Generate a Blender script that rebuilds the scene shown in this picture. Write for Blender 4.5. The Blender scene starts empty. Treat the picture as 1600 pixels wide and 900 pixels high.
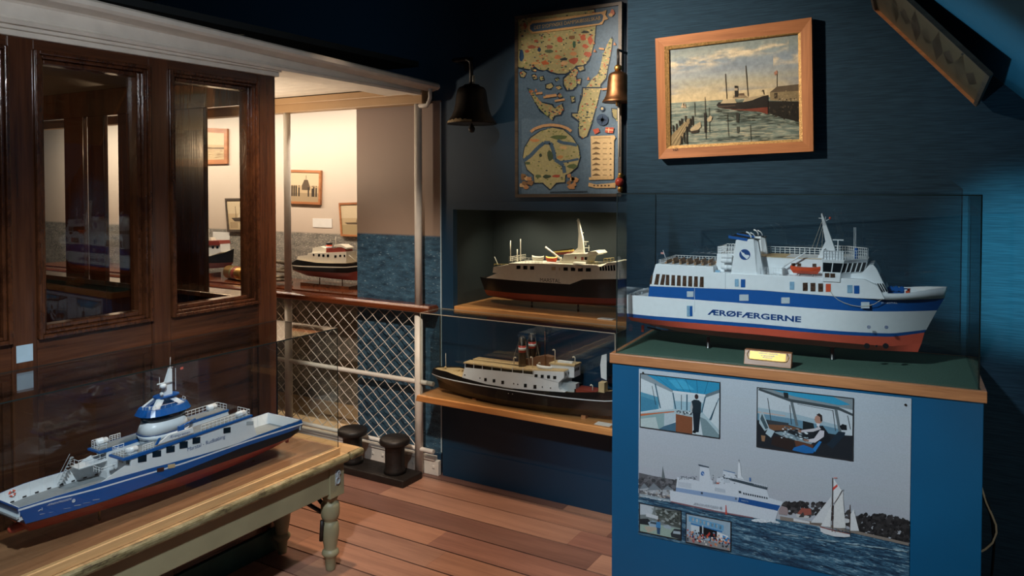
import bpy, math, random
import numpy as np
from mathutils import Vector, Matrix
random.seed(7)
sc = bpy.context.scene
COL = sc.collection
R = math.radians
# ------------------------------------------------------------------ camera model
F, YH, PIT, YAW, EYE = 1210.0, 290.0, R(1.5), R(30.93), 1.65
PCY = YH + F*math.tan(PIT)
def ray(px, py):
    r, u = (px-800)/F, -(py-PCY)/F
    f2 = math.cos(PIT)+u*math.sin(PIT); u2 = u*math.cos(PIT)-math.sin(PIT)
    c, s = math.cos(YAW), math.sin(YAW)
    return np.array([r*c-f2*s, r*s+f2*c, u2])
O = np.array([0, 0, EYE])
def on(ax, v, px, py):
    d = ray(px, py); return O+d*((v-O[ax])/d[ax])
class Frame:
    """local axes of a thing: lx along its length, ly across it (away from the viewer), z up"""
    def __init__(s, loc, deg=0):
        s.loc = np.array(loc, float); s.a = R(deg)
        s.ex = np.array([math.cos(s.a), math.sin(s.a), 0]); s.ey = np.array([-math.sin(s.a), math.cos(s.a), 0])
    def L(s, px, py, ly):                       # pixel -> (lx, lz) on the lengthwise plane ly
        d = ray(px, py); t = (ly-(O-s.loc)@s.ey)/(d@s.ey); p = O+t*d-s.loc
        return float(p@s.ex), float(p[2])
    def T(s, px, py, z):                        # pixel -> (lx, ly) on the level z
        d = ray(px, py); t = (z-(O-s.loc)[2])/d[2]; p = O+t*d-s.loc
        return float(p@s.ex), float(p@s.ey)
    def C(s, px, py, lx):                       # pixel -> (ly, lz) on the cross plane lx
        d = ray(px, py); t = (lx-(O-s.loc)@s.ex)/(d@s.ex); p = O+t*d-s.loc
        return float(p@s.ey), float(p[2])
WF = Frame((0, 0, 0), 0)
# ------------------------------------------------------------------ materials
def lin(c):
    if isinstance(c, str):
        c = c.lstrip('#'); c = [int(c[i:i+2], 16)/255 for i in (0, 2, 4)]
    return tuple(x/12.92 if x <= .04045 else ((x+.055)/1.055)**2.4 for x in c)
def new_mat(name):
    m = bpy.data.materials.new(name); m.use_nodes = True
    nt = m.node_tree; return m, nt, nt.nodes['Principled BSDF']
def node(nt, t, **k):
    n = nt.nodes.new(t)
    for a, b in k.items():
        if a in n.inputs: n.inputs[a].default_value = b
        else: setattr(n, a, b)
    return n
def plain(name, c, rough=.5, metal=0., var=.12, scale=30., bump=0., bscale=200., coat=0., stretch=(1, 1, 1), spec=.5):
    m, nt, p = new_mat(name)
    c = lin(c); lo = [x*(1-var) for x in c]; hi = [min(1, x*(1+var)) for x in c]
    tc = node(nt, 'ShaderNodeTexCoord'); mp = node(nt, 'ShaderNodeMapping'); mp.inputs['Scale'].default_value = stretch
    nt.links.new(tc.outputs['Object'], mp.inputs['Vector'])
    n = node(nt, 'ShaderNodeTexNoise', Scale=scale, Detail=4.); nt.links.new(mp.outputs[0], n.inputs['Vector'])
    r = node(nt, 'ShaderNodeValToRGB'); e = r.color_ramp.elements
    e[0].position = .3; e[1].position = .7; e[0].color = (*lo, 1); e[1].color = (*hi, 1)
    nt.links.new(n.outputs['Fac'], r.inputs['Fac']); nt.links.new(r.outputs[0], p.inputs['Base Color'])
    p.inputs['Roughness'].default_value = rough; p.inputs['Metallic'].default_value = metal
    p.inputs['Coat Weight'].default_value = coat; p.inputs['Specular IOR Level'].default_value = spec
    if bump:
        n2 = node(nt, 'ShaderNodeTexNoise', Scale=bscale, Detail=3.); nt.links.new(mp.outputs[0], n2.inputs['Vector'])
        b = node(nt, 'ShaderNodeBump', Strength=bump, Distance=.004); nt.links.new(n2.outputs['Fac'], b.inputs['Height'])
        nt.links.new(b.outputs[0], p.inputs['Normal'])
    return m
def wood(name, c1, c2, axis='X', scale=22., rough=.45, coat=0., bump=.15, tint=False, long=.06):
    m, nt, p = new_mat(name)
    tc = node(nt, 'ShaderNodeTexCoord'); mp = node(nt, 'ShaderNodeMapping')
    s = [1, 1, 1]; s['XYZ'.index(axis)] = long; mp.inputs['Scale'].default_value = s
    nt.links.new(tc.outputs['Object'], mp.inputs['Vector'])
    n = node(nt, 'ShaderNodeTexNoise', Scale=scale, Detail=6., Roughness=.65, Distortion=.6); nt.links.new(mp.outputs[0], n.inputs['Vector'])
    n2 = node(nt, 'ShaderNodeTexNoise', Scale=scale*7, Detail=3.); nt.links.new(mp.outputs[0], n2.inputs['Vector'])
    mx = node(nt, 'ShaderNodeMath', operation='MULTIPLY_ADD'); mx.inputs[1].default_value = .35; nt.links.new(n2.outputs['Fac'], mx.inputs[0]); nt.links.new(n.outputs['Fac'], mx.inputs[2])
    r = node(nt, 'ShaderNodeValToRGB'); e = r.color_ramp.elements
    e[0].position = .45; e[1].position = .85; e[0].color = (*lin(c1), 1); e[1].color = (*lin(c2), 1)
    nt.links.new(mx.outputs[0], r.inputs['Fac']); out = r.outputs[0]
    if tint:
        at = node(nt, 'ShaderNodeAttribute', attribute_name='Col'); mm = node(nt, 'ShaderNodeMix', data_type='RGBA', blend_type='MULTIPLY')
        mm.inputs[0].default_value = 1.; nt.links.new(out, mm.inputs[6]); nt.links.new(at.outputs['Color'], mm.inputs[7]); out = mm.outputs[2]
    nt.links.new(out, p.inputs['Base Color'])
    p.inputs['Roughness'].default_value = rough; p.inputs['Coat Weight'].default_value = coat; p.inputs['Coat Roughness'].default_value = .12
    b = node(nt, 'ShaderNodeBump', Strength=bump, Distance=.002); nt.links.new(mx.outputs[0], b.inputs['Height']); nt.links.new(b.outputs[0], p.inputs['Normal']); nt.links.new(b.outputs[0], p.inputs['Coat Normal'])
    return m
def printed(name, rough=.6, grain=.12, gscale=120., spec=.3):
    """flat artwork: colour comes from the shapes of the print itself"""
    m, nt, p = new_mat(name)
    at = node(nt, 'ShaderNodeAttribute', attribute_name='Col'); tc = node(nt, 'ShaderNodeTexCoord')
    n = node(nt, 'ShaderNodeTexNoise', Scale=gscale, Detail=4.); nt.links.new(tc.outputs['Object'], n.inputs['Vector'])
    mr = node(nt, 'ShaderNodeMapRange'); mr.inputs[1].default_value = .3; mr.inputs[2].default_value = .7; mr.inputs[3].default_value = 1-grain; mr.inputs[4].default_value = 1+grain
    nt.links.new(n.outputs['Fac'], mr.inputs[0])
    mm = node(nt, 'ShaderNodeVectorMath', operation='SCALE'); nt.links.new(at.outputs['Color'], mm.inputs[0]); nt.links.new(mr.outputs[0], mm.inputs['Scale'])
    nt.links.new(mm.outputs[0], p.inputs['Base Color']); p.inputs['Roughness'].default_value = rough; p.inputs['Specular IOR Level'].default_value = spec
    return m
def glass(name, tint=(.965, .985, .985), ior=1.5, rough=0.):
    m, nt, p = new_mat(name); nt.nodes.remove(p); out = nt.nodes['Material Output']
    f0 = ((ior-1)/(ior+1))**2
    lw = node(nt, 'ShaderNodeLayerWeight', Blend=.5); pw = node(nt, 'ShaderNodeMath', operation='POWER'); pw.inputs[1].default_value = 5.; nt.links.new(lw.outputs['Facing'], pw.inputs[0])
    mu = node(nt, 'ShaderNodeMath', operation='MULTIPLY_ADD'); mu.inputs[1].default_value = 1-f0; mu.inputs[2].default_value = f0; nt.links.new(pw.outputs[0], mu.inputs[0])
    t = node(nt, 'ShaderNodeBsdfTransparent', Color=(*tint, 1)); gl = node(nt, 'ShaderNodeBsdfGlossy', Roughness=rough)
    mx = node(nt, 'ShaderNodeMixShader'); nt.links.new(mu.outputs[0], mx.inputs[0]); nt.links.new(t.outputs[0], mx.inputs[1]); nt.links.new(gl.outputs[0], mx.inputs[2])
    nt.links.new(mx.outputs[0], out.inputs[0]); return m
def emit(name, c, st):
    m, nt, p = new_mat(name); p.inputs['Base Color'].default_value = (.8, .8, .8, 1)
    p.inputs['Emission Color'].default_value = (*c, 1); p.inputs['Emission Strength'].default_value = st; return m
# ------------------------------------------------------------------ mesh building
class MB:
    def __init__(s): s.v = []; s.f = []; s.m = []; s.s = []; s.c = []
    def add(s, vs, fs, m=0, smooth=False, col=None):
        o = len(s.v); s.v += [tuple(map(float, p)) for p in vs]
        for f in fs: s.f.append([i+o for i in f]); s.m.append(m); s.s.append(smooth); s.c.append(col)
        return s
    def box(s, x0, x1, y0, y1, z0, z1, m=0, col=None):
        x0, x1 = sorted((x0, x1)); y0, y1 = sorted((y0, y1)); z0, z1 = sorted((z0, z1))
        v = [(x, y, z) for z in (z0, z1) for y in (y0, y1) for x in (x0, x1)]
        return s.add(v, [(0, 2, 3, 1), (4, 5, 7, 6), (0, 1, 5, 4), (2, 6, 7, 3), (0, 4, 6, 2), (1, 3, 7, 5)], m, False, col)
    def prism(s, prof, y0, y1, m=0, smooth=False, prof2=None):     # profile in (x, z), extruded along y
        n = len(prof); q = prof2 or prof
        a = sum(prof[i][0]*prof[(i+1) % n][1]-prof[(i+1) % n][0]*prof[i][1] for i in range(n))
        v = [(x, y0, z) for x, z in prof]+[(x, y1, z) for x, z in q]
        fs = [[i, i+n, (i+1) % n+n, (i+1) % n] for i in range(n)]; f0 = list(range(n)); f1 = list(range(2*n-1, n-1, -1))
        if a < 0: fs = [f[::-1] for f in fs]; f0 = f0[::-1]; f1 = f1[::-1]
        s.add(v, fs, m, smooth); o = len(s.v)-2*n
        for f in (f0, f1): s.f.append([i+o for i in f]); s.m.append(m); s.s.append(False); s.c.append(None)
        return s
    def prismz(s, prof, z0, z1, m=0, smooth=False, prof2=None, mtop=None):   # outline in (x, y), extruded along z
        n = len(prof); q = prof2 or prof
        a = sum(prof[i][0]*prof[(i+1) % n][1]-prof[(i+1) % n][0]*prof[i][1] for i in range(n))
        v = [(x, y, z0) for x, y in prof]+[(x, y, z1) for x, y in q]
        fs = [[i, (i+1) % n, (i+1) % n+n, i+n] for i in range(n)]; f0 = list(range(n-1, -1, -1)); f1 = list(range(n, 2*n))
        if a < 0: fs = [f[::-1] for f in fs]; f0 = f0[::-1]; f1 = f1[::-1]
        s.add(v, fs, m, smooth); o = len(s.v)-2*n
        for f, mm in ((f0, m), (f1, m if mtop is None else mtop)): s.f.append([i+o for i in f]); s.m.append(mm); s.s.append(False); s.c.append(None)
        return s
    def prismx(s, prof, x0, x1, m=0, smooth=False):                # profile in (y, z), extruded along x
        t = MB(); t.prism(prof, 0, 1); n = len(prof)
        a = sum(prof[i][0]*prof[(i+1) % n][1]-prof[(i+1) % n][0]*prof[i][1] for i in range(n))
        v = [(x0, y, z) for y, z in prof]+[(x1, y, z) for y, z in prof]
        fs = [[i, (i+1) % n, (i+1) % n+n, i+n] for i in range(n)]; f0 = list(range(n-1, -1, -1)); f1 = list(range(n, 2*n))
        if a < 0: fs = [f[::-1] for f in fs]; f0 = f0[::-1]; f1 = f1[::-1]
        s.add(v, fs, m, smooth); o = len(s.v)-2*n
        for f in (f0, f1): s.f.append([i+o for i in f]); s.m.append(m); s.s.append(False); s.c.append(None)
        return s
    def tube(s, pts, r, n=6, m=0, closed=False, cap=True):
        P = [np.array(p, float) for p in pts]; k = len(P); rr = r if hasattr(r, '__len__') else [r]*k
        rings = []; up = None
        for i in range(k):
            if closed: d = P[(i+1) % k]-P[i-1]
            else: d = P[min(i+1, k-1)]-P[max(i-1, 0)]
            d = d/(np.linalg.norm(d)+1e-12)
            if up is None:
                up = np.array([0, 0, 1.]) if abs(d[2]) < .9 else np.array([1., 0, 0])
            a = np.cross(d, up); a /= np.linalg.norm(a)+1e-12; b = np.cross(a, d); up = b
            rings.append([P[i]+rr[i]*(math.cos(2*math.pi*j/n)*a+math.sin(2*math.pi*j/n)*b) for j in range(n)])
        v = [p for q in rings for p in q]; fs = []
        for i in range(k if closed else k-1):
            for j in range(n):
                a0, a1 = i*n+j, i*n+(j+1) % n; b0, b1 = ((i+1) % k)*n+j, ((i+1) % k)*n+(j+1) % n
                fs.append((a0, a1, b1, b0))
        s.add(v, fs, m, n > 5)
        if cap and not closed:
            o = len(s.v)-k*n
            for f in (list(range(n-1, -1, -1)), list(range((k-1)*n, k*n))): s.f.append([i+o for i in f]); s.m.append(m); s.s.append(False); s.c.append(None)
        return s
    def lathe(s, prof, c=(0, 0, 0), n=28, m=0, axis='z', smooth=True, sq=1.0):
        v = []; k = len(prof)
        for r, z in prof:
            for j in range(n):
                a = 2*math.pi*j/n; x, y = r*math.cos(a), r*math.sin(a)*sq
                v.append((c[0]+x, c[1]+y, c[2]+z) if axis == 'z' else (c[0]+z, c[1]+x, c[2]+y) if axis == 'x' else (c[0]+y, c[1]+z, c[2]+x))
        fs = [(i*n+j, i*n+(j+1) % n, (i+1)*n+(j+1) % n, (i+1)*n+j) for i in range(k-1) for j in range(n)]
        s.add(v, fs, m, smooth); o = len(s.v)-k*n
        for f in (list(range(n-1, -1, -1)), list(range((k-1)*n, k*n))): s.f.append([i+o for i in f]); s.m.append(m); s.s.append(False); s.c.append(None)
        return s
    def build(s, name, mats, parent=None, loc=(0, 0, 0), rot=(0, 0, 0), bevel=0., seg=2):
        me = bpy.data.meshes.new(name); me.from_pydata(s.v, [], s.f)
        for m in (mats if isinstance(mats, (list, tuple)) else [mats]): me.materials.append(m)
        me.polygons.foreach_set('material_index', s.m); me.polygons.foreach_set('use_smooth', s.s)
        if any(c is not None for c in s.c):
            at = me.color_attributes.new('Col', 'FLOAT_COLOR', 'CORNER'); i = 0
            for p, c in zip(me.polygons, s.c):
                cc = (*c, 1) if c is not None else (1, 1, 1, 1)
                for k in range(p.loop_total): at.data[p.loop_start+k].color = cc
        me.update(); o = bpy.data.objects.new(name, me); COL.objects.link(o)
        o.location = loc; o.rotation_euler = rot
        if parent: o.parent = parent
        if bevel:
            b = o.modifiers.new('edge', 'BEVEL'); b.width = bevel; b.segments = seg; b.limit_method = 'ANGLE'; b.angle_limit = R(40)
        return o
def tag(o, label, cat, group=None, kind=None):
    o['label'] = label; o['category'] = cat
    if group: o['group'] = group
    if kind: o['kind'] = kind
    return o
def struct(o, label=None):
    o['kind'] = 'structure'
    if label: o['label'] = label
    return o
def thing(name, label, cat, loc=(0, 0, 0), deg=0, group=None):
    o = bpy.data.objects.new(name, None); COL.objects.link(o); o.location = loc; o.rotation_euler = (0, 0, R(deg)); o.empty_display_size = .05
    return tag(o, label, cat, group)
def text(name, s, p0, p1, ly, mat, parent, h=None, shear=0., bold=0., spacing=1., conform=None):
    """lettering on a lengthwise plane: baseline from p0=(lx,z) to p1, facing -ly"""
    cu = bpy.data.curves.new('letters', 'FONT'); cu.body = s; cu.size = 1; cu.offset = bold; cu.space_character = spacing; cu.resolution_u = 4; cu.shear = shear
    to = bpy.data.objects.new('letters', cu); COL.objects.link(to)
    dg = bpy.context.evaluated_depsgraph_get(); dg.update()
    me = bpy.data.meshes.new_from_object(to.evaluated_get(dg)); bpy.data.objects.remove(to); bpy.data.curves.remove(cu)
    xs = [v.co.x for v in me.vertices]; ys = [v.co.y for v in me.vertices]; x0, x1 = min(xs), max(xs); y1 = max(ys)
    W = math.hypot(p1[0]-p0[0], p1[1]-p0[1]); k = W/(x1-x0); kz = h/max(y1, .5) if h else k
    dx, dz = (p1[0]-p0[0])/W, (p1[1]-p0[1])/W
    for v in me.vertices:
        a, b = (v.co.x-x0)*k, v.co.y*kz; X_, Z_ = p0[0]+a*dx-b*dz, p0[1]+a*dz+b*dx; v.co = (X_, ly if conform is None else conform(X_, Z_), Z_)
    me.polygons.foreach_set('use_smooth', [False]*len(me.polygons)); me.update(); me.name = name; me.materials.append(mat); o = bpy.data.objects.new(name, me); COL.objects.link(o); o.parent = parent
    return o
def railing(mb, path, h, nb=2, step=.02, r=.0009, m=0):
    """posts and bars along a path of (x, y, z) deck-edge points"""
    for k in range(1, nb+1):
        mb.tube([(x, y, z+h*k/nb) for x, y, z in path], r*(1.15 if k == nb else .8), 4, m)
    for a, b in zip(path, path[1:]):
        a, b = np.array(a), np.array(b); n = max(1, int(np.linalg.norm(b-a)/step))
        for i in range(n+1):
            p = a+(b-a)*i/n; mb.tube([p, p+np.array([0, 0, h])], r, 4, m)
    return mb
def hull(fr, rows, b, mats_idx, N=44, bow_first=False, pb=2.2):
    """lofted hull. rows top -> keel: (pixel points bow-last, breadth factor, bow taper m, stern taper m, stern fullness, bow fullness)"""
    out = []
    for pts, k, Lb, Ls, k0, kb in rows:
        ly = [-b*k]*len(pts)
        for it in range(3):
            q = [fr.L(p[0], p[1], l) for p, l in zip(pts, ly)]
            xs = [a for a, _ in q]; xa, xb = min(xs), max(xs)
            def half(x):
                h = b*k; db, ds = (x-xa, xb-x) if bow_first else (xb-x, x-xa)
                if Lb and db < Lb: h *= kb+(1-kb)*(1-((Lb-db)/Lb)**pb)
                if Ls and ds < Ls: h *= k0+(1-k0)*(1-((Ls-ds)/Ls)**2)
                return max(h, 1e-4)
            ly = [-half(x) for x in xs]
        X = np.linspace(xa, xb, N); Z = np.interp(X, [a for a, _ in sorted(q)], [c for _, c in sorted(q)])
        out.append([(x, half(x), z) for x, z in zip(X, Z)])
    mb = MB(); n = len(out)
    for sd in (-1, 1):
        v = [(x, sd*h, z) for row in out for x, h, z in row]
        for j in range(n-1):
            fs = []
            for i in range(N-1):
                f = (j*N+i, (j+1)*N+i, (j+1)*N+i+1, j*N+i+1); fs.append(f if sd < 0 else f[::-1])
            mb.add(v, fs, mats_idx[j], True)
    for j in range(n-1):                                    # end faces
        for e in (0, N-1):
            a, c = out[j][e], out[j+1][e]
            f = (0, 1, 2, 3) if e == 0 else (3, 2, 1, 0)
            mb.add([(a[0], a[1], a[2]), (a[0], -a[1], a[2]), (c[0], -c[1], c[2]), (c[0], c[1], c[2])], [f[::-1]], mats_idx[j])
    kk = out[-1]
    mb.add([(x, -h, z) for x, h, z in kk]+[(x, h, z) for x, h, z in kk], [(i, i+N, i+N+1, i+1) for i in range(N-1)], mats_idx[-1])
    return mb, out
def half_at(rows, x, z):
    """half-breadth of a lofted hull at (x, z)"""
    q = sorted((float(np.interp(x, [a for a, _, _ in r], [c for _, _, c in r])), float(np.interp(x, [a for a, _, _ in r], [b for _, b, _ in r]))) for r in rows)
    return float(np.interp(z, [a for a, _ in q], [b for _, b in q]))
def deckmesh(row, dz, inset=.002, x0=-9, x1=9, rows=None):
    mb = MB(); r = [(x, half_at(rows, x, z+dz) if rows else h, z) for x, h, z in row if x0 <= x <= x1]; n = len(r)
    mb.add([(x, -max(h-inset, 1e-4), z+dz) for x, h, z in r]+[(x, max(h-inset, 1e-4), z+dz) for x, h, z in r], [(i, i+1, i+n+1, i+n) for i in range(n-1)])
    return mb
class Art:
    """a print built of flat shapes on the plane of the paper; points given in photo pixels of that plane"""
    def __init__(s, fn, nrm, step=4e-5): s.mb = MB(); s.fn = fn; s.n = np.array(nrm, float); s.k = 0; s.step = step
    def poly(s, pts, c, up=1):
        s.k += up; o = s.n*s.k*s.step
        s.mb.add([s.fn(*p)+o for p in pts], [list(range(len(pts)))], 0, False, lin(c)); return s
    def line(s, pts, w, c, up=1):
        s.k += up
        for a, b in zip(pts, pts[1:]):
            d = math.hypot(b[0]-a[0], b[1]-a[1])+1e-9; nx, ny = -(b[1]-a[1])/d*w/2, (b[0]-a[0])/d*w/2
            s.poly([(a[0]+nx, a[1]+ny), (b[0]+nx, b[1]+ny), (b[0]-nx, b[1]-ny), (a[0]-nx, a[1]-ny)], c, 0)
        return s
    def oval(s, x, y, rx, ry, c, up=1, n=12, jit=0.):
        return s.poly([(x+rx*(1+random.uniform(-jit, jit))*math.cos(2*math.pi*i/n), y+ry*(1+random.uniform(-jit, jit))*math.sin(2*math.pi*i/n)) for i in range(n)], c, up)
    def rect(s, x0, y0, x1, y1, c, up=1): return s.poly([(x0, y0), (x1, y0), (x1, y1), (x0, y1)], c, up)
    def strokes(s, n, inside, cols, lx, ly, slope=0.):
        """loose dabs of paint or ripples scattered in a region inside=(fn giving a random point)"""
        s.k += 1
        for i in range(n):
            x, y = inside(); a = random.uniform(.4, 1)*lx; b = random.uniform(.5, 1)*ly; c = random.choice(cols)
            k0 = s.k; s.k += (i % 12)*.5
            s.poly([(x-a, y-a*slope), (x-a*.3, y-a*.3*slope-b), (x+a*.5, y+a*.5*slope-b*.8), (x+a, y+a*slope), (x+a*.3, y+a*.3*slope+b), (x-a*.5, y-a*.5*slope+b*.7)], c, 0); s.k = k0
        s.k += 6
        return s
    def mosaic(s, fn, nx, ny, col, up=1):
        """a patch of print whose tone varies from dab to dab: fn(u, v) -> zoom point, col(u, v) -> linear colour, u and v in 0..1"""
        s.k += up; o = s.n*s.k*s.step
        G = [[s.fn(*fn(i/nx, j/ny))+o for i in range(nx+1)] for j in range(ny+1)]
        for j in range(ny):
            for i in range(nx):
                s.mb.add([G[j][i], G[j][i+1], G[j+1][i+1], G[j+1][i]], [(0, 1, 2, 3)], 0, False, col((i+.5)/nx, (j+.5)/ny))
        return s
    def build(s, name, mat, parent=None, inv=None):
        if inv is not None: s.mb.v = [tuple(inv @ Vector(p)) for p in s.mb.v]
        return s.mb.build(name, mat, parent)
def quadfn(q, w, h):
    """pixel-of-a-zoom (u, v in 0..w, 0..h) -> bilinear inside the quad q of photo pixels (tl, tr, br, bl)"""
    def f(u, v):
        a, b = u/w, v/h
        return tuple((1-a)*(1-b)*q[0][i]+a*(1-b)*q[1][i]+a*b*q[2][i]+(1-a)*b*q[3][i] for i in (0, 1))
    return f

_ng = np.random.RandomState(4).rand(64, 64)
def vnoise(x, y):
    xi, yi = math.floor(x), math.floor(y); fx, fy = x-xi, y-yi; fx = fx*fx*(3-2*fx); fy = fy*fy*(3-2*fy)
    g = lambda a, b: _ng[a % 64, b % 64]
    return (g(xi, yi)*(1-fx)+g(xi+1, yi)*fx)*(1-fy)+(g(xi, yi+1)*(1-fx)+g(xi+1, yi+1)*fx)*fy
def fbm(x, y, n=4): return sum(vnoise(x*2**k+7*k, y*2**k+13*k)*.5**k for k in range(n))/(2-.5**(n-1))
def mixl(a, b, t): t = min(max(t, 0), 1); return tuple(p*(1-t)+q*t for p, q in zip(a, b))
# ================================================================== palette
M = {}
M['white'] = plain('white_paint', '#dfe3e6', .35, var=.03, scale=60)
M['cream'] = plain('cream_paint', '#d9d3c2', .4, var=.04, scale=60)
M['warmwhite'] = plain('old_white_paint', '#dcd6cc', .45, var=.07, scale=14, bump=.1, bscale=60)
M['blue'] = plain('ship_blue', '#15539a', .3, var=.03, scale=40)
M['deepblue'] = plain('deep_blue', '#0e3f7d', .35, var=.04, scale=40)
M['red'] = plain('antifouling_red', '#d85a42', .4, var=.04, scale=40)
M['darkred'] = plain('oxide_red', '#7d3328', .4, var=.06, scale=40)
M['black'] = plain('black_paint', '#101112', .35, var=.1, scale=40)
M['darkglass'] = plain('dark_window', '#12171b', .12, var=.2, scale=50)
M['brownglass'] = plain('saloon_window', '#4a3527', .25, var=.7, scale=160)
M['greydeck'] = plain('grey_deck', '#7c8285', .6, var=.08, scale=60)
M['palegrey'] = plain('pale_grey_deck', '#aab2b6', .6, var=.05, scale=60)
M['tan'] = plain('tan_deck', '#bfa67c', .6, var=.1, scale=60)
M['orange'] = plain('lifeboat_orange', '#d2502a', .4, var=.05, scale=60)
M['hatchgrey'] = plain('hatch_grey', '#b3bdc4', .5, var=.05, scale=90)
M['yellow'] = plain('ship_yellow', '#cdb25a', .45, var=.06, scale=50)
M['brownwood'] = wood('bench_slats', '#6b4c30', '#a17a50', 'X', 40)
M['steel'] = plain('steel', '#9a9c9c', .3, 1., var=.06)
M['brass'] = plain('brass', '#a8834a', .42, 1., var=.08, scale=60)
M['oldbrass'] = plain('worn_brass', '#7a573c', .45, 1., var=.3, scale=25, bump=.1, bscale=90)
M['iron'] = plain('black_iron', '#211c19', .5, .3, var=.35, scale=18, bump=.5, bscale=45, spec=.6)
M['bellblack'] = plain('blackened_bronze', '#2a231c', .45, .5, var=.4, scale=16, bump=.2, bscale=40)
M['wall'] = plain('blue_painted_wall', '#06304a', .55, var=.05, scale=4, bump=.08, bscale=80)
M['plinth'] = plain('plinth_blue', '#045079', .45, var=.05, scale=5, bump=.05, bscale=140)
M['dark'] = plain('dark_ceiling', '#10181c', .9, var=.1, scale=3)
M['nichewall'] = plain('niche_backing', '#222b2c', .7, var=.06, scale=10)
M['felt'] = plain('green_felt', '#4a6457', .95, var=.12, scale=160, bump=.3, bscale=500, spec=.1)
M['oak'] = wood('oak_edging', '#8a5636', '#bf8456', 'X', 26, .4)
M['shelfwood'] = wood('varnished_shelf', '#a3683a', '#d29a5e', 'X', 14, .3, .4)
M['boardwood'] = wood('table_board', '#6e4c33', '#9a7150', 'Y', 16, .33, .25, long=.09)
M['strip'] = wood('pine_strip', '#b98a58', '#dcb27e', 'Y', 18, .4)
M['plank'] = wood('old_plank', '#7d6444', '#b39468', 'X', 18, .6)
M['deck'] = wood('deck_boards', '#876150', '#ad8068', 'X', 15, .38, .0, .12, tint=True)
M['mahogany'] = wood('varnished_mahogany', '#2c180f', '#583420', 'Z', 14, .22, .5, .3)
M['mahoganyH'] = wood('varnished_mahogany_rail', '#2c180f', '#583420', 'Y', 14, .22, .5, .3)
M['moulding'] = wood('varnished_moulding', '#2a150c', '#54301b', 'Z', 14, .2, .7, .5, long=.5)
M['handrail'] = wood('handrail_varnish', '#48210f', '#733b21', 'X', 16, .2, .6, .1)
M['frame'] = wood('picture_frame_oak', '#8f5a38', '#bd8053', 'X', 20, .4)
M['frameV'] = wood('picture_frame_oak_upright', '#8f5a38', '#bd8053', 'Z', 20, .4)
M['darkframe'] = wood('dark_frame', '#38302a', '#5d5042', 'X', 20, .45)
M['giltframe'] = plain('gilt_bead', '#a8854f', .4, .4, var=.35, scale=140, bump=.6, bscale=300)
M['greenbase'] = plain('green_plinth_paint', '#1c4a44', .5, var=.25, scale=9)
M['redbottom'] = plain('bright_oxide_red', '#a8412f', .4, var=.06, scale=40)
M['paper'] = plain('paper', '#d8d6d0', .7, var=.03)
M['paleblue'] = plain('pale_blue_card', '#9bb1bd', .6, var=.05)
M['ink'] = plain('ink', '#1b1c20', .6)
M['rope'] = plain('cord', '#b6b0a0', .7, var=.1, scale=300)
M['cable'] = plain('cable_white', '#cfc6ab', .45, var=.05)
M['glass'] = glass('display_glass')
M['windowglass'] = glass('window_glass', (.95, .96, .95))
M['glassedge'] = plain('glass_edge', '#1b2423', .6, var=.05, spec=.15)
M['paleedge'] = plain('acrylic_edge', '#a79f8d', .3, var=.05)
M['print'] = printed('printed_sheet', .45, .05, 200.)
M['oil'] = printed('oil_paint', .38, .14, 60.)
M['mapprint'] = printed('map_sheet', .5, .12, 90.)
# ribbed wallpaper
def wallpaper():
    m, nt, p = new_mat('ribbed_blue_wallpaper')
    tc = node(nt, 'ShaderNodeTexCoord'); mp = node(nt, 'ShaderNodeMapping'); mp.inputs['Scale'].default_value = (.03, .03, 1)
    nt.links.new(tc.outputs['Object'], mp.inputs[0])
    n = node(nt, 'ShaderNodeTexNoise', Scale=420., Detail=1.); nt.links.new(mp.outputs[0], n.inputs['Vector'])
    r = node(nt, 'ShaderNodeValToRGB'); e = r.color_ramp.elements; e[0].position = .35; e[1].position = .65
    e[0].color = (*lin('#203546'), 1); e[1].color = (*lin('#294356'), 1)
    nt.links.new(n.outputs['Fac'], r.inputs[0]); nt.links.new(r.outputs[0], p.inputs['Base Color']); p.inputs['Roughness'].default_value = .8; p.inputs['Specular IOR Level'].default_value = .12
    b = node(nt, 'ShaderNodeBump', Strength=.25, Distance=.002); nt.links.new(n.outputs['Fac'], b.inputs['Height']); nt.links.new(b.outputs[0], p.inputs['Normal'])
    return m
M['wallpaper'] = wallpaper()
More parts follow.
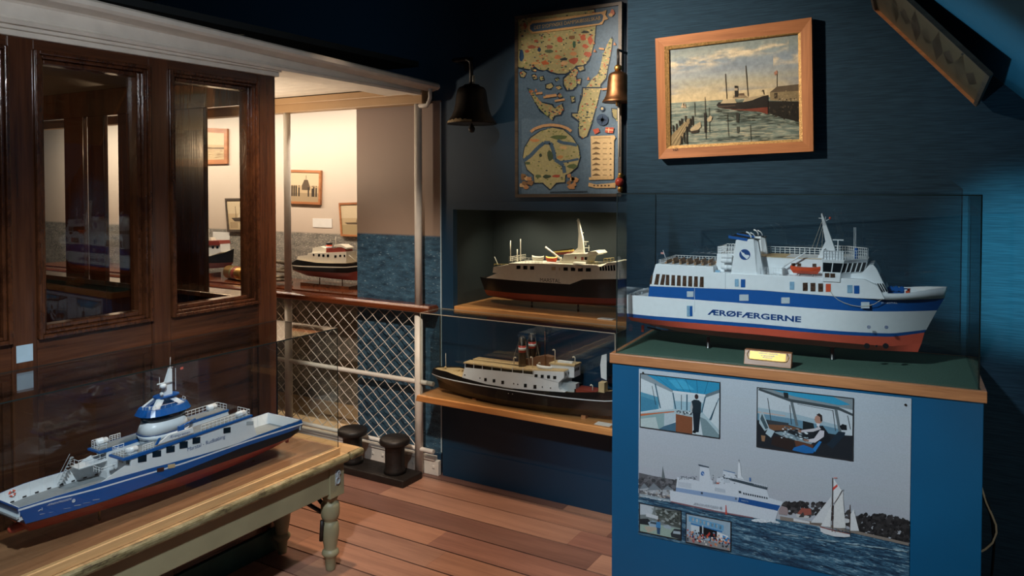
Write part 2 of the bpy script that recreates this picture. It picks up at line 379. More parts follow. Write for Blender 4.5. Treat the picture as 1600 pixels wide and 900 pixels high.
def mural(name, hz, sky0, sky1, sea0, sea1, glint, gl=.62):
    """photo mural: pale sky above the printed horizon, rippled sea below"""
    m, nt, p = new_mat(name)
    tc = node(nt, 'ShaderNodeTexCoord'); sx = node(nt, 'ShaderNodeSeparateXYZ'); nt.links.new(tc.outputs['Object'], sx.inputs[0])
    def ramp(fr, a, b, c0, c1):
        mr = node(nt, 'ShaderNodeMapRange'); mr.inputs[1].default_value = a; mr.inputs[2].default_value = b; nt.links.new(fr, mr.inputs[0])
        r = node(nt, 'ShaderNodeValToRGB'); r.color_ramp.elements[0].color = (*lin(c0), 1); r.color_ramp.elements[1].color = (*lin(c1), 1); nt.links.new(mr.outputs[0], r.inputs[0]); return r.outputs[0]
    sky = ramp(sx.outputs['Z'], hz, 2.15, sky0, sky1)
    # ripples stretch with the distance from the horizon
    mp = node(nt, 'ShaderNodeMapping'); mp.inputs['Scale'].default_value = (1, 1, 3.2); nt.links.new(tc.outputs['Object'], mp.inputs[0])
    n = node(nt, 'ShaderNodeTexNoise', Scale=11., Detail=8., Roughness=.68); nt.links.new(mp.outputs[0], n.inputs['Vector'])
    sea = ramp(n.outputs['Fac'], .36, .66, sea0, sea1)
    n2 = node(nt, 'ShaderNodeTexNoise', Scale=46., Detail=3., Roughness=.7); nt.links.new(mp.outputs[0], n2.inputs['Vector'])
    g = node(nt, 'ShaderNodeMapRange'); g.inputs[1].default_value = gl; g.inputs[2].default_value = gl+.12; nt.links.new(n2.outputs['Fac'], g.inputs[0])
    mg = node(nt, 'ShaderNodeMix', data_type='RGBA'); nt.links.new(g.outputs[0], mg.inputs[0]); nt.links.new(sea, mg.inputs[6]); mg.inputs[7].default_value = (*lin(glint), 1)
    st = node(nt, 'ShaderNodeMapRange'); st.inputs[1].default_value = hz-.006; st.inputs[2].default_value = hz+.006; nt.links.new(sx.outputs['Z'], st.inputs[0])
    mx = node(nt, 'ShaderNodeMix', data_type='RGBA'); nt.links.new(st.outputs[0], mx.inputs[0]); nt.links.new(mg.outputs[2], mx.inputs[6]); nt.links.new(sky, mx.inputs[7])
    nt.links.new(mx.outputs[2], p.inputs['Base Color']); p.inputs['Roughness'].default_value = .55
    return m
M['muralP'] = mural('sea_mural', 1.362, '#9a8473', '#7f6c64', '#1a3448', '#42677f', '#a5bcc6')
M['muralB'] = mural('lit_sea_mural', 1.30, '#bfae9c', '#d5cbbd', '#5e5c56', '#8d887e', '#cfc4b0', .55)
# ================================================================== the room
W1, W2, XE = 3.55, 3.36, -1.391
mb = MB(); rnd = random.Random(3); j0 = 3.311; pitch = .168
for k in range(-6, 29):
    y1 = j0-k*pitch; y0 = y1-pitch+.008; x = -7-rnd.random()
    while x < 2.6:
        L = rnd.uniform(.9, 1.9); t = rnd.choice([1.12, 1, .95, .72, .52, .6, 1.06, .85]); w = rnd.uniform(-.05, .05)
        c = (t*(1+w), t*(.97 if t < .75 else 1), t*(1-w+(.1 if t < .75 else .0))); mb.box(x, x+L-.0006, y0, y1, -.02, 0, 0, c); x += L
mb.box(-8, 2.7, -1.6, 4.4, -.05, -.021, 1)
struct(mb.build('floor', [M['deck'], M['black']]))
struct(MB().box(-8, 2.7, -1.6, 4.6, 3.0, 3.05).build('ceiling', M['dark']))
# back wall with the niche opening
NX0, NZ0, NZ1 = -2.512, .93, 1.517
mb = MB()
mb.box(-2.588, NX0, W1, W1+.04, 0, 3); mb.box(NX0, XE+.05, W1, W1+.04, NZ1, 3); mb.box(NX0, XE+.05, W1, W1+.04, 0, NZ0)
mb.box(-8, -2.588, W1, W1+.04, 2.131, 3)
mb.box(-2.585, XE, W1-.004, W1, .0, .17); mb.box(-2.515, XE, W1-.012, W1, NZ1, NZ1+.045)
struct(mb.build('wall_back', M['wall']))
mb = MB(); mb.box(NX0-.02, -1.2, 3.97, 4.0, NZ0, NZ1+.02); mb.box(NX0-.02, NX0, W1+.04, 3.97, NZ0, NZ1+.02); mb.box(-1.24, -1.2, W1+.04, 3.97, NZ0, NZ1+.02)
mb.box(NX0-.02, -1.2, W1+.04, 4.0, NZ1+.02, NZ1+.05); mb.box(NX0-.02, -1.2, W1+.04, 4.0, NZ0-.03, NZ0)
struct(mb.build('wall_niche', M['nichewall']))
struct(MB().box(XE, 2.7, W2, 3.75, 0, 3.0).build('wall_front', M['wallpaper']))
mb = MB(); mb.prism([(-1.0, 3.07), (1.6, .55), (1.66, .61), (-.94, 3.13)], -1.6, W2-.001)
struct(mb.build('ceiling_slope', plain('blue_sloped_ceiling', '#12607f', .8, var=.06, scale=8, bump=.2, bscale=150)), 'blue sloping attic ceiling at top right')
# murals
struct(MB().box(-3.225, -2.595, W1, W1+.035, .12, 2.13).build('wall_mural', M['muralP']))
struct(MB().box(-3.225, -2.597, W1-.002, W1+.0, .06, .12).build('trim_1', M['wall']))
mb = MB(); mb.box(-2.599, -2.591, W1-.003, W1, .13, 2.12); struct(mb.build('trim_2', M['paleblue']))
struct(MB().box(-9.5, -3.2, 4.15, 4.2, 0, 2.4).build('wall_lit_mural', M['muralB']))
struct(MB().box(-3.225, -3.19, W1+.035, 4.2, 0, 2.3).build('wall_display_side', M['dark']))
struct(MB().box(-7.4, -3.225, W1+.036, 4.15, 0, .07).build('floor_display', plain('pale_sand_floor', '#c9ab84', .8, var=.12, scale=16, bump=.3, bscale=30)))
# ------------------------------------------------------------------ deckhouse (cabin) on the left
FX, CY1 = -2.71, 2.45                      # facade plane and its far corner
WIN = [(.43, .775), (.94, 1.285), (1.45, 1.79), (1.956, 2.307)]
Z0w, Z1w = 1.172, 2.063; mo = .042
mb = MB()
ys = [.2]+[v for a, b in WIN for v in (a-mo, b+mo)]+[CY1]
for a, b in zip(ys[0::2], ys[1::2]): mb.box(FX-.08, FX, a, b, .1, 2.16)                   # posts
struct(mb.build('wall_left', M['mahogany'], bevel=.003))
mb = MB()
for a, b in WIN:
    mb.box(FX-.075, FX-.002, a-mo, b+mo, Z1w+mo, 2.16); mb.box(FX-.075, FX-.002, a-mo, b+mo, 1.03, Z0w-mo)
    mb.box(FX-.075, FX-.002, a-mo, b+mo, .1, .19)
    mb.box(FX-.06, FX-.03, a-mo, b+mo, .19, 1.03)                                            # sunk panel
    for z0, z1 in ((.19, .215), (1.005, 1.03)): mb.box(FX-.03, FX-.012, a-mo, b+mo, z0, z1)
    for y0, y1 in ((a-mo, a-mo+.025), (b+mo-.025, b+mo)): mb.box(FX-.03, FX-.012, y0, y1, .215, 1.005)
struct(mb.build('wall_left_panels', M['mahoganyH'], bevel=.003))
for i, (a, b) in enumerate(WIN):
    mb = MB()
    def mould(inset, w, x0, x1):
        A, B, C, D = a-mo+inset, b+mo-inset, Z0w-mo+inset, Z1w+mo-inset
        mb.box(x0, x1, A, A+w, C, D); mb.box(x0, x1, B-w, B, C, D); mb.box(x0, x1, A+w, B-w, C, C+w); mb.box(x0, x1, A+w, B-w, D-w, D)
    mould(0, .014, FX-.07, FX+.014); mould(.014, .012, FX-.07, FX+.004); mould(.026, .016, FX-.07, FX-.018)
    w = struct(mb.build('window_%d' % (i+1), M['moulding'], bevel=.0035))
    MB().box(FX-.05, FX-.046, a-.004, b+.004, Z0w-.004, Z1w+.004).build('pane', M['windowglass'], w)
struct(MB().box(FX-.07, FX+.012, .2, CY1+.003, 0, .1).build('baseboard_left', M['greenbase'], bevel=.003))
# gable of the cabin with its windows, seen through the facade glass
mb = MB(); ex = [FX-.08]+[WF.L(px, 300, 2.42)[0] for px in (402, 319, 185, 163, 137.5, 131, 101, 50)]+[-6.4]
for a, b in zip(ex[0::2], ex[1::2]): mb.box(b, a, CY1-.03, CY1-.005, .1, 2.16)
mb.box(-6.4, FX-.08, CY1-.034, CY1-.001, 2.02, 2.16); mb.box(-6.4, FX-.08, CY1-.034, CY1-.001, .1, 1.13); mb.box(-6.4, FX-.08, CY1-.1, CY1+.02, 1.13, 1.155)
struct(mb.build('wall_cabin_end', M['mahogany'], bevel=.004))
mb = MB(); mb.box(-6.4, -6.35, .2, CY1, 0, 2.2); mb.box(-6.4, FX-.08, .18, .2, 0, 2.2)
struct(mb.build('wall_cabin_inside', wood('cabin_lining', '#4a2a1a', '#6e4127', 'Z', 10, .35, .3)))
struct(MB().box(-6.4, FX-.02, .2, CY1, 2.16, 2.19).build('ceiling_cabin', plain('cabin_ceiling', '#8a7a66', .6, var=.06, scale=5)))
# cornice and roof edge, drooping a little towards the far end
prof = [(-2.72, 2.172), (-2.668, 2.172), (-2.662, 2.182), (-2.672, 2.19), (-2.668, 2.198), (-2.668, 2.238), (-2.66, 2.246), (-2.64, 2.25), (-2.612, 2.256), (-2.6, 2.266), (-2.6, 2.282), (-2.61, 2.291), (-2.63, 2.294), (-2.9, 2.32), (-2.9, 2.2), (-2.72, 2.2)]
mb = MB(); st = np.linspace(-.6, W1-.001, 24); n = len(prof); v = []
for y in st:
    d = -max(0, y-1.5)*.032
    v += [(x, y, z+d*(.25 if z < 2.2 else 1 if z > 2.24 else .6)) for x, z in prof]
fs = [(i*n+j, i*n+(j+1) % n, (i+1)*n+(j+1) % n, (i+1)*n+j) for i in range(len(st)-1) for j in range(n)]+[list(range(n)), list(range(len(st)*n-1, len(st)*n-1-n, -1))]
mb.add(v, fs); struct(mb.build('trim_3', M['warmwhite']), 'long white moulded roof edge over the cabin and porch')
mb = MB(); mb.box(FX-.04, FX+.016, -.6, CY1+.012, 2.138, 2.158); mb.box(FX-.04, FX+.026, -.6, CY1+.018, 2.158, 2.172)
struct(mb.build('trim_4', M['warmwhite'], bevel=.004))
struct(MB().box(-7.5, -2.75, -.6, W1-.002, 2.33, 2.36).build('ceiling_roof', M['dark']))
# porch ceiling planks and the beam over the railing
mb = MB(); y = CY1
while y < 3.46:
    mb.box(-7.4, -2.72, y, min(y+.108, 3.46), 2.205, 2.225); y += .112
mb.box(-7.4, -2.72, CY1, 3.46, 2.215, 2.23); struct(mb.build('ceiling_porch', M['warmwhite'], bevel=.003))
mb = MB(); mb.box(-7.4, -2.66, 3.462, 3.542, 2.11, 2.2); mb.box(-7.4, -2.672, 3.448, 3.462, 2.16, 2.2)
struct(mb.build('trim_5', plain('beam_paint', '#a3835f', .5, var=.05, scale=8), bevel=.004))
# ------------------------------------------------------------------ ship's railing
RY = 3.49
rt = thing('deck_railing', 'white ship railing with varnished handrail and wire netting in front of the sea mural', 'railing', (-2.71, RY, 0))
def wpart(root, mb, name, mat, parent=None, **k):
    o = mb.build(name, mat, parent or root, **k)
    if not parent: o.location = tuple(-root.location)
    return o
WP = lambda mb, name, mat, par=None, **k: wpart(rt, mb, name, mat, par, **k)
mb = MB(); mb.prismx([(RY-.045, .935), (RY+.04, .935), (RY+.046, .945), (RY+.046, .965), (RY+.03, .977), (RY-.035, .977), (RY-.05, .965), (RY-.05, .945)], -7.3, -2.603)
WP(mb, 'handrail', M['handrail'], bevel=.003)
for x in (-2.71, -3.756, -4.8, -5.85):
    p = WP(MB().lathe([(.024, 0), (.024, .935)], (x, RY, 0), 16), 'post', M['warmwhite'])
    MB().lathe([(.022, .977), (.022, 2.112)], (x, RY, 0), 16).build('upper_post', M['warmwhite'], p)
mb = MB(); mb.tube([(-7.3, RY-.005, .534), (-2.603, RY-.005, .534)], .0135, 12); WP(mb, 'mid_rail', M['warmwhite'])
mb = MB(); mb.tube([(-7.3, RY-.005, .15), (-2.603, RY-.005, .15)], .0125, 12); WP(mb, 'bottom_rail', M['warmwhite'])
mb = MB(); mb.box(-7.3, -2.597, RY+.03, W1-.003, 0, .085); mb.box(-7.3, -2.62, RY+.022, W1-.005, .085, .108)
x = -2.63
while x > -4.9:
    mb.box(x-.008, x+.008, RY+.025, RY+.03, .04, .056); x -= .075
WP(mb, 'waterway_plank', M['warmwhite'], bevel=.003)
mb = MB(); mb.tube([(-2.71, RY, 2.11), (-2.69, RY, 2.1), (-2.645, RY-.0, 2.1), (-2.625, RY-.0, 2.14), (-2.625, RY, 2.19)], [.016, .018, .012, .012, .012], 10); WP(mb, 'bracket', M['warmwhite'])
dx, dz = .045, .037
for x0, x1 in ((-3.735, -2.733), (-4.78, -3.778)):
    mb = MB(); nx = int((x1-x0)/dx); wx = (x1-x0)/nx; nz = int((.925-.165)/dz)
    for c in range(-1, nx+1):
        pts = []
        for k in range(nz+1):
            px_ = x0+wx*(c+.5)+(wx*.5 if (k+c) % 2 else -wx*.5)
            px_ = min(max(px_, x0), x1); pts.append((px_, RY-.002+(.002 if k % 2 else -.002), .165+k*(.925-.165)/nz))
        if c >= 0 and c < nx: mb.tube(pts, .0027, 5)
    for x in (x0, x1): mb.tube([(x, RY, .16), (x, RY, .93)], .002, 5)
    WP(mb, 'wire_netting', M['warmwhite'])
# ------------------------------------------------------------------ bollards
bt = thing('bollard', 'black iron double bollard on a low base plate in front of the railing', 'bollard', (-2.88, 3.36, 0))
mb = MB(); mb.box(-3.14, -2.655, 3.275, 3.45, 0, .04); wpart(bt, mb, 'base_plate', M['iron'], bevel=.006)
bz = WF.L(617, 690, 3.36)[1]
for px in (617, 551):
    x = WF.L(px, 720, 3.36)[0]
    mb = MB().lathe([(.062, .04), (.06, .06), (.055, .075), (.055, .175), (.058, .19), (.07, .199), (.083, .204), (.086, .213), (.085, .228), (.078, .237), (.03, .243), (.001, .244)], (x, 3.36, 0), 32)
    wpart(bt, mb, 'bollard_post', M['iron'])
# ================================================================== display table with its board
TZ, TX0, TX1, TY0, TY1 = .5, -2.692, -2.29, .62, 2.565
M['tablepaint'] = plain('old_olive_paint', '#8f8a6c', .5, var=.1, scale=7, bump=.12, bscale=40)
def worn():
    m, nt, p = new_mat('worn_edge_paint'); tc = node(nt, 'ShaderNodeTexCoord'); mp = node(nt, 'ShaderNodeMapping'); mp.inputs['Scale'].default_value = (1, .35, 1); nt.links.new(tc.outputs['Object'], mp.inputs[0])
    n = node(nt, 'ShaderNodeTexNoise', Scale=38., Detail=7., Roughness=.75); nt.links.new(mp.outputs[0], n.inputs['Vector'])
    r = node(nt, 'ShaderNodeValToRGB'); e = r.color_ramp.elements; e[0].position = .36; e[0].color = (*lin('#3a3122'), 1); e[1].position = .62; e[1].color = (*lin('#8b8363'), 1)
    k = e.new(.47); k.color = (*lin('#6e6545'), 1); k = e.new(.72); k.color = (*lin('#8a5a3c'), 1)
    nt.links.new(n.outputs['Fac'], r.inputs[0]); nt.links.new(r.outputs[0], p.inputs['Base Color']); p.inputs['Roughness'].default_value = .5
    b = node(nt, 'ShaderNodeBump', Strength=.4, Distance=.003); nt.links.new(n.outputs['Fac'], b.inputs['Height']); nt.links.new(b.outputs[0], p.inputs['Normal']); return m
M['worn'] = worn()
tb = thing('display_table', 'low old olive-painted table with turned legs carrying the blue and white ferry', 'table', (-2.49, 1.6, 0))
TP = lambda mb, name, mat, par=None, **k: wpart(tb, mb, name, mat, par, **k)
mb = MB(); x = TX0
mb.box(TX0, TX1, TY0, TY1-.09, TZ-.034, TZ); mb2 = MB()
y = TY1-.0885
mb.box(TX0, TX1, y, TY1, TZ-.034, TZ)
TP(mb, 'tabletop', [M['worn']], bevel=.012, seg=3)
mb = MB(); mb.box(TX0+.005, TX1-.012, TY0+.01, TY1-.093, TZ, TZ+.0012)
for k in range(4): mb.box(TX0+.006+k*.0955, TX0+.006+(k+1)*.0955-.002, TY1-.13, TY1-.012, TZ, TZ+.0015)
TP(mb, 'top_boards', M['plank'])
LX0, LX1, LY0, LY1, hb = -2.655, -2.36, .78, 2.42, .042
mb = MB(); ax = LX1+hb-.006
mb.box(ax-.022, ax, LY0, LY1, .345, TZ-.034); mb.box(LX0-hb+.006, LX0-hb+.028, LY0, LY1, .345, TZ-.034)
mb.box(LX0, LX1, LY1+hb-.028, LY1+hb-.006, .345, TZ-.034); mb.box(LX0, LX1, LY0-hb+.006, LY0-hb+.028, .345, TZ-.034)
TP(mb, 'apron', M['tablepaint'], bevel=.003)
lp = [(885, 26), (860, 29), (800, 33), (790, 40), (775, 49), (765, 50), (752, 46), (742, 36), (720, 38), (700, 41), (660, 47), (620, 51), (590, 50), (565, 45), (555, 38), (545, 39), (535, 47), (515, 53), (480, 55), (450, 54), (436, 51), (428, 44), (420, 40), (405, 42), (395, 46), (388, 44), (380, 46)]
lp = [(r/3.75*.00278, .325*(885-y)/505) for y, r in lp]
for x in (LX0, LX1):
    for y in (LY0, LY1):
        mb = MB().lathe(lp, (x, y, 0), 28); mb.box(x-hb, x+hb, y-hb, y+hb, .325, TZ-.034); TP(mb, 'leg', M['tablepaint'], bevel=.002)
mb = MB(); mb.tube([(LX1-.02, LY1, .23), (-2.5, LY1-.02, .275), (LX0+.02, LY1-.12, .325)], .009, 8); mb.tube([(LX1-.02, LY1+.02, .235), (-2.5, LY1+.04, .29), (LX0+.02, LY1+.03, .33)], .009, 8)
mb.tube([(LX1+.0, LY1-.048, .23), (LX1-.01, LY1-.045, .14)], .008, 8); TP(mb, 'iron_brace', M['iron'])
mb = MB(); hx = LX1+hb
mb.tube([(hx+.004, LY1+.012*math.sin(a)+.0, .395+.014*math.cos(a)) for a in np.linspace(0, 2*math.pi, 14)], .003, 6)
mb.tube([(hx+.004, LY1+.008*math.sin(a)+.006, .422+.013*math.cos(a)) for a in np.linspace(math.pi, 3.4*math.pi/1.3, 12)], .003, 6); mb.box(hx, hx+.001, LY1-.012, LY1+.014, .376, .438)
TP(mb, 'hook', M['palegrey'])
BZ = .532
bd = thing('display_board', 'flat brown veneer board with pale pine edge lying on the olive table', 'board', (-2.5, 1.6, TZ+.0016))
mb = MB(); mb.box(TX0+.002, -2.338, .7, 2.437, TZ+.0016, BZ); wpart(bd, mb, 'panel', M['boardwood'])
mb = MB(); mb.box(-2.338, -2.316, .7, 2.437, TZ+.0016, BZ); wpart(bd, mb, 'edge_strip', M['strip'], bevel=.002)
# ------------------------------------------------------------------ glass cases
def case(label, fr, x0, x1, y0, y1, z0, z1, t=.004, edge='glassedge', front=True, back=True, left=True, right=True, lx=''):
    r = thing('glass_case', label, 'glass case', tuple(fr.loc), math.degrees(fr.a), 'glass display cases')
    G = M['glass']; e = .0025
    if front: MB().box(x0, x1, y0, y0+t, z0, z1-t).build('front_pane', G, r)
    if back: MB().box(x0, x1, y1-t, y1, z0, z1-t).build('back_pane', G, r)
    if left: MB().box(x0, x0+t, y0+t, y1-t, z0, z1-t).build('side_pane', G, r)
    if right: MB().box(x1-t, x1, y0+t, y1-t, z0, z1-t).build('side_pane', G, r)
    MB().box(x0, x1, y0, y1, z1-t, z1).build('top_pane', G, r)
    mb = MB(); q = .0022
    for x, sx in ((x0, -1), (x1, 1)):
        for y, sy in ((y0, -1), (y1, 1)):
            if (sx < 0 and not left) or (sx > 0 and not right): continue
            mb.box(x, x+sx*q*.6, y, y-sy*.003, z0, z1); mb.box(x, x-sx*.003, y, y+sy*q*.6, z0, z1)
    for y, sy in ((y0, -1), (y1, 1)): mb.box(x0, x1, y, y+sy*q*.6, z1-.004, z1)
    for x, sx in ((x0, -1), (x1, 1)): mb.box(x, x+sx*q*.6, y0, y1, z1-.004, z1)
    mb.build('edge', M[edge], r); return r
case('large glass case standing on the olive table over the blue and white ferry', Frame((-2.5, 1.6, 0)), TX0+.004-(-2.5), -2.319+2.5, .75-1.6, 2.428-1.6, BZ+.0022, 1.046)
# ================================================================== blue plinth with the big ferry
FP = Frame((-.584, 2.99, 0), 4.2)
PZ = 1.02
def PL(px, py, z): return FP.T(px, py, z)
a, b, c, d = PL(946, 551, PZ), PL(1534, 612, PZ), PL(1024, 515, PZ), PL(1527, 557, PZ)
px0, px1, py0, py1 = (a[0]+c[0])/2, (b[0]+d[0])/2, (a[1]+b[1])/2, (c[1]+d[1])/2
pl = thing('display_plinth', 'tall blue plinth with oak-edged green felt top under the large ferry', 'plinth', tuple(FP.loc), 4.2)
q = .008
MB().box(px0+q, px1-q, py0+q, py1-q, 0, PZ-.034).build('body', M['plinth'], pl, bevel=.002)
mb = MB(); w = .016
mb.box(px0, px1, py0, py0+w, PZ-.036, PZ+.0004); mb.box(px0, px1, py1-w, py1, PZ-.036, PZ+.0004); mb.box(px0, px0+w, py0+w, py1-w, PZ-.036, PZ+.0004); mb.box(px1-w, px1, py0+w, py1-w, PZ-.036, PZ+.0004)
mb.build('oak_edging', M['oak'], pl, bevel=.002)
MB().box(px0+w, px1-w, py0+w, py1-w, PZ-.034, PZ).build('felt_top', M['felt'], pl)
case('tall clear glass case on the plinth over the large ferry', FP, px0+.02, px1-.02, py0+.02, py1-.02, PZ+.0005, 1.622)
# name block with a brass label holder
nb0, nb1 = PL(1162, 569, PZ), PL(1236, 577, PZ); ny = (nb0[1]+nb1[1])/2
nb = thing('name_block', 'small oak block with a brass label holder on green felt', 'name plate', tuple(FP.loc), 4.2)
H_ = .05; tl = .02
mb = MB(); mb.prismx([(ny, PZ+.001), (ny+.045, PZ+.001), (ny+.045, PZ+H_), (ny+tl, PZ+H_)], nb0[0], nb1[0]); mb.build('block', M['oak'], nb, bevel=.002)
def slope_pt(u, v): # along the tilted face
    return (nb0[0]+(nb1[0]-nb0[0])*u, ny+tl*v-.0012, PZ+H_*v+.0005)
mb = MB(); mb.add([slope_pt(.12, .42), slope_pt(.88, .42), slope_pt(.88, .92), slope_pt(.12, .92)], [(0, 1, 2, 3)])
mb.tube([slope_pt(u, v) for u, v in ((.1, .93), (.06, .7), (.1, .42), (.16, .38), (.84, .38), (.9, .42), (.94, .7), (.9, .93))], .0016, 6); br = mb.build('label_holder', M['brass'], nb)
mb = MB()
for v, u0, u1 in ((.8, .3, .7), (.66, .36, .62), (.54, .4, .6)):
    x = u0
    while x < u1: p = [slope_pt(x, v), slope_pt(x+.03, v), slope_pt(x+.03, v+.07), slope_pt(x, v+.07)]; mb.add([(a, b-.0006, c) for a, b, c in p], [(0, 1, 2, 3)]); x += .042
mb.build('engraved_lines', M['paper'], br)
# power cable behind the plinth
mb = MB(); cy = W2-.012
mb.tube([(*on(1, cy, a, b)[[0]], cy, on(1, cy, a, b)[2]) for a, b in ((1526, 748), (1533, 760), (1541, 785), (1550, 805), (1556, 820), (1557, 832), (1551, 848), (1540, 858), (1529, 864), (1520, 868))], .004, 8)
tag(mb.build('power_cable', M['cable']), 'cream power cable looping out beside the blue plinth against the wall', 'cable')
mb = MB(); mb.tube([(*on(1, cy, a, b)[[0]], cy, on(1, cy, a, b)[2]) for a, b in ((1536, 770), (1546, 792), (1551, 815), (1554, 850), (1551, 890), (1548, 915), (1547, 960), (1546, 1005))], .003, 8)
tag(mb.build('power_cable', M['black']), 'thin black power cable hanging beside the cream one at the plinth', 'cable')
# ================================================================== shelves on the back wall
SZ, SY0 = .503, 3.345
sh = tag(MB().prism([(-2.622, SZ-.034), (XE-.002, SZ-.034), (XE-.002, SZ), (-2.612, SZ)], SY0, W1-.004).build('wall_shelf', M['shelfwood'], bevel=.003), 'varnished pine wall shelf carrying the black-hulled steamer', 'shelf')
NSZ = .974
tag(MB().box(NX0+.004, -1.25, W1+.002, 3.965, NSZ-.03, NSZ).build('niche_shelf', M['shelfwood'], bevel=.002), 'varnished pine shelf inside the dark niche under the black and white ferry', 'shelf')
case('low glass case on the varnished shelf over the steamer', Frame((-2.0, 3.4, 0)), -.597, .555, SY0+.012-3.4, W1-.008-3.4, SZ+.0005, .957, edge='paleedge')
for px, py, lab, z, y in ((940, 664, 'small white caption card lying at the front of the steamer shelf', SZ, SY0+.05), (936, 502, 'white caption card lying at the front edge of the niche shelf', NSZ, W1+.05)):
    x = WF.T(px, py, z)[0]; tag(MB().box(x-.035, x+.045, y-.025, y+.025, z+.0005, z+.002).build('caption_card', M['paper']), lab, 'card')
# ================================================================== ship models
def zoom(ox, oy, s): return lambda *p: (ox+p[0]/s, oy+p[1]/s)
def ship(label, fr, group='ship models'):
    return thing('ship_model', label, 'model ship', tuple(fr.loc), math.degrees(fr.a), group)
def slab(fr, pts, ly, ly2=None):
    return [fr.L(x, y, ly) for x, y in pts]
def window(fr, px, ly, mat, par, name='window', t=.0012, r=0):
    """a thin pane on the near wall; px = (x0, y0, x1, y1) in photo pixels"""
    if not isinstance(px[0], (tuple, list)): x0, y0, x1, y1 = px; q = [(x0, y0), (x1, y0), (x1, y1), (x0, y1)]
    else: q = px
    return MB().prism(slab(fr, q, ly), ly-t, ly+.0005).build(name, mat, par)
def capsule(mb, c, L, r, m=0, n=14):
    p = [(r*.25, -L/2), (r*.8, -L/2+r*.12), (r, -L/2+r*.5), (r, -L*.06), (r*1.06, -L*.05), (r*1.06, L*.05), (r, L*.06), (r, L/2-r*.5), (r*.8, L/2-r*.12), (r*.25, L/2)]
    return mb.lathe(p, c, n, m, axis='x')
def boat(c, L, B, H, mat, par, name='lifeboat', cover=None):
    """little open boat with a cover"""
    mb = MB(); N = 14; rows = []
    for z, k in ((H, 1), (H*.55, .92), (.0, .3)):
        rows.append([(c[0]+(i/(N-1)-.5)*L*(1 if z > 0 else .8), B/2*k*max(.04, 1-abs(2*i/(N-1)-1)**2.6), c[2]+z+(H*.25*abs(2*i/(N-1)-1)**3 if z > 0 else 0)) for i in range(N)])
    for sd in (-1, 1):
        for a, b in zip(rows, rows[1:]):
            v = [(x, c[1]+sd*y, z) for x, y, z in a]+[(x, c[1]+sd*y, z) for x, y, z in b]; mb.add(v, [((i, i+N, i+N+1, i+1) if sd < 0 else (i, i+1, i+N+1, i+N)) for i in range(N-1)], 0, True)
    a = rows[0]; v = []
    for y_ in (-1, -.5, 0, .5, 1): v += [(x, c[1]+y*y_, z+H*.28*(1-y_*y_)) for x, y, z in a]
    mb.add(v, [(j*N+i, j*N+i+1, (j+1)*N+i+1, (j+1)*N+i) for j in range(4) for i in range(N-1)], 1, True)
    b = rows[-1]; mb.add([(x, c[1]-y, z) for x, y, z in b]+[(x, c[1]+y, z) for x, y, z in b], [(i+N, i+N+1, i+1, i) for i in range(N-1)], 0)
    return mb.build(name, [mat, cover or mat], par)
# ------------------------------------------------------------------ A: the big white and blue ferry on the plinth
FA = Frame((-.66, 2.97, PZ), 4.2); bA = .12
A = ship('large white ferry model with blue band and red underside on the plinth', FA)
R1 = [(979.5, 460.4), (1012.9, 463), (1186.7, 475.7), (1337.8, 486), (1464, 485)]
R2 = [(979.8, 489.6), (1186.7, 506.5), (1394.5, 521), (1447.5, 515)]
R3 = [(981, 495), (1186.7, 512.3), (1394.5, 526.3), (1444.5, 519.5)]
R4 = [(986, 501), (1054, 511), (1186.7, 523), (1281, 532), (1394, 541), (1440, 536)]
R5 = [(1000, 503.5), (1054, 516.5), (1149, 528.6), (1281, 540.6), (1338, 545.5), (1434, 550)]
Lb = .34
h, rows = hull(FA, [(R1, 1, Lb, .1, .9, 0.03), (R2, 1, Lb+.05, .14, .85, 0.02), (R3, .99, Lb+.06, .2, .8, 0.02), (R4, .93, Lb+.1, .35, .6, 0.02), (R5, .55, Lb+.1, .3, .3, 0.05)], bA, [0, 1, 2, 2], 56)
h.build('hull', [M['white'], M['blue'], M['red']], A)
T1 = [(1014.8, 447.3), (1186.7, 453.8), (1337.8, 466), (1375, 468.3), (1475.7, 466)]
T2 = [(1012.9, 463), (1186.7, 475.7), (1337.8, 486), (1464, 485)]
h, rowsB = hull(FA, [(T1, 1, Lb-.012, 0, 1, 0.03), (T2, 1, Lb, 0, 1, 0.03)], bA, [0], 50)
h.build('blue_band', M['blue'], A)
T0 = [(1370, 455.6), (1390, 458.9), (1417, 458.6), (1450, 453.5), (1480.6, 448.6)]
T1b = [(1370, 468), (1400, 468.8), (1437, 467.8), (1475.7, 466)]
h, rowsC = hull(FA, [(T0, 1, Lb-.08, 0, 1, 0.03), (T1b, 1, Lb-.08, 0, 1, 0.03)], bA, [0], 34)
bw = h.build('bow_bulwark', M['white'], A)
sm = bw.modifiers.new('thickness', 'SOLIDIFY'); sm.thickness = .004; sm.offset = -1
deckmesh(rowsB[0], -.008, .003, x0=FA.L(1362, 460, -bA)[0]).build('foredeck', M['white'], A)
deckmesh(rows[0], -.006, .002, x1=FA.L(1016, 460, -bA)[0]).build('aft_deck', M['white'], A)
z = zoom(960, 300, 2.647); z2 = zoom(980, 400, 5.623); z3 = zoom(1220, 320, 3.75); z4 = zoom(1110, 340, 8.184)
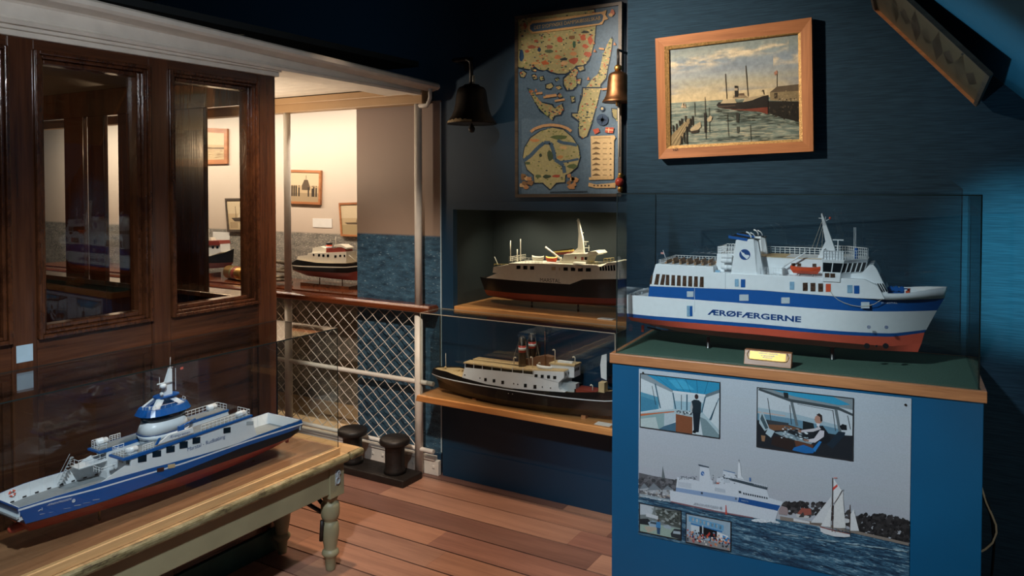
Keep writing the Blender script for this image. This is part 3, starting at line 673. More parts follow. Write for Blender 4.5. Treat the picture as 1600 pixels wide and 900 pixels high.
# main house
prof = slab(FA, [(1014.8, 447.3), (1024.5, 412.4), (1114.3, 416.9), (1115, 425.8), (1138, 426.7), (1221.9, 431), (1285, 434), (1313, 434.7), (1350.7, 437.2), (1372, 447), (1383, 468), (1337.8, 466), (1186.7, 453.8)], -bA)
hs = MB().prism(prof, -bA+.0004, bA-.0004).build('deckhouse', M['white'], A, bevel=.0015)
lat = M['ink']
for p in ((1133, 426, 1133.8, 452), (1085, 449, 1085.6, 488)): window(FA, p, -bA, M['hatchgrey'], hs, 'seam', .0003)
for x0, x1 in ((236, 272), (288, 322), (337, 370), (386, 420), (435, 470), (485, 520), (535, 570), (585, 620), (636, 672)):
    k = (x0-236)/436; sl = -1 if x0 > 300 else 14
    q = [z2(x0+sl+6, 158+26*k), z2(x1+max(sl, 0), 160+24*k), z2(x1, 252+24*k), z2(x0, 250+24*k)]
    window(FA, q, -bA, M['brownglass'], hs)
window(FA, [z2(212, 168), z2(226, 168), z2(214, 248), z2(197, 247)], -bA, M['brownglass'], hs)
M['bluepane'] = plain('pale_blue_pane', '#7fa5bf', .3, var=.2, scale=90)
for p, m in (((498, 360, 514, 391), 'bluepane'), ((523, 361, 541, 394), 'blue'), ((725, 371, 744, 404), 'bluepane'), ((779, 375, 799, 409), 'brownglass'), ((811, 376, 831, 411), 'brownglass'), ((843, 378, 863, 412), 'brownglass'), ((874, 380, 895, 413), 'orange'), ((963, 385, 985, 418), 'bluepane'), ((991, 387, 1013, 420), 'blue')):
    window(FA, (*z(p[0], p[1]), *z(p[2], p[3])), -bA, M[m], hs)
for p in ((300, 411, 327, 434), (517, 424, 555, 450), (690, 436, 725, 461), (1020, 455, 1055, 481)): window(FA, (*z(p[0], p[1]), *z(p[2], p[3])), -bA-.0006, M['hatchgrey'], A, 'shell_door', .0012)
dr = window(FA, (*z(300, 470), *z(323, 514)), -bA-.0003, M['bluepane'], A, 'door'); window(FA, (*z(312, 473), *z(322, 513)), -bA-.0016, M['blue'], dr, 'door_leaf')
text('lettering', 'ÆRØFÆRGERNE', FA.L(*z(385, 506), -bA), FA.L(*z(772, 538), -bA), -bA-.0012, M['deepblue'], A, h=.0205, bold=.03)
text('lettering', 'MARSTAL', FA.L(1377.5, 474.6, -bA*.85), FA.L(1402.5, 475.4, -bA*.85), -bA, M['white'], A, h=.0052, conform=lambda x, z: -half_at(rowsB, x, z)-.0022)
for x, y in ((1357.6, 511), (1385, 511.6)):
    c = FA.L(x, y, -bA); mb = MB().lathe([(.0056, -.002), (.0056, .0002), (.004, .0002), (.004, -.0001)], (c[0], -bA*1.0, c[1]), 20, 0) if False else MB()
    mb.tube([(c[0]+.0048*math.cos(a), -bA-.0008+(.004 if x > 1370 else .0), c[1]+.0048*math.sin(a)) for a in np.linspace(0, 2*math.pi, 19)[:-1]], .0009, 5, closed=True)
    for a in (.8, 2.37): mb.tube([(c[0]+.004*math.cos(a), -bA-.0008+(.004 if x > 1370 else 0), c[1]+.004*math.sin(a)), (c[0]-.004*math.cos(a), -bA-.0008+(.004 if x > 1370 else 0), c[1]-.004*math.sin(a))], .0008, 4)
    mb.build('thruster_mark', M['deepblue'], A)
for x, y, r in ((1354.5, 540.5, .0085), (1384, 540.5, .0085), (1369.5, 540.5, .0032)):
    yy = -bA*.93*(.93 if x < 1360 else .86 if x < 1375 else .8)
    c = FA.L(x, y, yy); MB().lathe([(r, -.006), (r*1.12, 0), (r, .0), (r*.2, .004)], (c[0], yy, c[1]), 18, axis='y').build('thruster_tunnel', M['black'], A)
# aft open deck with benches
dz = FA.L(1060, 412, -.05)[1]; xa, xb = FA.L(1030, 412, -bA)[0], FA.L(1112, 416, -bA)[0]; zt = FA.L(1100, 416.2, -bA)[1]
for k in range(7):
    for yy in np.linspace(-.085, .01, 2):
        mb = MB(); x = xa+.012+k*(xb-xa-.03)/6
        mb.box(x, x+.008, yy, yy+.075, zt+.0002, zt+.006); mb.box(x+.006, x+.008, yy, yy+.075, zt+.005, zt+.013); mb.build('deck_bench', M['brownwood'], A)
mb = MB(); railing(mb, [(xb, bA-.006, zt), (xa, bA-.006, zt), (xa-.004, -bA+.012, zt), (xa+.005, -bA+.004, zt)], .016, 2, .012, .0008); mb.build('railing', M['white'], A)
mb = MB().tube([(*FA.L(1042, 407, 0)[:1], 0, FA.L(1042, 407, 0)[1]-.006), (FA.L(1036, 391, 0)[0], 0, FA.L(1036, 391, 0)[1])], .0009, 6); fl = mb.build('flag_staff', M['white'], A)
fx, fz = FA.L(1036.5, 394, 0); mb = MB(); mb.add([(fx, .0003, fz), (fx-.012, 0, fz-.001), (fx-.009, 0, fz-.004), (fx-.012, 0, fz-.008), (fx+.002, .0003, fz-.008)], [(0, 1, 2, 3, 4)]); mb.build('flag', plain('flag_red', '#c98c86', .7), fl)
# stern gear
mb = MB(); sx, szz = FA.L(985, 458, -.08); mb.tube([(sx+.002, -.1, szz), (FA.L(1013, 449, -.1)[0], -.1, FA.L(1013, 449.5, -.1)[1])], .001, 5)
for k in range(4): mb.box(sx+.004+k*.008, sx+.009+k*.008, -.09+.02*k, -.08+.02*k, szz-.008, szz+.001)
mb.build('mooring_gear', M['palegrey'], A)
mb = MB(); rx, rz = FA.L(1004, 513, -.0); mb.box(rx-.004, rx+.006, -.004, .004, rz-.014, rz+.012); mb.build('rudder', M['red'], A)
mb = MB(); mb.tube([(rx+.02, 0, rz+.006), (rx+.075, 0, rz-.002)], .0028, 8); mb.build('propeller_shaft', M['iron'], A)
for x, y in ((1106.5, 544), (1300.5, 562)):
    c = FA.T(x, y, 0); MB().lathe([(.0085, 0), (.0085, .004), (.007, .005), (.007, .045)], (c[0], 0, 0), 16).build('support_post', M['steel'], A)
# funnels
for i, (ya, yb) in enumerate(((-.112, -.066), (.05, .096))):
    f0 = slab(FA, [z4(262, 712), z4(325, 284), z4(556, 272), z4(602, 738)], -.112)
    ins = [(x+(.006 if k in (0, 1) else 0), zz) for k, (x, zz) in enumerate(f0)]
    f = MB().prism([f0[0], f0[1], (f0[2][0]+.0, f0[2][1]), f0[3]], ya, yb).build('funnel', M['white'], A, bevel=.003)
    # sloped forward face
    fa, fb = f0[2], f0[3]; g = slab(FA, [z4(612, 283), z4(692, 652)], -.085)
    mb = MB().prismz([(fb[0]-.004, ya), (g[1][0], ya+.012), (g[1][0], yb-.012), (fb[0]-.004, yb)], fb[1], fa[1]-.001, 0, False, [(fa[0]-.004, ya), (g[0][0], ya+.012), (g[0][0], yb-.012), (fa[0]-.004, yb)]); mb.build('funnel_front', M['white'], f)
    cap = slab(FA, [z4(228, 230), z4(478, 268), z4(468, 302), z4(232, 262)], -.112)
    cp = MB().prism(cap, ya-.001, yb+.001).build('funnel_cap', M['blue'], f)
    top = slab(FA, [z4(300, 222), z4(480, 258), z4(618, 282), z4(612, 290), z4(478, 270), z4(240, 232)], -.112); MB().prism(top, ya+.003, yb-.003).build('cap_grille', M['black'], f)
    for q in (0, .012):
        pts = [FA.L(*z4(x+q*0, y+q*900), -.112) for x, y in ((512, 275), (508, 235), (485, 203), (448, 185))]
        MB().tube([(x+q, (ya+yb)/2-.008+q*1.2, zz) for x, zz in pts], .0026 if not q else .0018, 8).build('exhaust_pipe', M['white'], f)
    if i == 0:
        c = FA.L(*z4(440, 473), -.112); mb = MB()
        mb.add([(c[0]+.0196*math.cos(a), -.1128, c[1]+.0196*math.sin(a)) for a in np.linspace(0, 2*math.pi, 33)[:-1]], [list(range(31, -1, -1))]); em = mb.build('emblem', M['deepblue'], f)
        mb = MB(); mb.add([(x, -.1133, zz) for x, zz in [FA.L(*z4(a, b), -.112) for a, b in ((384, 425), (396, 430), (420, 452), (428, 446), (436, 463), (452, 478), (458, 466), (466, 482), (486, 474), (502, 494), (468, 532), (448, 518), (408, 482))]], [list(range(13))]); mb.build('emblem_mark', M['white'], em)
# life-raft station abaft the funnel
mb = MB(); q = slab(FA, [z4(66, 700), z4(85, 462), z4(300, 462), z4(300, 700)], -.06); mb.prism(q, -.06, .11); st_ = mb.build('raft_station', M['white'], A, bevel=.001)
q0, q1 = q[1], q[2]; mb = MB(); railing(mb, [(q1[0], -.058, q0[1]), (q0[0]+.002, -.058, q0[1]), (q0[0]+.002, .108, q0[1]), (q1[0], .108, q0[1])], .026, 3, .01, .0009); mb.build('railing', M['white'], st_)
for cx, cy in ((212, 498), (206, 550), (206, 632)):
    c = FA.L(*z4(cx, cy), -.09); mb = capsule(MB(), (c[0], -.09, c[1]), .042, .0085); mb.box(c[0]-.018, c[0]+.018, -.088, -.058, c[1]-.001, c[1]+.001); mb.build('life_raft', M['white'], A)
c = FA.L(*z4(95, 685), -.1); MB().box(c[0]-.008, c[0]+.008, -.106, -.094, c[1]-.006, c[1]+.004).build('deck_locker', M['bluepane'], A)
# second tier with the sun deck
t2 = slab(FA, [(1178, 429), (1178, 400.5), (1290, 403.5), (1290, 434)], -.045)
tr = MB().prism(t2, -.045, bA-.004).build('upper_house', M['white'], A, bevel=.001)
for p in ((1035, 582, 1083, 622), (1112, 585, 1160, 625), (1305, 590, 1355, 632)): window(FA, (*z4(p[0], p[1]), *z4(p[2], p[3])), -.045, M['brownglass'], tr)
zt2 = t2[1][1]; MB().box(t2[1][0], t2[2][0], -.047, bA, zt2-.001, zt2+.0015).build('sun_deck', M['tan'], tr)
mb = MB(); railing(mb, [(t2[1][0], bA-.006, zt2), (t2[2][0]+.02, bA-.006, zt2)], .026, 3, .017, .0012); mb.build('railing', M['white'], tr)
zb = FA.L(1200, 429, -bA)[1]; xr0, xr1 = FA.L(1186, 430, -bA)[0], FA.L(1221, 430, -bA)[0]
mb = MB(); railing(mb, [(xr0, -bA+.006, zb), (xr1, -bA+.006, zb), (xr1, -.06, zb)], .024, 3, .009, .0007); mb.box(xr1, xr1+.003, -bA+.002, -.05, zb, zb+.021); mb.build('railing', M['white'], A)
# davit boom and lifeboat
a_, b_ = FA.L(1224.5, 416, -.07), FA.L(1260.5, 393.5, -.07); mb = MB(); mb.tube([(a_[0], -.07, zb), (a_[0], -.07, a_[1])], .003, 8); mb.tube([(a_[0], -.07, a_[1]), (b_[0], -.07, b_[1])], [.0032, .0022], 8); mb.build('boat_crane', M['white'], A)
l0, l1 = FA.L(1234.8, 422, -.095), FA.L(1282, 422, -.095)
boat(((l0[0]+l1[0])/2, -.093, FA.L(1258, 427.5, -.095)[1]), l1[0]-l0[0], .034, .018, M['orange'], A)
for x in (.3, .75): xx = l0[0]+(l1[0]-l0[0])*x; MB().tube([(xx, -.095, FA.L(1258, 434, -.1)[1]-.006), (xx, -.095, FA.L(1258, 427, -.1)[1])], .0022, 8).build('boat_cradle', M['steel'], A)
# bridge with wings
xw0, xw1 = FA.L(1285, 420, -.124)[0], FA.L(1312, 420, -.124)[0]; xf = FA.L(1349, 420, -.04)[0]
zs = {k: FA.L(1300, y, -.124)[1] for k, y in dict(base=440.5, low=432, sill=425.5, head=411, roof=405.5).items()}
def plan(o=0., of=0.): return [(xw0-o, -.124-o), (xw1+of, -.124-o), (xf+of, -.045), (xf+of, .045), (xw1+of, .124+o), (xw0-o, .124+o)]
br = MB().prismz(plan(), zs['base'], zs['sill'], prof2=plan(0, .003)).build('bridge', M['white'], A, bevel=.001)
MB().prismz(plan(-.002, .001), zs['sill'], zs['head'], prof2=plan(-.002, .009)).build('window_band', M['darkglass'], br)
P0, P1 = plan(0, .003), plan(0, .012)
for (a0, b0), (a1, b1), n in ((P0[0:2], P1[0:2], 2), (P0[1:3], P1[1:3], 5), (P0[2:4], P1[2:4], 5), (P0[3:5], P1[3:5], 5)):
    for k in range(n+1):
        f = k/n; mb = MB(); mb.tube([(a0[0]+(b0[0]-a0[0])*f, a0[1]+(b0[1]-a0[1])*f, zs['sill']-.001), (a1[0]+(b1[0]-a1[0])*f, a1[1]+(b1[1]-a1[1])*f, zs['head']+.001)], .0021, 5); mb.build('mullion', M['white'], br)
MB().prismz(plan(.001, .011), zs['head'], zs['roof'], prof2=plan(.004, .016)).build('bridge_roof', M['white'], br, bevel=.001)
for p in ((258, 400, 285, 425), (290, 402, 318, 426)): window(FA, (*z3(*p[:2]), *z3(*p[2:])), -.1245, M['brownglass'], br)
mb = MB(); pr = plan(-.002, .012); zr = zs['roof']
railing(mb, [(x, y, zr) for x, y in pr]+[(pr[0][0], pr[0][1], zr)], .03, 3, .009, .0009); mb.build('railing', M['white'], br)
mb = MB(); mb.box(xw0+.005, xw1+.01, -.118, -.114, zr, zr+.03); mb.build('roof_bulwark', M['white'], br)
c = FA.L(1338, 393, -.04); MB().lathe([(.006, zr), (.006, c[1]+.012), (.001, c[1]+.014)], (c[0], -.05, 0), 12).build('blue_dome', M['blue'], br)
# mast
ms = slab(FA, [z3(212, 318), z3(235, 270), z3(262, 215), z3(248, 140), z3(236, 52), z3(243, 48), z3(262, 100), z3(298, 200), z3(315, 250), z3(330, 318)], -.02)
mt = MB().prism(ms, -.026, -.004).build('mast', M['white'], A, bevel=.0008)
mb = MB()
for a in (((262, 95), (290, 80)), ((222, 78), (250, 80)), ((262, 70), (262, 100))):
    p, q = FA.L(*z3(*a[0]), -.015), FA.L(*z3(*a[1]), -.015); mb.tube([(p[0], -.015, p[1]), (q[0], -.015, q[1])], .0012, 5)
mb.build('signal_arm', M['white'], mt); p = FA.L(*z3(288, 78), -.015); MB().lathe([(.001, -.005), (.004, -.003), (.004, .003), (.001, .005)], (p[0], -.015, p[1]), 10).build('mast_lamp', M['red'], mt)
mb = MB(); p, q, w_ = FA.L(*z3(303, 205), -.03), FA.L(*z3(368, 207), -.03), FA.L(*z3(335, 270), -.03); mb.box(p[0], q[0], -.032, -.028, p[1]-.002, p[1]+.002); mb.tube([((p[0]+q[0])/2, -.03, p[1]), ((p[0]+q[0])/2, -.03, w_[1]-.02)], .002, 6); mb.build('radar_scanner', M['white'], mt)
mb = MB()
for x in (430, 439): p, q = FA.L(*z3(x, 132), -.05), FA.L(*z3(x, 250), -.05); mb.tube([(p[0], -.05, p[1]), (q[0], -.05, zr)], .0009, 5)
mb.build('whip_aerial', M['white'], mt)
mb = MB()
for a, b in (((240, 100), (180, 262)), ((245, 125), (205, 262)), ((247, 150), (240, 255))):
    p, q = FA.L(*z3(*a), -.02), FA.L(*z3(*b), -.02); mb.tube([(p[0], -.02, p[1]), (q[0], -.02, q[1])], .0006, 4)
mb.build('stay', M['rope'], mt)
# forward house with raked windows
fh = slab(FA, [(1312, 438), (1316, 428), (1347, 426.5), (1358, 414.5), (1365, 413.8), (1370, 420), (1387, 455), (1387, 462), (1350, 462)], -.085)
f = MB().prism(fh, -.088, .088).build('forward_house', M['white'], A, bevel=.0015)
p0, p1 = fh[5], fh[6]
for k in range(9):
    y = -.078+k*.0175; a, b = .3, .82
    mb = MB(); X = lambda t: p0[0]+(p1[0]-p0[0])*t+.0009; Zz = lambda t: p0[1]+(p1[1]-p0[1])*t+.0006
    mb.add([(X(a), y, Zz(a)), (X(a), y+.011, Zz(a)), (X(b), y+.011, Zz(b)), (X(b), y, Zz(b))], [(3, 2, 1, 0)]); mb.build('raked_window', M['darkglass'], f)
for k in range(5):
    x0 = 536+k*14; window(FA, [z3(x0, 462), z3(x0+7, 460), z3(x0+34, 508), z3(x0+26, 510)], -.0885, M['darkglass'], f, 'raked_window')
# winches on the foredeck
zd = FA.L(1395, 459, -.05)[1]-.006; wx0, wx1 = FA.L(*z3(628, 480), -.03)[0], FA.L(*z3(725, 480), -.03)[0]
mb = MB()
for k in range(3): x = wx0+(wx1-wx0)*(k+.5)/3; mb.lathe([(.009, -.012), (.009, -.009), (.004, -.009), (.004, .009), (.009, .009), (.009, .012)], (x, -.02, zd+.02), 14, axis='y')
mb.box(wx0, wx1, -.028, -.012, zd, zd+.01); mb.box(wx0, wx1, .01, .03, zd, zd+.018); mb.tube([(wx0-.004, -.02, zd+.022), (wx1+.01, -.02, zd+.022)], .0022, 6); mb.build('anchor_winch', M['blue'], A)
mb = MB(); x = FA.L(*z3(742, 490), -.03)[0]; mb.box(x-.005, x+.006, -.03, -.02, zd, zd+.016); mb.lathe([(.005, zd), (.005, zd+.02), (.007, zd+.022)], (x+.004, -.008, 0), 10); mb.build('chain_stopper', M['orange'], A)
mb = MB(); x0, x1 = FA.L(*z3(665, 500), -.06)[0], FA.L(*z3(735, 490), -.05)[0]; mb.box(x0, x1, -.068, -.055, zd+.004, zd+.008); mb.tube([(x0+.005, -.06, zd), (x0+.005, -.06, zd+.006)], .002, 6); mb.tube([(x1-.005, -.06, zd), (x1-.005, -.06, zd+.006)], .002, 6); mb.build('gangway', M['white'], A)
mb = MB(); mb.tube([(FA.L(*z(x, y), -bA)[0], -bA-.003, FA.L(*z(x, y), -bA)[1]) for x, y in ((893, 410), (905, 428), (925, 445), (950, 458), (980, 468), (1015, 473), (1050, 470), (1075, 463), (1095, 451), (1108, 441))], .0011, 5); mb.build('hanging_line', M['rope'], A)
# ------------------------------------------------------------------ D: blue and white double-tower ferry on the table (bow to the left)
FD = Frame((-2.5, 1.75, BZ), 90); bD = .1
D = ship('long blue and white ferry model with open car deck on the low table', FD)
c2 = zoom(0, 540, 2.8125); c4 = zoom(0, 700, 6.43); c5 = zoom(120, 560, 4.09); c6 = zoom(280, 600, 5)
D0 = [(29.5, 793.5), (60, 784), (88.9, 774.7), (124.5, 764.2), (170.7, 749.8), (227.6, 733.8), (355.6, 699.5), (401.8, 680.4), (471, 655.6)]
D1 = [(29.8, 795.5), (60, 786), (88.9, 778), (160, 760.2), (284.4, 723.5), (391, 686.8), (473, 661)]
D1b = [(30, 798.5), (60, 789), (88.9, 780.5), (160, 762.5), (284.4, 725.8), (391, 689), (473, 663)]
D2 = [(40, 818.5), (96, 803), (180, 777), (249, 751.5), (280, 738.5), (380, 698.5), (472, 667)]
D3 = [(41, 819.5), (96, 804), (180, 778.2), (249, 756.5), (280, 746), (400, 704.5), (452, 684.5), (470, 671)]
D4 = [(44, 826), (96, 811), (180, 785), (284, 753), (360, 724), (430, 694), (452, 686)]
D5 = [(46, 830), (124, 808), (180, 791), (284, 759.5), (359, 730.5), (430, 698), (448, 688)]
h, rd = hull(FD, [(D0, 1, .2, .0, 1, .8), (D1, 1, .2, 0, 1, .795), (D1b, 1, .2, 0, 1, .79), (D2, .985, .24, .1, .9, .74), (D3, .97, .26, .1, .9, .66), (D4, .8, .4, .3, .6, .4), (D5, .4, .5, .3, .5, .2)], bD, [0, 1, 0, 2, 3, 3], 56, True)
h.build('hull', [M['blue'], M['white'], M['black'], M['redbottom']], D)
top = rd[0]; dd = -.044
deckmesh(top, dd, .003, rows=rd).build('car_deck', M['greydeck'], D)
mb = MB(); n = len(top)          # white inside of the bulwarks with ribs
for sd in (-1, 1):
    mb.add([(x, sd*(hh-.0025), z) for x, hh, z in top]+[(x, sd*(half_at(rd, x, z+dd)-.003), z+dd) for x, hh, z in top], [((i, i+n, i+n+1, i+1) if sd > 0 else (i, i+1, i+n+1, i+n)) for i in range(n-1)])
    for i in range(2, n-2, 2): x, hh, z = top[i]; hb_ = half_at(rd, x, z+dd); mb.tube([(x, sd*(hb_-.0035), z+dd), (x, sd*(hh-.003), z)], .0007, 4)
for e in (0, n-1): x, hh, z = top[e]; mb.box(x+(.002 if e == 0 else -.004), x+(.004 if e == 0 else -.002), -hh+.003, hh-.003, z+dd, z-.001)
mb.build('bulwark_lining', M['white'], D)
for i in range(3, 26, 2): x, hh, z = top[i]; hb_ = half_at(rd, x, z+dd+.004); MB().box(x-.006, x+.006, hb_-.0045, hb_-.0024, z+dd+.002, z+dd+.006).build('freeing_port', M['black'], D)
# higher forward bulwark on the far side
x0 = top[0][0]; ff = [(x, z) for x, hh, z in top if x < FD.L(172, 749, -bD)[0]]
# bulbous bow
c = FD.L(20, 826, 0); e_ = FD.L(120, 806, 0)
mb = MB().lathe([(.001, -.0), (.008, .002), (.0125, .008), (.0145, .018), (.0145, .035), (.013, .09), (.008, .17)], (c[0]-.014, 0, c[1]), 18, axis='x'); mb.build('bulbous_bow', M['redbottom'], D)
# bow ramp
xr, hr, zr = top[0]; mb = MB(); mb.prism([(xr-.004, zr-.002), (xr+.003, zr-.002), (xr+.012, zr-.03), (xr+.004, zr-.03)], -hr+.004, hr-.004); mb.build('bow_ramp', M['deepblue'], D)
mb = MB(); mb.box(xr-.006, xr+.004, -hr*.96, hr*.96, zr-.034, zr-.028); mb.build('ramp_lip', M['palegrey'], D)
# deckhouses, near and far
roof = [(204, 713.5), (320, 680.5), (392, 649)]
def z_at(pts, px, ly=-bD): 
    q = [FD.L(x, y, ly) for x, y in pts]; return float(np.interp(FD.L(px, 700, ly)[0], [a for a, _ in q], [b for _, b in q]))
xh0, xh1 = FD.L(205, 715, -bD)[0], FD.L(393, 660, -bD)[0]; xh2 = FD.L(402, 681, -bD)[0]
zr0, zr1 = FD.L(204, 715, -bD)[1], FD.L(392, 651, -bD)[1]; zh0, zh1 = FD.L(205, 740, -bD)[1], FD.L(402, 681, -bD)[1]
xm = FD.L(159, 753, -bD)[0]; zm = FD.L(159, 753.5, -bD)[1]
yw = -bD+.0012                       # outer face of the near deckhouse
for sd, ya, yb in ((-1, yw, -.022), (1, .036, -yw)):
    y0, y1 = (ya, yb)
    hs = MB().prism([(xh0, zh0-.01), (xh0, zr0), (xh1, zr1), (xh2, zh1), (xh2, zh1-.008)], y0, y1).prism([(xh0, zh0-.046), (xh0, zh0-.009), (xh2-.004, zh1-.007), (xh2-.004, zh1-.04)], y0+.006 if sd < 0 else y0, y1 if sd < 0 else y1-.006).build('deckhouse', M['white'], D, bevel=.001)
    yo = ya if sd < 0 else yb-.003
    MB().prism([(xm, zm), (xh0-.02, zm+.028), (xh0+.001, zr0-.03), (xh0+.001, zm-.01)], yo+.0003, yo+.0027).build('fairing', M['white'], hs)
    mb = MB(); ov = .006
    mb.prism([(xh0-.03, zr0-.003), (xh0-.03, zr0+.004), (xh1+.004, zr1+.006), (xh1+.004, zr1-.001), (xh0+.0, zr0-.006)], y0-.002*(sd < 0)-.001, y1+.001+.002*(sd > 0)); rf = mb.build('roof_edge', M['blue'], hs)
    mb = MB(); mb.prism([(xh0-.024, zr0+.0045), (xh0-.024, zr0+.0055), (xh1, zr1+.0075), (xh1, zr1+.006)], y0+.004, y1-.004); mb.build('roof_deck', M['greydeck'], hs)
    for (a, b) in ((y0+.008, y0+.026), (y1-.034, y1-.012)):
        MB().box(xh0-.0012, xh0+.001, a, b, zr0-.027, zr0-.009).build('front_window', M['darkglass'], hs)
    mb = MB(); zf = zr0+.005; path = [(xh0+.02, y1-.006, zf), (xh0-.02, y1-.006, zf), (xh0-.022, y0+.006, zf), (xh0+.0, y0+.004, zf)]
    railing(mb, path, .024, 3, .014, .0009); mb.build('front_railing', M['white'], hs)
    mb = MB(); ysd = y0+.004 if sd < 0 else y1-.004
    xx = [xh0+.045, xh0+.085] ; railing(mb, [(xx[0], ysd, zf+.001), (xx[1], ysd, zf+.001)], .02, 3, .01, .0009); mb.build('side_railing', M['white'], hs); mb = MB()
    xa, xb = FD.L(316, 680, -bD)[0], xh1-.004; fz = lambda x: zr0+(zr1-zr0)*(x-xh0)/(xh1-xh0)+.006
    railing(mb, [(xa, ysd, fz(xa)), (xb, ysd, fz(xb)), (xb, -ysd*0+(y1-.004 if sd < 0 else y0+.004), fz(xb))], .022, 2, .016, .0009); mb.build('side_railing', M['white'], hs)
    for x in (xh0+.014, xh1-.035): mb = capsule(MB(), (x, ysd+.01*(1 if sd < 0 else -1)+.004, fz(x)+.012), .042, .0105); mb.box(x-.016, x+.016, ysd+.006 if sd < 0 else ysd-.014, ysd+.02 if sd < 0 else ysd-.0, fz(x)-.001, fz(x)+.002); mb.build('life_raft', M['white'], hs)
    if sd < 0:
        for p in ((390, 614, 445, 667), (483, 586, 538, 634), (571, 556, 625, 606), (656, 527, 708, 579), (739, 500, 788, 549)):
            (a, b), (c_, d_) = c5(p[0], p[1]), c5(p[2], p[3]); s = -.0
            window(FD, [(a, b+2.2), (c_, b+.2), (c_, d_-2.2), (a, d_-.2)], yw, M['darkglass'], hs)
        (a, b), (c_, d_) = c6(345, 334), c6(400, 388); window(FD, [(a, b+2), (c_, b+.3), (c_, d_-2), (a, d_-.2)], yw, M['darkglass'], hs)
        (a, b), (c_, d_) = c6(525, 288), c6(580, 322); window(FD, [(a, b+1), (c_, b+.3), (c_, d_-1), (a, d_-.2)], yw, M['palegrey'], hs, 'vent_grille')
        text('lettering', 'Marstal - Rudkøbing', FD.L(*c6(66, 527), -bD), FD.L(*c6(360, 422), -bD), yw-.0007, M['deepblue'], hs)
        # upper side screen with the ship's name
        s0, s1, s2, s3 = FD.L(*c5(515, 552), -bD), FD.L(*c5(590, 490), -bD), FD.L(*c5(742, 442), -bD), FD.L(*c5(748, 474), -bD)
        sc_ = MB().prism([s0, s1, s2, s3], -bD+.0003, -bD+.006).build('name_screen', M['white'], hs)
        p0, p1 = FD.L(*c5(592, 514), -bD), FD.L(*c5(722, 478), -bD)
        text('lettering', 'Ærøxpressen', p0, p1, -bD-.0004, M['deepblue'], sc_)
        MB().prism([FD.L(*c5(x, y), -bD) for x, y in ((504, 556), (530, 510), (540, 506), (520, 548))], -bD, -bD+.006).build('screen_stripe', M['blue'], sc_)
text('lettering', 'ÆRØXPRESSEN', FD.L(*c4(472, 584), -bD*.93), FD.L(*c4(715, 516), -bD*.97), -bD, M['white'], D, h=.0062, shear=.3, conform=lambda x, z: -half_at(rd, x, z)-.0022)
c = FD.L(*c4(742, 531), -bD); mb = MB(); yy = -half_at(rd, c[0], c[1])-.0018
mb.tube([(c[0]+.0045*math.cos(a), yy, c[1]+.0045*math.sin(a)) for a in np.linspace(0, 2*math.pi, 17)[:-1]], .0008, 5, closed=True)
for a in (.8, 2.37): mb.tube([(c[0]+.004*math.cos(a), yy, c[1]+.004*math.sin(a)), (c[0]-.004*math.cos(a), yy, c[1]-.004*math.sin(a))], .0007, 4)
mb.tube([(FD.L(*c4(x, y), -bD*.95)[0], -half_at(rd, FD.L(*c4(x, y), -bD*.95)[0], FD.L(*c4(x, y), -bD*.95)[1])-.0018, FD.L(*c4(x, y), -bD*.95)[1]) for x, y in ((400, 640), (418, 622), (436, 630), (432, 605))], .0008, 4); mb.build('hull_mark', M['white'], D)
for p in ((400, 655, 460, 668), (490, 640, 540, 650), (640, 600, 710, 612), (745, 568, 812, 582), (838, 545, 905, 556), (932, 512, 1000, 526)):
    (a, b), (e, f_) = c4(p[0], p[1]), c4(p[2], p[3]); window(FD, [(a, b+1.6), (e, b), (e, f_-1.6), (a, f_)], -half_at(rd, *FD.L(a, b, -bD))-.0012, M['hatchgrey'], D, 'sea_chest', .0006)
for p in ((512, 694, 556, 726), (582, 672, 626, 704)):
    (a, b), (e, f_) = c5(p[0], p[1]), c5(p[2], p[3]); window(FD, [(a, b+2), (e, b), (e, f_-2), (a, f_)], -bD, M['tan'] if p[0] > 560 else M['oldbrass'], D, 'side_port', .002)
# bridge tower
ctr = FD.T(253, 664, FD.L(253, 672, 0)[1])[0]; ctr = FD.L(254, 660, 0.01)[0]
def oval(a, b, n=28, c=0., e=2.6): return [(ctr+c+math.copysign(abs(math.cos(t))**(2/e), math.cos(t))*a, .005+math.copysign(abs(math.sin(t))**(2/e), math.sin(t))*b) for t in np.linspace(0, 2*math.pi, n+1)[:-1]]
Zt = lambda y: FD.L(254, y, -.03)[1]
lv = dict(base=694, drum=684, belt=676, wall=657.5, win=646.5, vis=637)
lv = {k: Zt(v) for k, v in lv.items()}
tw = MB().prismz(oval(.082, .052), lv['base']-.02, lv['drum'], 0, True).build('bridge_tower', M['palegrey'], D)
MB().prismz(oval(.085, .055), lv['drum'], lv['belt'], 0, True, oval(.094, .058)).build('tower_belt', M['white'], tw)
MB().prismz(oval(.0945, .0585), lv['belt'], lv['belt']+.0025, 0, True).build('blue_line', M['deepblue'], tw)
MB().prismz(oval(.093, .058), lv['belt']+.0025, lv['wall'], 0, True, oval(.076, .05)).build('bridge_wall', M['white'], tw)
MB().prismz(oval(.074, .049), lv['wall'], lv['win'], 0, True, oval(.086, .056)).build('bridge_windows', M['darkglass'], tw)
MB().prismz(oval(.098, .064), lv['win'], lv['vis'], 0, False, oval(.086, .052), None).build('roof_visor', M['blue'], tw)
mb = MB(); rr = oval(.08, .048); railing(mb, [(x, y, lv['vis']) for x, y in rr[14:]+[rr[0]]], .012, 1, .02, .0007); mb.build('visor_railing', M['white'], tw)
zp = FD.L(262, 618, 0)[1]
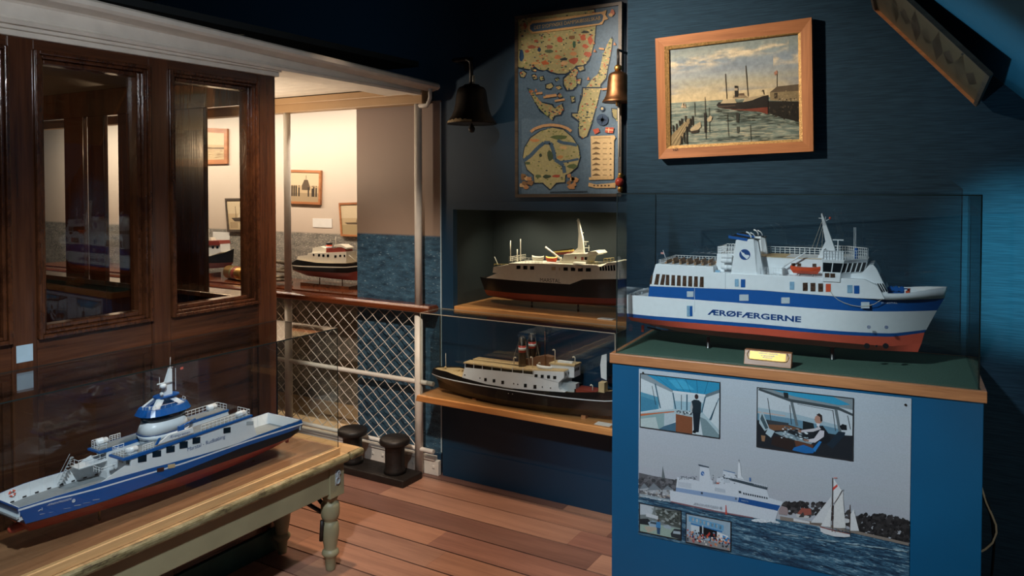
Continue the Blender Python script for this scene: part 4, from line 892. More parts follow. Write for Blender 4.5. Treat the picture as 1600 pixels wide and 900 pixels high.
for sx in (-1, 1):
    for sy in (-1, 1): MB().prismz([(ctr+sx*.05-.012, .005+sy*.03-.006), (ctr+sx*.05+.012, .005+sy*.03-.006), (ctr+sx*.05+.012, .005+sy*.03+.006), (ctr+sx*.05-.012, .005+sy*.03+.006)], lv['vis'], zp, prof2=[(ctr+sx*.014-.013, .005+sy*.01-.006), (ctr+sx*.014+.013, .005+sy*.01-.006), (ctr+sx*.014+.013, .005+sy*.01+.006), (ctr+sx*.014-.013, .005+sy*.01+.006)]).build('mast_leg', M['white'], tw)
pf = MB().prismz(oval(.046, .03, c=.012), zp, zp+.004).build('mast_platform', M['blue'], tw)
zq, zs_ = FD.L(270, 597, 0)[1], FD.L(277, 574, 0)[1]
ma = MB().prismz([(ctr-.006, -.006), (ctr+.03, -.006), (ctr+.03, .016), (ctr-.006, .016)], zp+.004, zs_, prof2=[(ctr+.024, 0), (ctr+.034, 0), (ctr+.034, .01), (ctr+.024, .01)]).build('mast', M['white'], tw)
mb = MB(); mb.box(ctr-.034, ctr+.026, -.012, -.009, zq+.006, zq+.01); mb.box(ctr-.004, ctr+.002, -.012, .0, zq-.003, zq+.008); mb.build('radar_scanner', M['white'], ma)
MB().lathe([(.001, -.009), (.009, -.006), (.012, 0), (.009, .006), (.001, .008)], (ctr-.012, -.012, zq-.002), 14).build('radar_dome', M['white'], ma)
mb = MB()
for dx_, h_ in ((-.02, .03), (.045, .05), (.03, .03)): mb.tube([(ctr+dx_, -.004, zq-.03+ (.02 if dx_ < 0 else 0)), (ctr+dx_, -.004, zq+h_)], .0008, 5)
mb.tube([(ctr+.029, .005, zs_-.002), (ctr+.031, .005, FD.L(278, 556, 0)[1])], .0016, 6); mb.tube([(ctr+.02, .005, zs_+.004), (ctr+.04, .005, zs_+.004)], .0009, 5); mb.build('aerial', M['white'], ma)
fx, fz = FD.L(283, 578, 0); MB().prism([(fx, fz), (fx+.012, fz+.001), (fx+.012, fz+.009), (fx, fz+.008)], .004, .0045).build('flag', M['red'], ma)
mb = MB(); mb.lathe([(.004, 0), (.004, .006), (.006, .006), (.006, .016), (.002, .018)], (ctr-.02, -.015, zp+.004), 10); mb.lathe([(.003, 0), (.003, .012), (.001, .013)], (ctr-.07, -.02, lv['vis']), 10); mb.build('search_light', M['white'], tw)
p0, p1, p2 = FD.L(*c5(665, 465), -.08), FD.L(*c5(668, 432), -.08), FD.L(*c5(760, 388), -.08)
mb = MB(); mb.box(p0[0]-.008, p0[0]+.012, -.084, -.072, p0[1]-.004, p1[1]); mb.tube([(p1[0], -.078, p1[1]-.002), (p2[0], -.078, p2[1])], .0035, 6); mb.build('rescue_crane', M['blue'], D)
# far side gangway stair, life ring, aft deck gear
Fp = lambda x, y, ly: FD.L(*c4(x, y), ly)
mb = MB()
for y in (.058, .07): a, b = Fp(590, 345, y), Fp(715, 90, y); mb.tube([(a[0], y, a[1]), (b[0], y, b[1])], .0012, 5); mb.tube([(a[0]-.004, y, a[1]+.016), (b[0]-.004, y, b[1]+.012)], .0008, 4)
for k in range(9): t = k/8; mb.box(a[0]+(b[0]-a[0])*t-.003, a[0]+(b[0]-a[0])*t+.003, .058, .07, a[1]+(b[1]-a[1])*t-.0005, a[1]+(b[1]-a[1])*t+.0005)
mb.build('deck_stair', M['palegrey'], D)
a, b = Fp(735, 190, .07), Fp(935, 110, .07); mb = MB(); mb.box(a[0], xh0, .036, .09, a[1]-.003, a[1]); railing(mb, [(xh0, .038, a[1]), (a[0], .038, a[1]), (a[0], .088, a[1])], .026, 2, .02, .001); mb.build('stair_landing', M['white'], D)
c = Fp(120, 455, .085); mb = MB(); yl = half_at(rd, c[0], c[1])-.0065; mb.tube([(c[0]+.0085*math.cos(t), yl, c[1]+.0085*math.sin(t)) for t in np.linspace(0, 2*math.pi, 21)[:-1]], .0028, 7, closed=True); lr = mb.build('life_ring', M['red'], D)
mb = MB()
for t0 in (0, math.pi/2, math.pi, 1.5*math.pi): mb.tube([(c[0]+.0085*math.cos(t), yl-.0004, c[1]+.0085*math.sin(t)) for t in np.linspace(t0, t0+.5, 5)], .0029, 7)
mb.build('ring_bands', M['white'], lr)
mb = MB(); zdk = top[40][2]+dd
for k, (x, y) in enumerate(((xh2-.0, .03), (xh2+.02, .05), (xh2+.012, -.01))):
    mb.box(x, x+.012, y-.01, y+.012, zdk, zdk+.02+.008*k); mb.tube([(x+.006, y, zdk+.02), (x+.016, y, zdk+.045)], .0018, 5)
mb.build('deck_machinery', M['palegrey'], D)
mb = MB()
for k in range(5): x, hh, z_ = top[6+k*2]; 
a, b = FD.L(*c5(130, 720), -.05), FD.L(*c5(220, 700), -.05); railing(mb, [(a[0], -.03, a[1]-.004), (a[0], -.075, a[1]-.004), (b[0], -.075, a[1]-.004)], .018, 2, .012, .0009); mb.build('lane_barrier', M['white'], D)
text('lettering', 'ÆRØXPRESSEN', FD.L(*c6(862, 314), -bD), FD.L(*c6(932, 290), -bD), -bD-.0009, M['white'], D, h=.004, bold=.02)
x, z_ = FD.L(448, 690, 0); MB().prism([(x-.004, z_-.004), (x+.008, z_-.004), (x+.01, z_+.016), (x-.006, z_+.02)], -.003, .003).build('rudder', M['darkred'], D)
for px, py in ((155, 793), (289, 757), (396, 724)):
    x, z_ = FD.L(px, py, 0); MB().lathe([(.0045, 0), (.0045, z_+.014)], (x, 0, 0), 12).build('support_pin', M['brass'], D)
# ------------------------------------------------------------------ B: the black and white ferry in the niche
FB = Frame((-1.95, 3.74, NSZ), 0); bB = .095
B = ship('cream and black ferry model in the spot-lit niche on the wall', FB)
b7 = zoom(740, 330, 5.624)
Bt = [b7(*p) for p in ((56, 577), (110, 588), (400, 604), (840, 622), (960, 597), (1190, 597), (1360, 590), (1520, 575))]
B0 = [b7(*p) for p in ((58, 592), (400, 615), (840, 641), (960, 641), (1190, 643), (1360, 640), (1490, 632))]
B1 = [b7(*p) for p in ((95, 690), (400, 722), (800, 748), (1190, 766), (1440, 756))]
B2 = [b7(*p) for p in ((110, 725), (400, 765), (800, 795), (1190, 812), (1420, 805))]
B3 = [b7(*p) for p in ((140, 745), (400, 785), (800, 812), (1190, 830), (1390, 826))]
h, _ = hull(FB, [(Bt, 1, .3, .1, .85, .03), (B1, .97, .38, .25, .6, .03), (B2, .85, .4, .35, .4, .03), (B3, .4, .4, .35, .3, .05)], bB, [0, 1, 1], 44)
h.build('hull', [M['black'], M['darkred']], B)
side = [b7(*p) for p in ((110, 586), (205, 545), (168, 540), (175, 490), (308, 470), (308, 458), (700, 462), (1080, 474), (1110, 492), (1190, 450), (1245, 450), (1275, 512), (1500, 520), (1515, 578), (1360, 592), (960, 599), (845, 643), (400, 612))]
def taper(pr): return pr
Bx1 = FB.L(*b7(1275, 560), -bB)[0]
ds = MB().prism(slab(FB, side[:11]+[b7(1275, 512), b7(1275, 596), b7(960, 599), b7(845, 643), b7(400, 612)], -bB), -bB-.0008, bB).build('deckhouse', M['cream'], B)
h, rr_ = hull(FB, [([b7(1272, 514), b7(1400, 520), b7(1530, 512)], 1, .3, 0, 1, .03), ([b7(1272, 600), b7(1400, 590), b7(1518, 578)], 1, .3, 0, 1, .03)], bB+.001, [0], 20); h.build('bow_bulwark', M['cream'], B)
deckmesh(rr_[0], -.012).build('foredeck', M['greydeck'], B)
for p in ((378, 478, 412, 508), (437, 480, 472, 511), (497, 483, 532, 514), (790, 493, 828, 523), (855, 495, 893, 526), (917, 499, 960, 529), (987, 500, 1030, 530)): window(FB, (*b7(*p[:2]), *b7(*p[2:])), -bB-.0008, M['darkglass'], ds)
for p in ((685, 488, 720, 518), (750, 496, 760, 520)): window(FB, (*b7(*p[:2]), *b7(*p[2:])), -bB-.0008, M['tan'], ds, 'shutter')
for k in range(6): x = 1106+k*24; window(FB, [b7(x, 488-k*3), b7(x+14, 485-k*3), b7(x+20, 522), b7(x+4, 524)], -bB-.0008, M['darkglass'], ds, 'bow_window')
text('lettering', 'MARSTAL', FB.L(*b7(585, 618), -bB), FB.L(*b7(765, 630), -bB), -bB-.0016, M['ink'], B, h=.0195, bold=.0)
q = lambda x, y, ly=-bB: FB.L(*b7(x, y), ly)
zB = q(500, 461)[1]; mb = MB(); railing(mb, [(q(310, 0)[0], bB-.006, zB), (q(310, 0)[0], -bB+.004, zB), (q(600, 0)[0], -bB+.004, zB)], .03, 3, .02, .0009); mb.build('railing', M['cream'], B)
za = q(250, 482)[1]; mb = MB(); railing(mb, [(q(178, 0)[0], -bB+.004, za), (q(308, 0)[0], -bB+.004, za+.004)], .008, 1, .02, .0008); mb.build('low_railing', M['yellow'], B)
boat((q(530, 0)[0], -.05, zB+.012), .075, .034, .02, M['cream'], B); boat((q(650, 0)[0], -.05, zB+.012), .07, .034, .02, M['orange'], B, cover=M['yellow'])
for (x0, y0, y1, r) in ((325, 258, 410, .0022), (413, 245, 392, .0022), (384, 335, 402, .003)): a, b = q(x0, y0, -.03), q(x0, y1, -.03); MB().tube([(a[0], -.03, zB), (a[0], -.03, a[1])], r, 6).build('pole_mast', M['cream'], B)
a, b = q(213, 472, -.03), q(184, 400, -.03); MB().tube([(a[0], -.03, za), (b[0], -.03, b[1])], .0018, 6).build('ensign_staff', M['cream'], B)
a, b = q(632, 316, -.04), q(775, 425, -.04); mb = MB(); mb.tube([(a[0], -.04, a[1]), (b[0], -.04, b[1])], [.0055, .0055], 8); mb.tube([(b[0]-.006, -.04, zB), (b[0]-.006, -.04, b[1]+.012)], .005, 8); mb.build('deck_crane', M['cream'], B)
hs = MB().prism([q(*p, -.05) for p in ((772, 470), (798, 378), (1010, 372), (1010, 400), (985, 470))], -.055, .05).build('wheelhouse', M['cream'], B)
for p in ((945, 402, 968, 432), (974, 402, 996, 430), (890, 398, 903, 420)): window(FB, (*b7(*p[:2]), *b7(*p[2:])), -.055, M['darkred'] if p[0] < 960 else M['darkglass'], hs)
MB().prism([q(*p, -.05) for p in ((1000, 372), (1030, 352), (1080, 350), (1105, 372), (1090, 386), (1005, 392))], -.06, .055).build('bridge_canopy', M['cream'], hs)
c = q(935, 470, -.07); MB().lathe([(.03, 0), (.034, .012), (.034, .03)], (c[0], -.075, q(935, 500, -.09)[1]), 20).build('bridge_wing', M['cream'], hs)
fn = MB().prism([q(*p, .01) for p in ((716, 378), (722, 362), (862, 352), (862, 378))], -.02, .04).build('funnel', M['darkred'], B)
MB().prism([q(*p, .01) for p in ((721, 362), (724, 350), (862, 338), (862, 352))], -.0205, .0405).build('funnel_band', M['yellow'], fn); MB().prism([q(*p, .01) for p in ((724, 350), (740, 342), (855, 328), (862, 338))], -.019, .039).build('funnel_top', M['black'], fn)
mt = MB().prism([q(*p, -.02) for p in ((862, 372), (920, 320), (926, 200), (914, 66), (922, 66), (962, 240), (975, 372))], -.026, -.012).build('mast', M['cream'], B)
mb = MB()
for a, b in (((905, 84), (935, 84)), ((950, 190), (966, 190)), ((965, 268), (1008, 268)), ((985, 268), (985, 300)), ((975, 322), (1020, 322)), ((1012, 300), (1012, 350))): c, d = q(*a, -.02), q(*b, -.02); mb.tube([(c[0], -.019, c[1]), (d[0], -.019, d[1])], .0016, 5)
mb.build('mast_fittings', M['cream'], mt)
mb = MB(); zC = q(1100, 474)[1]; railing(mb, [(q(1010, 0)[0], -bB+.004, zC), (q(1090, 0)[0], -bB+.004, zC)], .018, 2, .015, .0008); railing(mb, [(q(1100, 0)[0], -.03, zC+.004), (q(1190, 0)[0], -.03, zC+.012)], .024, 2, .015, .0008); mb.build('bridge_railing', M['yellow'], B)
for x, y in ((513, 800), (919, 825)): c = q(x, y, 0); MB().lathe([(.005, 0), (.005, c[1]+.006)], (c[0], 0, 0), 12).build('support_post', M['steel'], B)
x, zz = q(120, 720, 0); MB().prism([(x, zz-.01), (x+.014, zz-.012), (x+.014, zz+.02), (x, zz+.02)], -.003, .003).build('rudder', M['darkred'], B)
# ------------------------------------------------------------------ C: the black-hulled steamer on the wall shelf
FC = Frame((-2.0, 3.445, SZ), 0); bC = .075
C = ship('black-hulled steamer model with two black funnels on the wall shelf', FC)
k8 = zoom(660, 510, 5)
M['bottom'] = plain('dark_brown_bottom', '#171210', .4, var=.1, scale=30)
c0 = [k8(*p) for p in ((85, 325), (190, 352), (310, 397), (500, 450), (700, 482), (1060, 512), (1430, 512), (1560, 490))]
c1 = [k8(*p) for p in ((72, 366), (200, 407), (400, 448), (640, 488), (900, 527), (1200, 562), (1430, 580), (1545, 575))]
c1b = [k8(*p) for p in ((74, 372), (200, 415), (400, 456), (640, 496), (900, 535), (1200, 570), (1430, 588), (1543, 582))]
c2_ = [k8(*p) for p in ((115, 410), (200, 455), (400, 520), (640, 575), (900, 612), (1260, 650), (1500, 655))]
c3_ = [k8(*p) for p in ((135, 480), (250, 512), (400, 560), (620, 634), (900, 664), (1260, 694), (1480, 702))]
h, rc = hull(FC, [(c0, .97, .35, .2, .3, .03), (c1, 1, .36, .2, .3, .03), (c1b, 1, .36, .2, .28, .03), (c2_, .95, .42, .45, .12, .03), (c3_, .22, .42, .4, .1, .1)], bC, [0, 1, 0, 2], 50)
h.build('hull', [M['black'], M['white'], M['bottom']], C)
deckmesh(rc[0], -.006).build('deck', M['tan'], C)
g = lambda x, y, ly=-bC: FC.L(*k8(x, y), ly)
lo = MB().prism([g(*p) for p in ((308, 400), (325, 330), (700, 372), (860, 388), (1062, 438), (1062, 478), (1072, 498), (1108, 516), (700, 486), (500, 452))], -bC+.002, bC-.002).build('deckhouse', M['white'], C)
for p in ((483, 403, 503, 428), (550, 412, 570, 437), (617, 424, 638, 450), (794, 448, 816, 476), (868, 457, 891, 487)): window(FC, (*k8(*p[:2]), *k8(*p[2:])), -bC+.002, M['darkglass'], lo)
for x, y in ((330, 380), (448, 404), (712, 448), (744, 453), (936, 474), (1000, 482)): c = g(x, y); MB().lathe([(.0032, -.0015), (.0032, .0005)], (c[0], -bC+.002, c[1]), 12, axis='y').build('porthole', M['darkglass'], lo)
# promenade deck: dark inside, posts, tan awning roofs
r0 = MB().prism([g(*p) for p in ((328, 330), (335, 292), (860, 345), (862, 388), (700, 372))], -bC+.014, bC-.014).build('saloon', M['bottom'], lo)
mb = MB()
for x in (330, 398, 465, 540, 612, 700, 782, 862): a = g(x, 280+(x-330)*.115); b = g(x, 335+(x-330)*.1); mb.tube([(b[0], -bC+.004, b[1]-.004), (b[0], -bC+.004, a[1]+.003)], .0016, 5)
mb.prism([g(*p) for p in ((328, 330), (328, 322), (862, 378), (862, 390))], -bC+.002, -bC+.006); mb.build('promenade_posts', M['white'], lo)
MB().prism([g(*p) for p in ((322, 288), (322, 279), (700, 328), (700, 338))], -bC, -.012).build('awning_roof', M['tan'], lo); MB().prism([g(*p) for p in ((322, 288), (322, 279), (720, 331), (720, 341))], .012, bC-.004).build('awning_roof', M['tan'], lo)
MB().prism([g(*p) for p in ((700, 338), (705, 326), (870, 338), (1100, 350), (1105, 358), (870, 352))], -bC+.004, bC-.004).build('upper_deck', M['tan'], lo)
hs = MB().prism([g(*p) for p in ((866, 392), (870, 346), (1105, 356), (1105, 402), (1060, 440))], -bC+.002, bC-.004).build('forward_house', M['white'], C)
for p in ((877, 374, 900, 397), (925, 378, 948, 402), (974, 382, 997, 407), (1022, 387, 1046, 412)): window(FC, (*k8(*p[:2]), *k8(*p[2:])), -bC+.002, M['darkglass'], hs)
xx = g(1105, 380)[0]; zz = g(1105, 380)[1]
for y in (-.06, -.03, .0, .03): MB().box(xx-.001, xx+.0008, y, y+.014, zz-.008, zz+.006).build('front_window', M['darkglass'], hs)
hull_y = -.0
wh = MB().prism([g(*p, .01) for p in ((1020, 392), (1020, 282), (1205, 300), (1205, 392))], -.018, .052).build('wheelhouse', M['white'], C, bevel=.001)
MB().prism([g(*p, .01) for p in ((1012, 286), (1012, 274), (1212, 292), (1212, 304))], -.022, .056).build('wheelhouse_roof', M['tan'], wh)
xx, zz = g(1205, 335, .01)
for y in (-.012, .006, .024): MB().box(xx-.001, xx+.0008, y, y+.011, zz-.007, zz+.007).build('front_window', M['darkglass'], wh)
a = g(1055, 270, .0); MB().box(a[0], g(1170, 0, 0)[0], .0, .02, g(1100, 286, .01)[1], g(1100, 268, .01)[1]).build('skylight', M['white'], wh)
mb = MB(); a = g(1020, 350, -.05); boat((g(950, 0, -.05)[0], -.045, g(950, 338, -.05)[1]), .09, .03, .014, M['white'], C)
cs = MB().prism([g(*p, .02) for p in ((720, 330), (800, 255), (960, 225), (1020, 240), (1020, 330), (870, 345))], .01, .05).build('engine_casing', plain('casing_brown', '#6b4a34', .6, var=.12, scale=40), C)
M['funnelred'] = plain('funnel_red', '#b0342c', .4, var=.05)
for px, yb, yt, ba, bb, ly in ((780, 285, 82, 147, 200, -.018), (857, 215, 56, 118, 167, .03)):
    a, t = g(px, yb, ly), g(px, yt, ly); r = (g(px+25, yb, ly)[0]-a[0]); fz = lambda y: g(px, y, ly)[1]
    f = MB().lathe([(r*1.02, a[1]-.02), (r, fz(yt)), (r*.8, fz(yt)), (r*.78, fz(yt)-.01)], (a[0], ly, 0), 24).build('funnel', M['black'], C)
    hh = (fz(ba)-fz(bb))
    MB().lathe([(r*1.03, fz(bb)), (r*1.03, fz(ba))], (a[0], ly, 0), 24).build('funnel_band', M['funnelred'], f); MB().lathe([(r*1.05, fz(bb)+hh*.3), (r*1.05, fz(ba)-hh*.3)], (a[0], ly, 0), 24).build('white_band', M['white'], f)
    mb = MB()
    for sx in (-1, 1): mb.tube([(a[0]+sx*r, ly, fz(yt)-.02), (a[0]+sx*.06, ly-.02, g(px, yb+40, ly)[1])], .0006, 4)
    mb.build('funnel_stay', M['rope'], f)
for px, yb, yt, ly, s in ((860, 330, 240, -.04, -1), (1036, 285, 182, .0, -1), (1192, 300, 238, .0, -1), (905, 330, 282, -.02, 1), (1330, 510, 458, -.02, -1), (715, 330, 240, .0, 1)):
    a, t = g(px, yb, ly), g(px, yt, ly); mb = MB(); k = .011
    mb.tube([(a[0], ly, a[1]), (a[0], ly, t[1]-.006), (a[0]+s*.003, ly, t[1]-.001), (a[0]+s*.008, ly, t[1]), (a[0]+s*.012, ly, t[1]-.004)], [.0022, .0022, .0024, .003, .0042], 8); mb.build('cowl_ventilator', M['cream'], C)
a, t = g(960, 300, .0), g(957, 40, .0); MB().tube([(a[0], 0, a[1]-.02), (t[0], 0, t[1])], [.002, .0014], 6).build('mast', M['oldbrass'], C)
a, t = g(184, 318, .0), g(182, 210, .0); mb = MB(); mb.tube([(a[0], 0, a[1]-.02), (t[0], 0, t[1])], [.0014, .001], 6); mb.build('ensign_staff', M['cream'], C)
mb = MB(); a = g(180, 322, 0); mb.lathe([(.004, 0), (.004, .008), (.006, .009), (.006, .013), (.002, .015)], (a[0], .0, a[1]-.008), 10); mb.tube([(g(100, 345, 0)[0], -.0, g(100, 345, 0)[1]), (a[0], 0, a[1])], .002, 5)
for k in range(5): x = g(205+k*20, 350, 0)[0]; mb.box(x, x+.012, -.03+.01*k, -.012+.01*k, g(205+k*20, 350, 0)[1]-.012, g(205+k*20, 338, 0)[1]-.002)
mb.build('stern_gear', M['tan'], C)
a, b = g(1095, 470, -.03), g(1205, 440, -.03); MB().box(a[0], b[0], -.04, .0, g(1100, 500, -.03)[1], g(1150, 440, -.03)[1]).build('winch_house', M['palegrey'], C)
a, b = g(1215, 500, 0), g(1380, 500, 0); MB().box(a[0], b[0], -.04, .04, g(1300, 506, 0)[1]-.004, g(1300, 486, 0)[1]).build('cargo_hatch', M['darkred'], C)
a, b = g(1382, 500, -.03), g(1428, 440, -.03); MB().box(a[0], b[0], -.04, .0, a[1]-.006, b[1]).build('forward_locker', M['tan'], C)
a, b = g(1395, 430, .02), g(1432, 225, .02); mb = MB(); mb.prism([g(*p, .02) for p in ((1397, 400), (1390, 300), (1402, 225), (1440, 215), (1440, 420))], .018, .022); mb.build('furled_flag', M['white'], C)
text('lettering', 'LANGELAND', g(624, 476), g(706, 488), -bC-.001, M['cream'], C, h=.004)
for x, y in ((672, 524), (704, 528)): c = g(x, y); MB().lathe([(.002, -.0015), (.002, .001)], (c[0], -bC, c[1]), 10, axis='y').build('hull_port', M['cream'], C)
for x in (420, 640, 980, 1260): c = g(x, 600, 0); 
mb = MB()
for x, y in ((420, 562), (650, 636), (1270, 694)): c = g(x, y, 0); MB().box(c[0]-.012, c[0]+.012, -.02, .02, 0, max(.004, c[1]+.004)).build('keel_block', M['oak'], C)
c = g(150, 455, 0); MB().prism([(c[0]-.006, c[1]-.02), (c[0]+.004, c[1]-.02), (c[0]+.004, c[1]+.012), (c[0]-.006, c[1]+.012)], -.003, .003).build('rudder', M['bottom'], C)
# ------------------------------------------------------------------ E, F: tugs on the lit display shelf behind the railing
DZ = .952
tag(MB().box(-7.2, -3.23, 3.72, 4.14, DZ-.03, DZ).build('display_shelf', M['handrail'], bevel=.003), 'long dark wooden shelf below the lit sea mural behind the railing', 'shelf')
FE = Frame((-4.25, 3.92, DZ), 0); bE = .075
E_ = ship('cream and black tug model with red bottom behind the white post', FE)
e6 = zoom(420, 360, 8.18)
E0 = [e6(*p) for p in ((280, 425), (360, 372), (600, 412), (1000, 428), (1140, 412), (1260, 380))]
E1 = [e6(*p) for p in ((300, 440), (600, 458), (1000, 465), (1250, 440))]; E1b = [e6(*p) for p in ((300, 452), (600, 472), (1000, 478), (1248, 452))]
E2 = [e6(*p) for p in ((305, 500), (500, 520), (800, 540), (1020, 545), (1230, 500))]
E3 = [e6(*p) for p in ((315, 510), (500, 580), (800, 615), (1080, 640), (1190, 632))]
h, re = hull(FE, [(E0, 1, .25, .15, .5, .03), (E1, 1, .26, .15, .5, .03), (E1b, 1, .26, .15, .45, .03), (E2, .95, .28, .2, .3, .03), (E3, .3, .3, .25, .2, .05)], bE, [0, 1, 0, 2], 36)
h.build('hull', [M['black'], M['cream'], M['darkred']], E_)
deckmesh(re[0], -.006).build('deck', M['tan'], E_)
ee = lambda x, y, ly=-.05: FE.L(*e6(x, y), ly)
hs = MB().prism([ee(*p) for p in ((350, 390), (370, 330), (490, 318), (500, 290), (740, 285), (990, 275), (990, 420), (600, 420))], -.05, .05).build('deckhouse', M['cream'], E_)
for p in ((565, 300, 582, 326), (630, 302, 655, 334), (685, 306, 712, 338), (742, 308, 770, 340), (838, 318, 866, 348), (902, 312, 926, 340), (958, 312, 978, 340)): window(FE, (*e6(*p[:2]), *e6(*p[2:])), -.05, M['darkglass'], hs)
MB().prism([ee(*p, -.03) for p in ((735, 285), (745, 245), (960, 205), (990, 262), (985, 285))], -.034, .034).build('wheelhouse', M['darkred'], E_)
MB().prism([ee(*p, -.03) for p in ((830, 205), (850, 180), (930, 180), (1000, 222), (1000, 240), (940, 215))], -.036, .036).build('wheelhouse_roof', M['cream'], E_)
MB().prism([ee(*p, -.03) for p in ((540, 290), (548, 225), (640, 205), (730, 240), (735, 285))], -.02, .02).build('lifeboat', M['cream'], E_)
c, t = ee(772, 250, 0), ee(772, 160, 0); r = ee(800, 0, 0)[0]-c[0]
f = MB().lathe([(r*1.05, c[1]-.02), (r, t[1]), (r*.7, t[1])], (c[0], 0, 0), 20).build('funnel', M['orange'], E_); MB().lathe([(r*1.05, ee(772, 182, 0)[1]), (r*1.03, t[1]+.002)], (c[0], 0, 0), 20).build('funnel_top', M['black'], f); MB().lathe([(r*1.07, ee(772, 226, 0)[1]), (r*1.05, ee(772, 202, 0)[1])], (c[0], 0, 0), 20).build('white_band', M['white'], f)
a, t = ee(855, 190, 0), ee(855, 78, 0); MB().tube([(a[0], 0, a[1]), (t[0], 0, t[1])], .002, 6).build('mast', M['cream'], E_)
a, b = ee(940, 240, -.02), ee(1110, 390, -.02); MB().tube([(a[0], -.02, a[1]), (b[0], -.02, b[1])], .0035, 6).build('cargo_boom', M['cream'], E_)
mb = MB(); a, b = ee(470, 600, 0), ee(1090, 640, 0); mb.box(a[0], b[0], -.05, .05, 0, .022)
for x in (650, 940): c = ee(x, 640, 0); mb.tube([(c[0], 0, .02), (c[0], 0, c[1]+.02)], .004, 8)
mb.build('stand', M['mahoganyH'], E_)
FG = Frame((-5.35, 3.92, DZ), 0)
G_ = ship('red-topped black tug model behind the right cabin window', FG)
e9 = zoom(290, 330, 6.426)
G0 = [e9(*p) for p in ((-300, 440), (0, 450), (250, 452), (400, 420), (478, 380))]; G1 = [e9(*p) for p in ((-280, 500), (250, 520), (470, 515))]; G2 = [e9(*p) for p in ((-260, 550), (250, 575), (440, 560))]
h, rg = hull(FG, [(G0, 1, .2, .1, .6, .05), (G1, .95, .2, .15, .5, .05), (G2, .4, .2, .2, .3, .1)], .07, [0, 1], 30); h.build('hull', [M['black'], M['darkred']], G_); deckmesh(rg[0], -.006).build('deck', M['tan'], G_)
gg = lambda x, y, ly=-.04: FG.L(*e9(x, y), ly)
hs = MB().prism([gg(*p) for p in ((-150, 460), (-150, 345), (352, 330), (356, 412), (250, 450))], -.045, .045).build('deckhouse', M['white'], G_)
for x in (222, 275, 320, 60, 120): window(FG, (*e9(x-10, 350), *e9(x+10, 374)), -.045, M['darkglass'], hs)
MB().prism([gg(*p) for p in ((-160, 345), (-150, 292), (345, 296), (352, 326), (352, 340))], -.05, .05).build('house_roof', M['darkred'], G_)
MB().prism([gg(*p, 0) for p in ((205, 300), (210, 262), (275, 262), (285, 300))], -.02, .02).build('wheelhouse', M['cream'], G_)
a, t = gg(232, 270, 0), gg(232, 180, 0); MB().tube([(a[0], 0, a[1]), (t[0], 0, t[1])], .003, 6).build('mast', M['cream'], G_)
mb = MB(); mb.box(gg(-100, 600, 0)[0], gg(300, 600, 0)[0], -.05, .05, 0, .03)
for x in (0, 220): c = gg(x, 575, 0); mb.tube([(c[0], 0, .02), (c[0], 0, c[1]+.02)], .004, 8)
mb.build('stand', M['handrail'], G_)
# brass-banded tin lying on the shelf and a heap of coiled rope
a, b = WF.L(*e9(398, 625), 3.86), WF.L(*e9(636, 640), 3.86); L_ = b[0]-a[0]; rt_ = .05
tn = thing('brass_drum', 'short pale metal drum with green and brown bands lying on the lit shelf', 'drum', ((a[0]+b[0])/2, 3.86, DZ+rt_), -14)
MB().lathe([(rt_*.9, -L_/2), (rt_, -L_/2+.004), (rt_, L_/2-.004), (rt_*.92, L_/2), (rt_*.84, L_/2), (rt_*.8, L_/2-.012)], (0, 0, 0), 28, axis='x').build('drum_body', M['brass'], tn)
MB().lathe([(rt_*1.012, -L_*.12), (rt_*1.012, -L_*.06)], (0, 0, 0), 28, axis='x').build('green_band', plain('band_green', '#6a7048', .5), tn); MB().lathe([(rt_*1.012, -L_*.02), (rt_*1.012, L_*.16)], (0, 0, 0), 28, axis='x').build('brown_band', M['darkred'], tn)
x, zz = WF.L(441, 425, 3.84)
mb = MB(); rr2 = random.Random(5); pts = []
for k in range(90):
    t = k*.36; r = .085-.00045*k; pts.append((x-.02+r*1.05*math.cos(t), 3.84+r*.75*math.sin(t), DZ+.014+.0016*k*(1+.2*math.sin(t*.5))))
mb.tube(pts, .0125, 8); tag(mb.build('rope_coil', plain('rope_black_cream', '#6e6351', .8, var=.85, scale=22)), 'coil of dark and cream rope on the lit shelf beside the tug', 'rope coil')
# ================================================================== pictures, map, poster, bells
def ypl(y): return lambda px, py: on(1, y, px, py)
def lerpc(a, b, t): return '#%02x%02x%02x' % tuple(int(round(int(a[i:i+2], 16)*(1-t)+int(b[i:i+2], 16)*t)) for i in (1, 3, 5))
def ring(outer, inner, dback, mats, name, parent, fn_f, nrm, mi=(0, 1, 0, 1), raise_=0., bevel=0.):
    """mitred picture-frame of four members; outer/inner are corner points (tl, tr, br, bl) in 3-D"""
    mb = MB(); n = np.array(nrm, float)
    for k in range(4):
        a, b, c, d = outer[k], outer[(k+1) % 4], inner[(k+1) % 4], inner[k]
        v = [a, b, c+n*raise_, d+n*raise_]+[p-n*dback for p in (a, b)]+[p-n*dback for p in (c, d)]
        mb.add(v, [(3, 2, 1, 0), (4, 5, 6, 7), (0, 1, 5, 4), (2, 3, 7, 6), (1, 2, 6, 5), (3, 0, 4, 7)], mi[k])
    return mb.build(name, mats, parent)
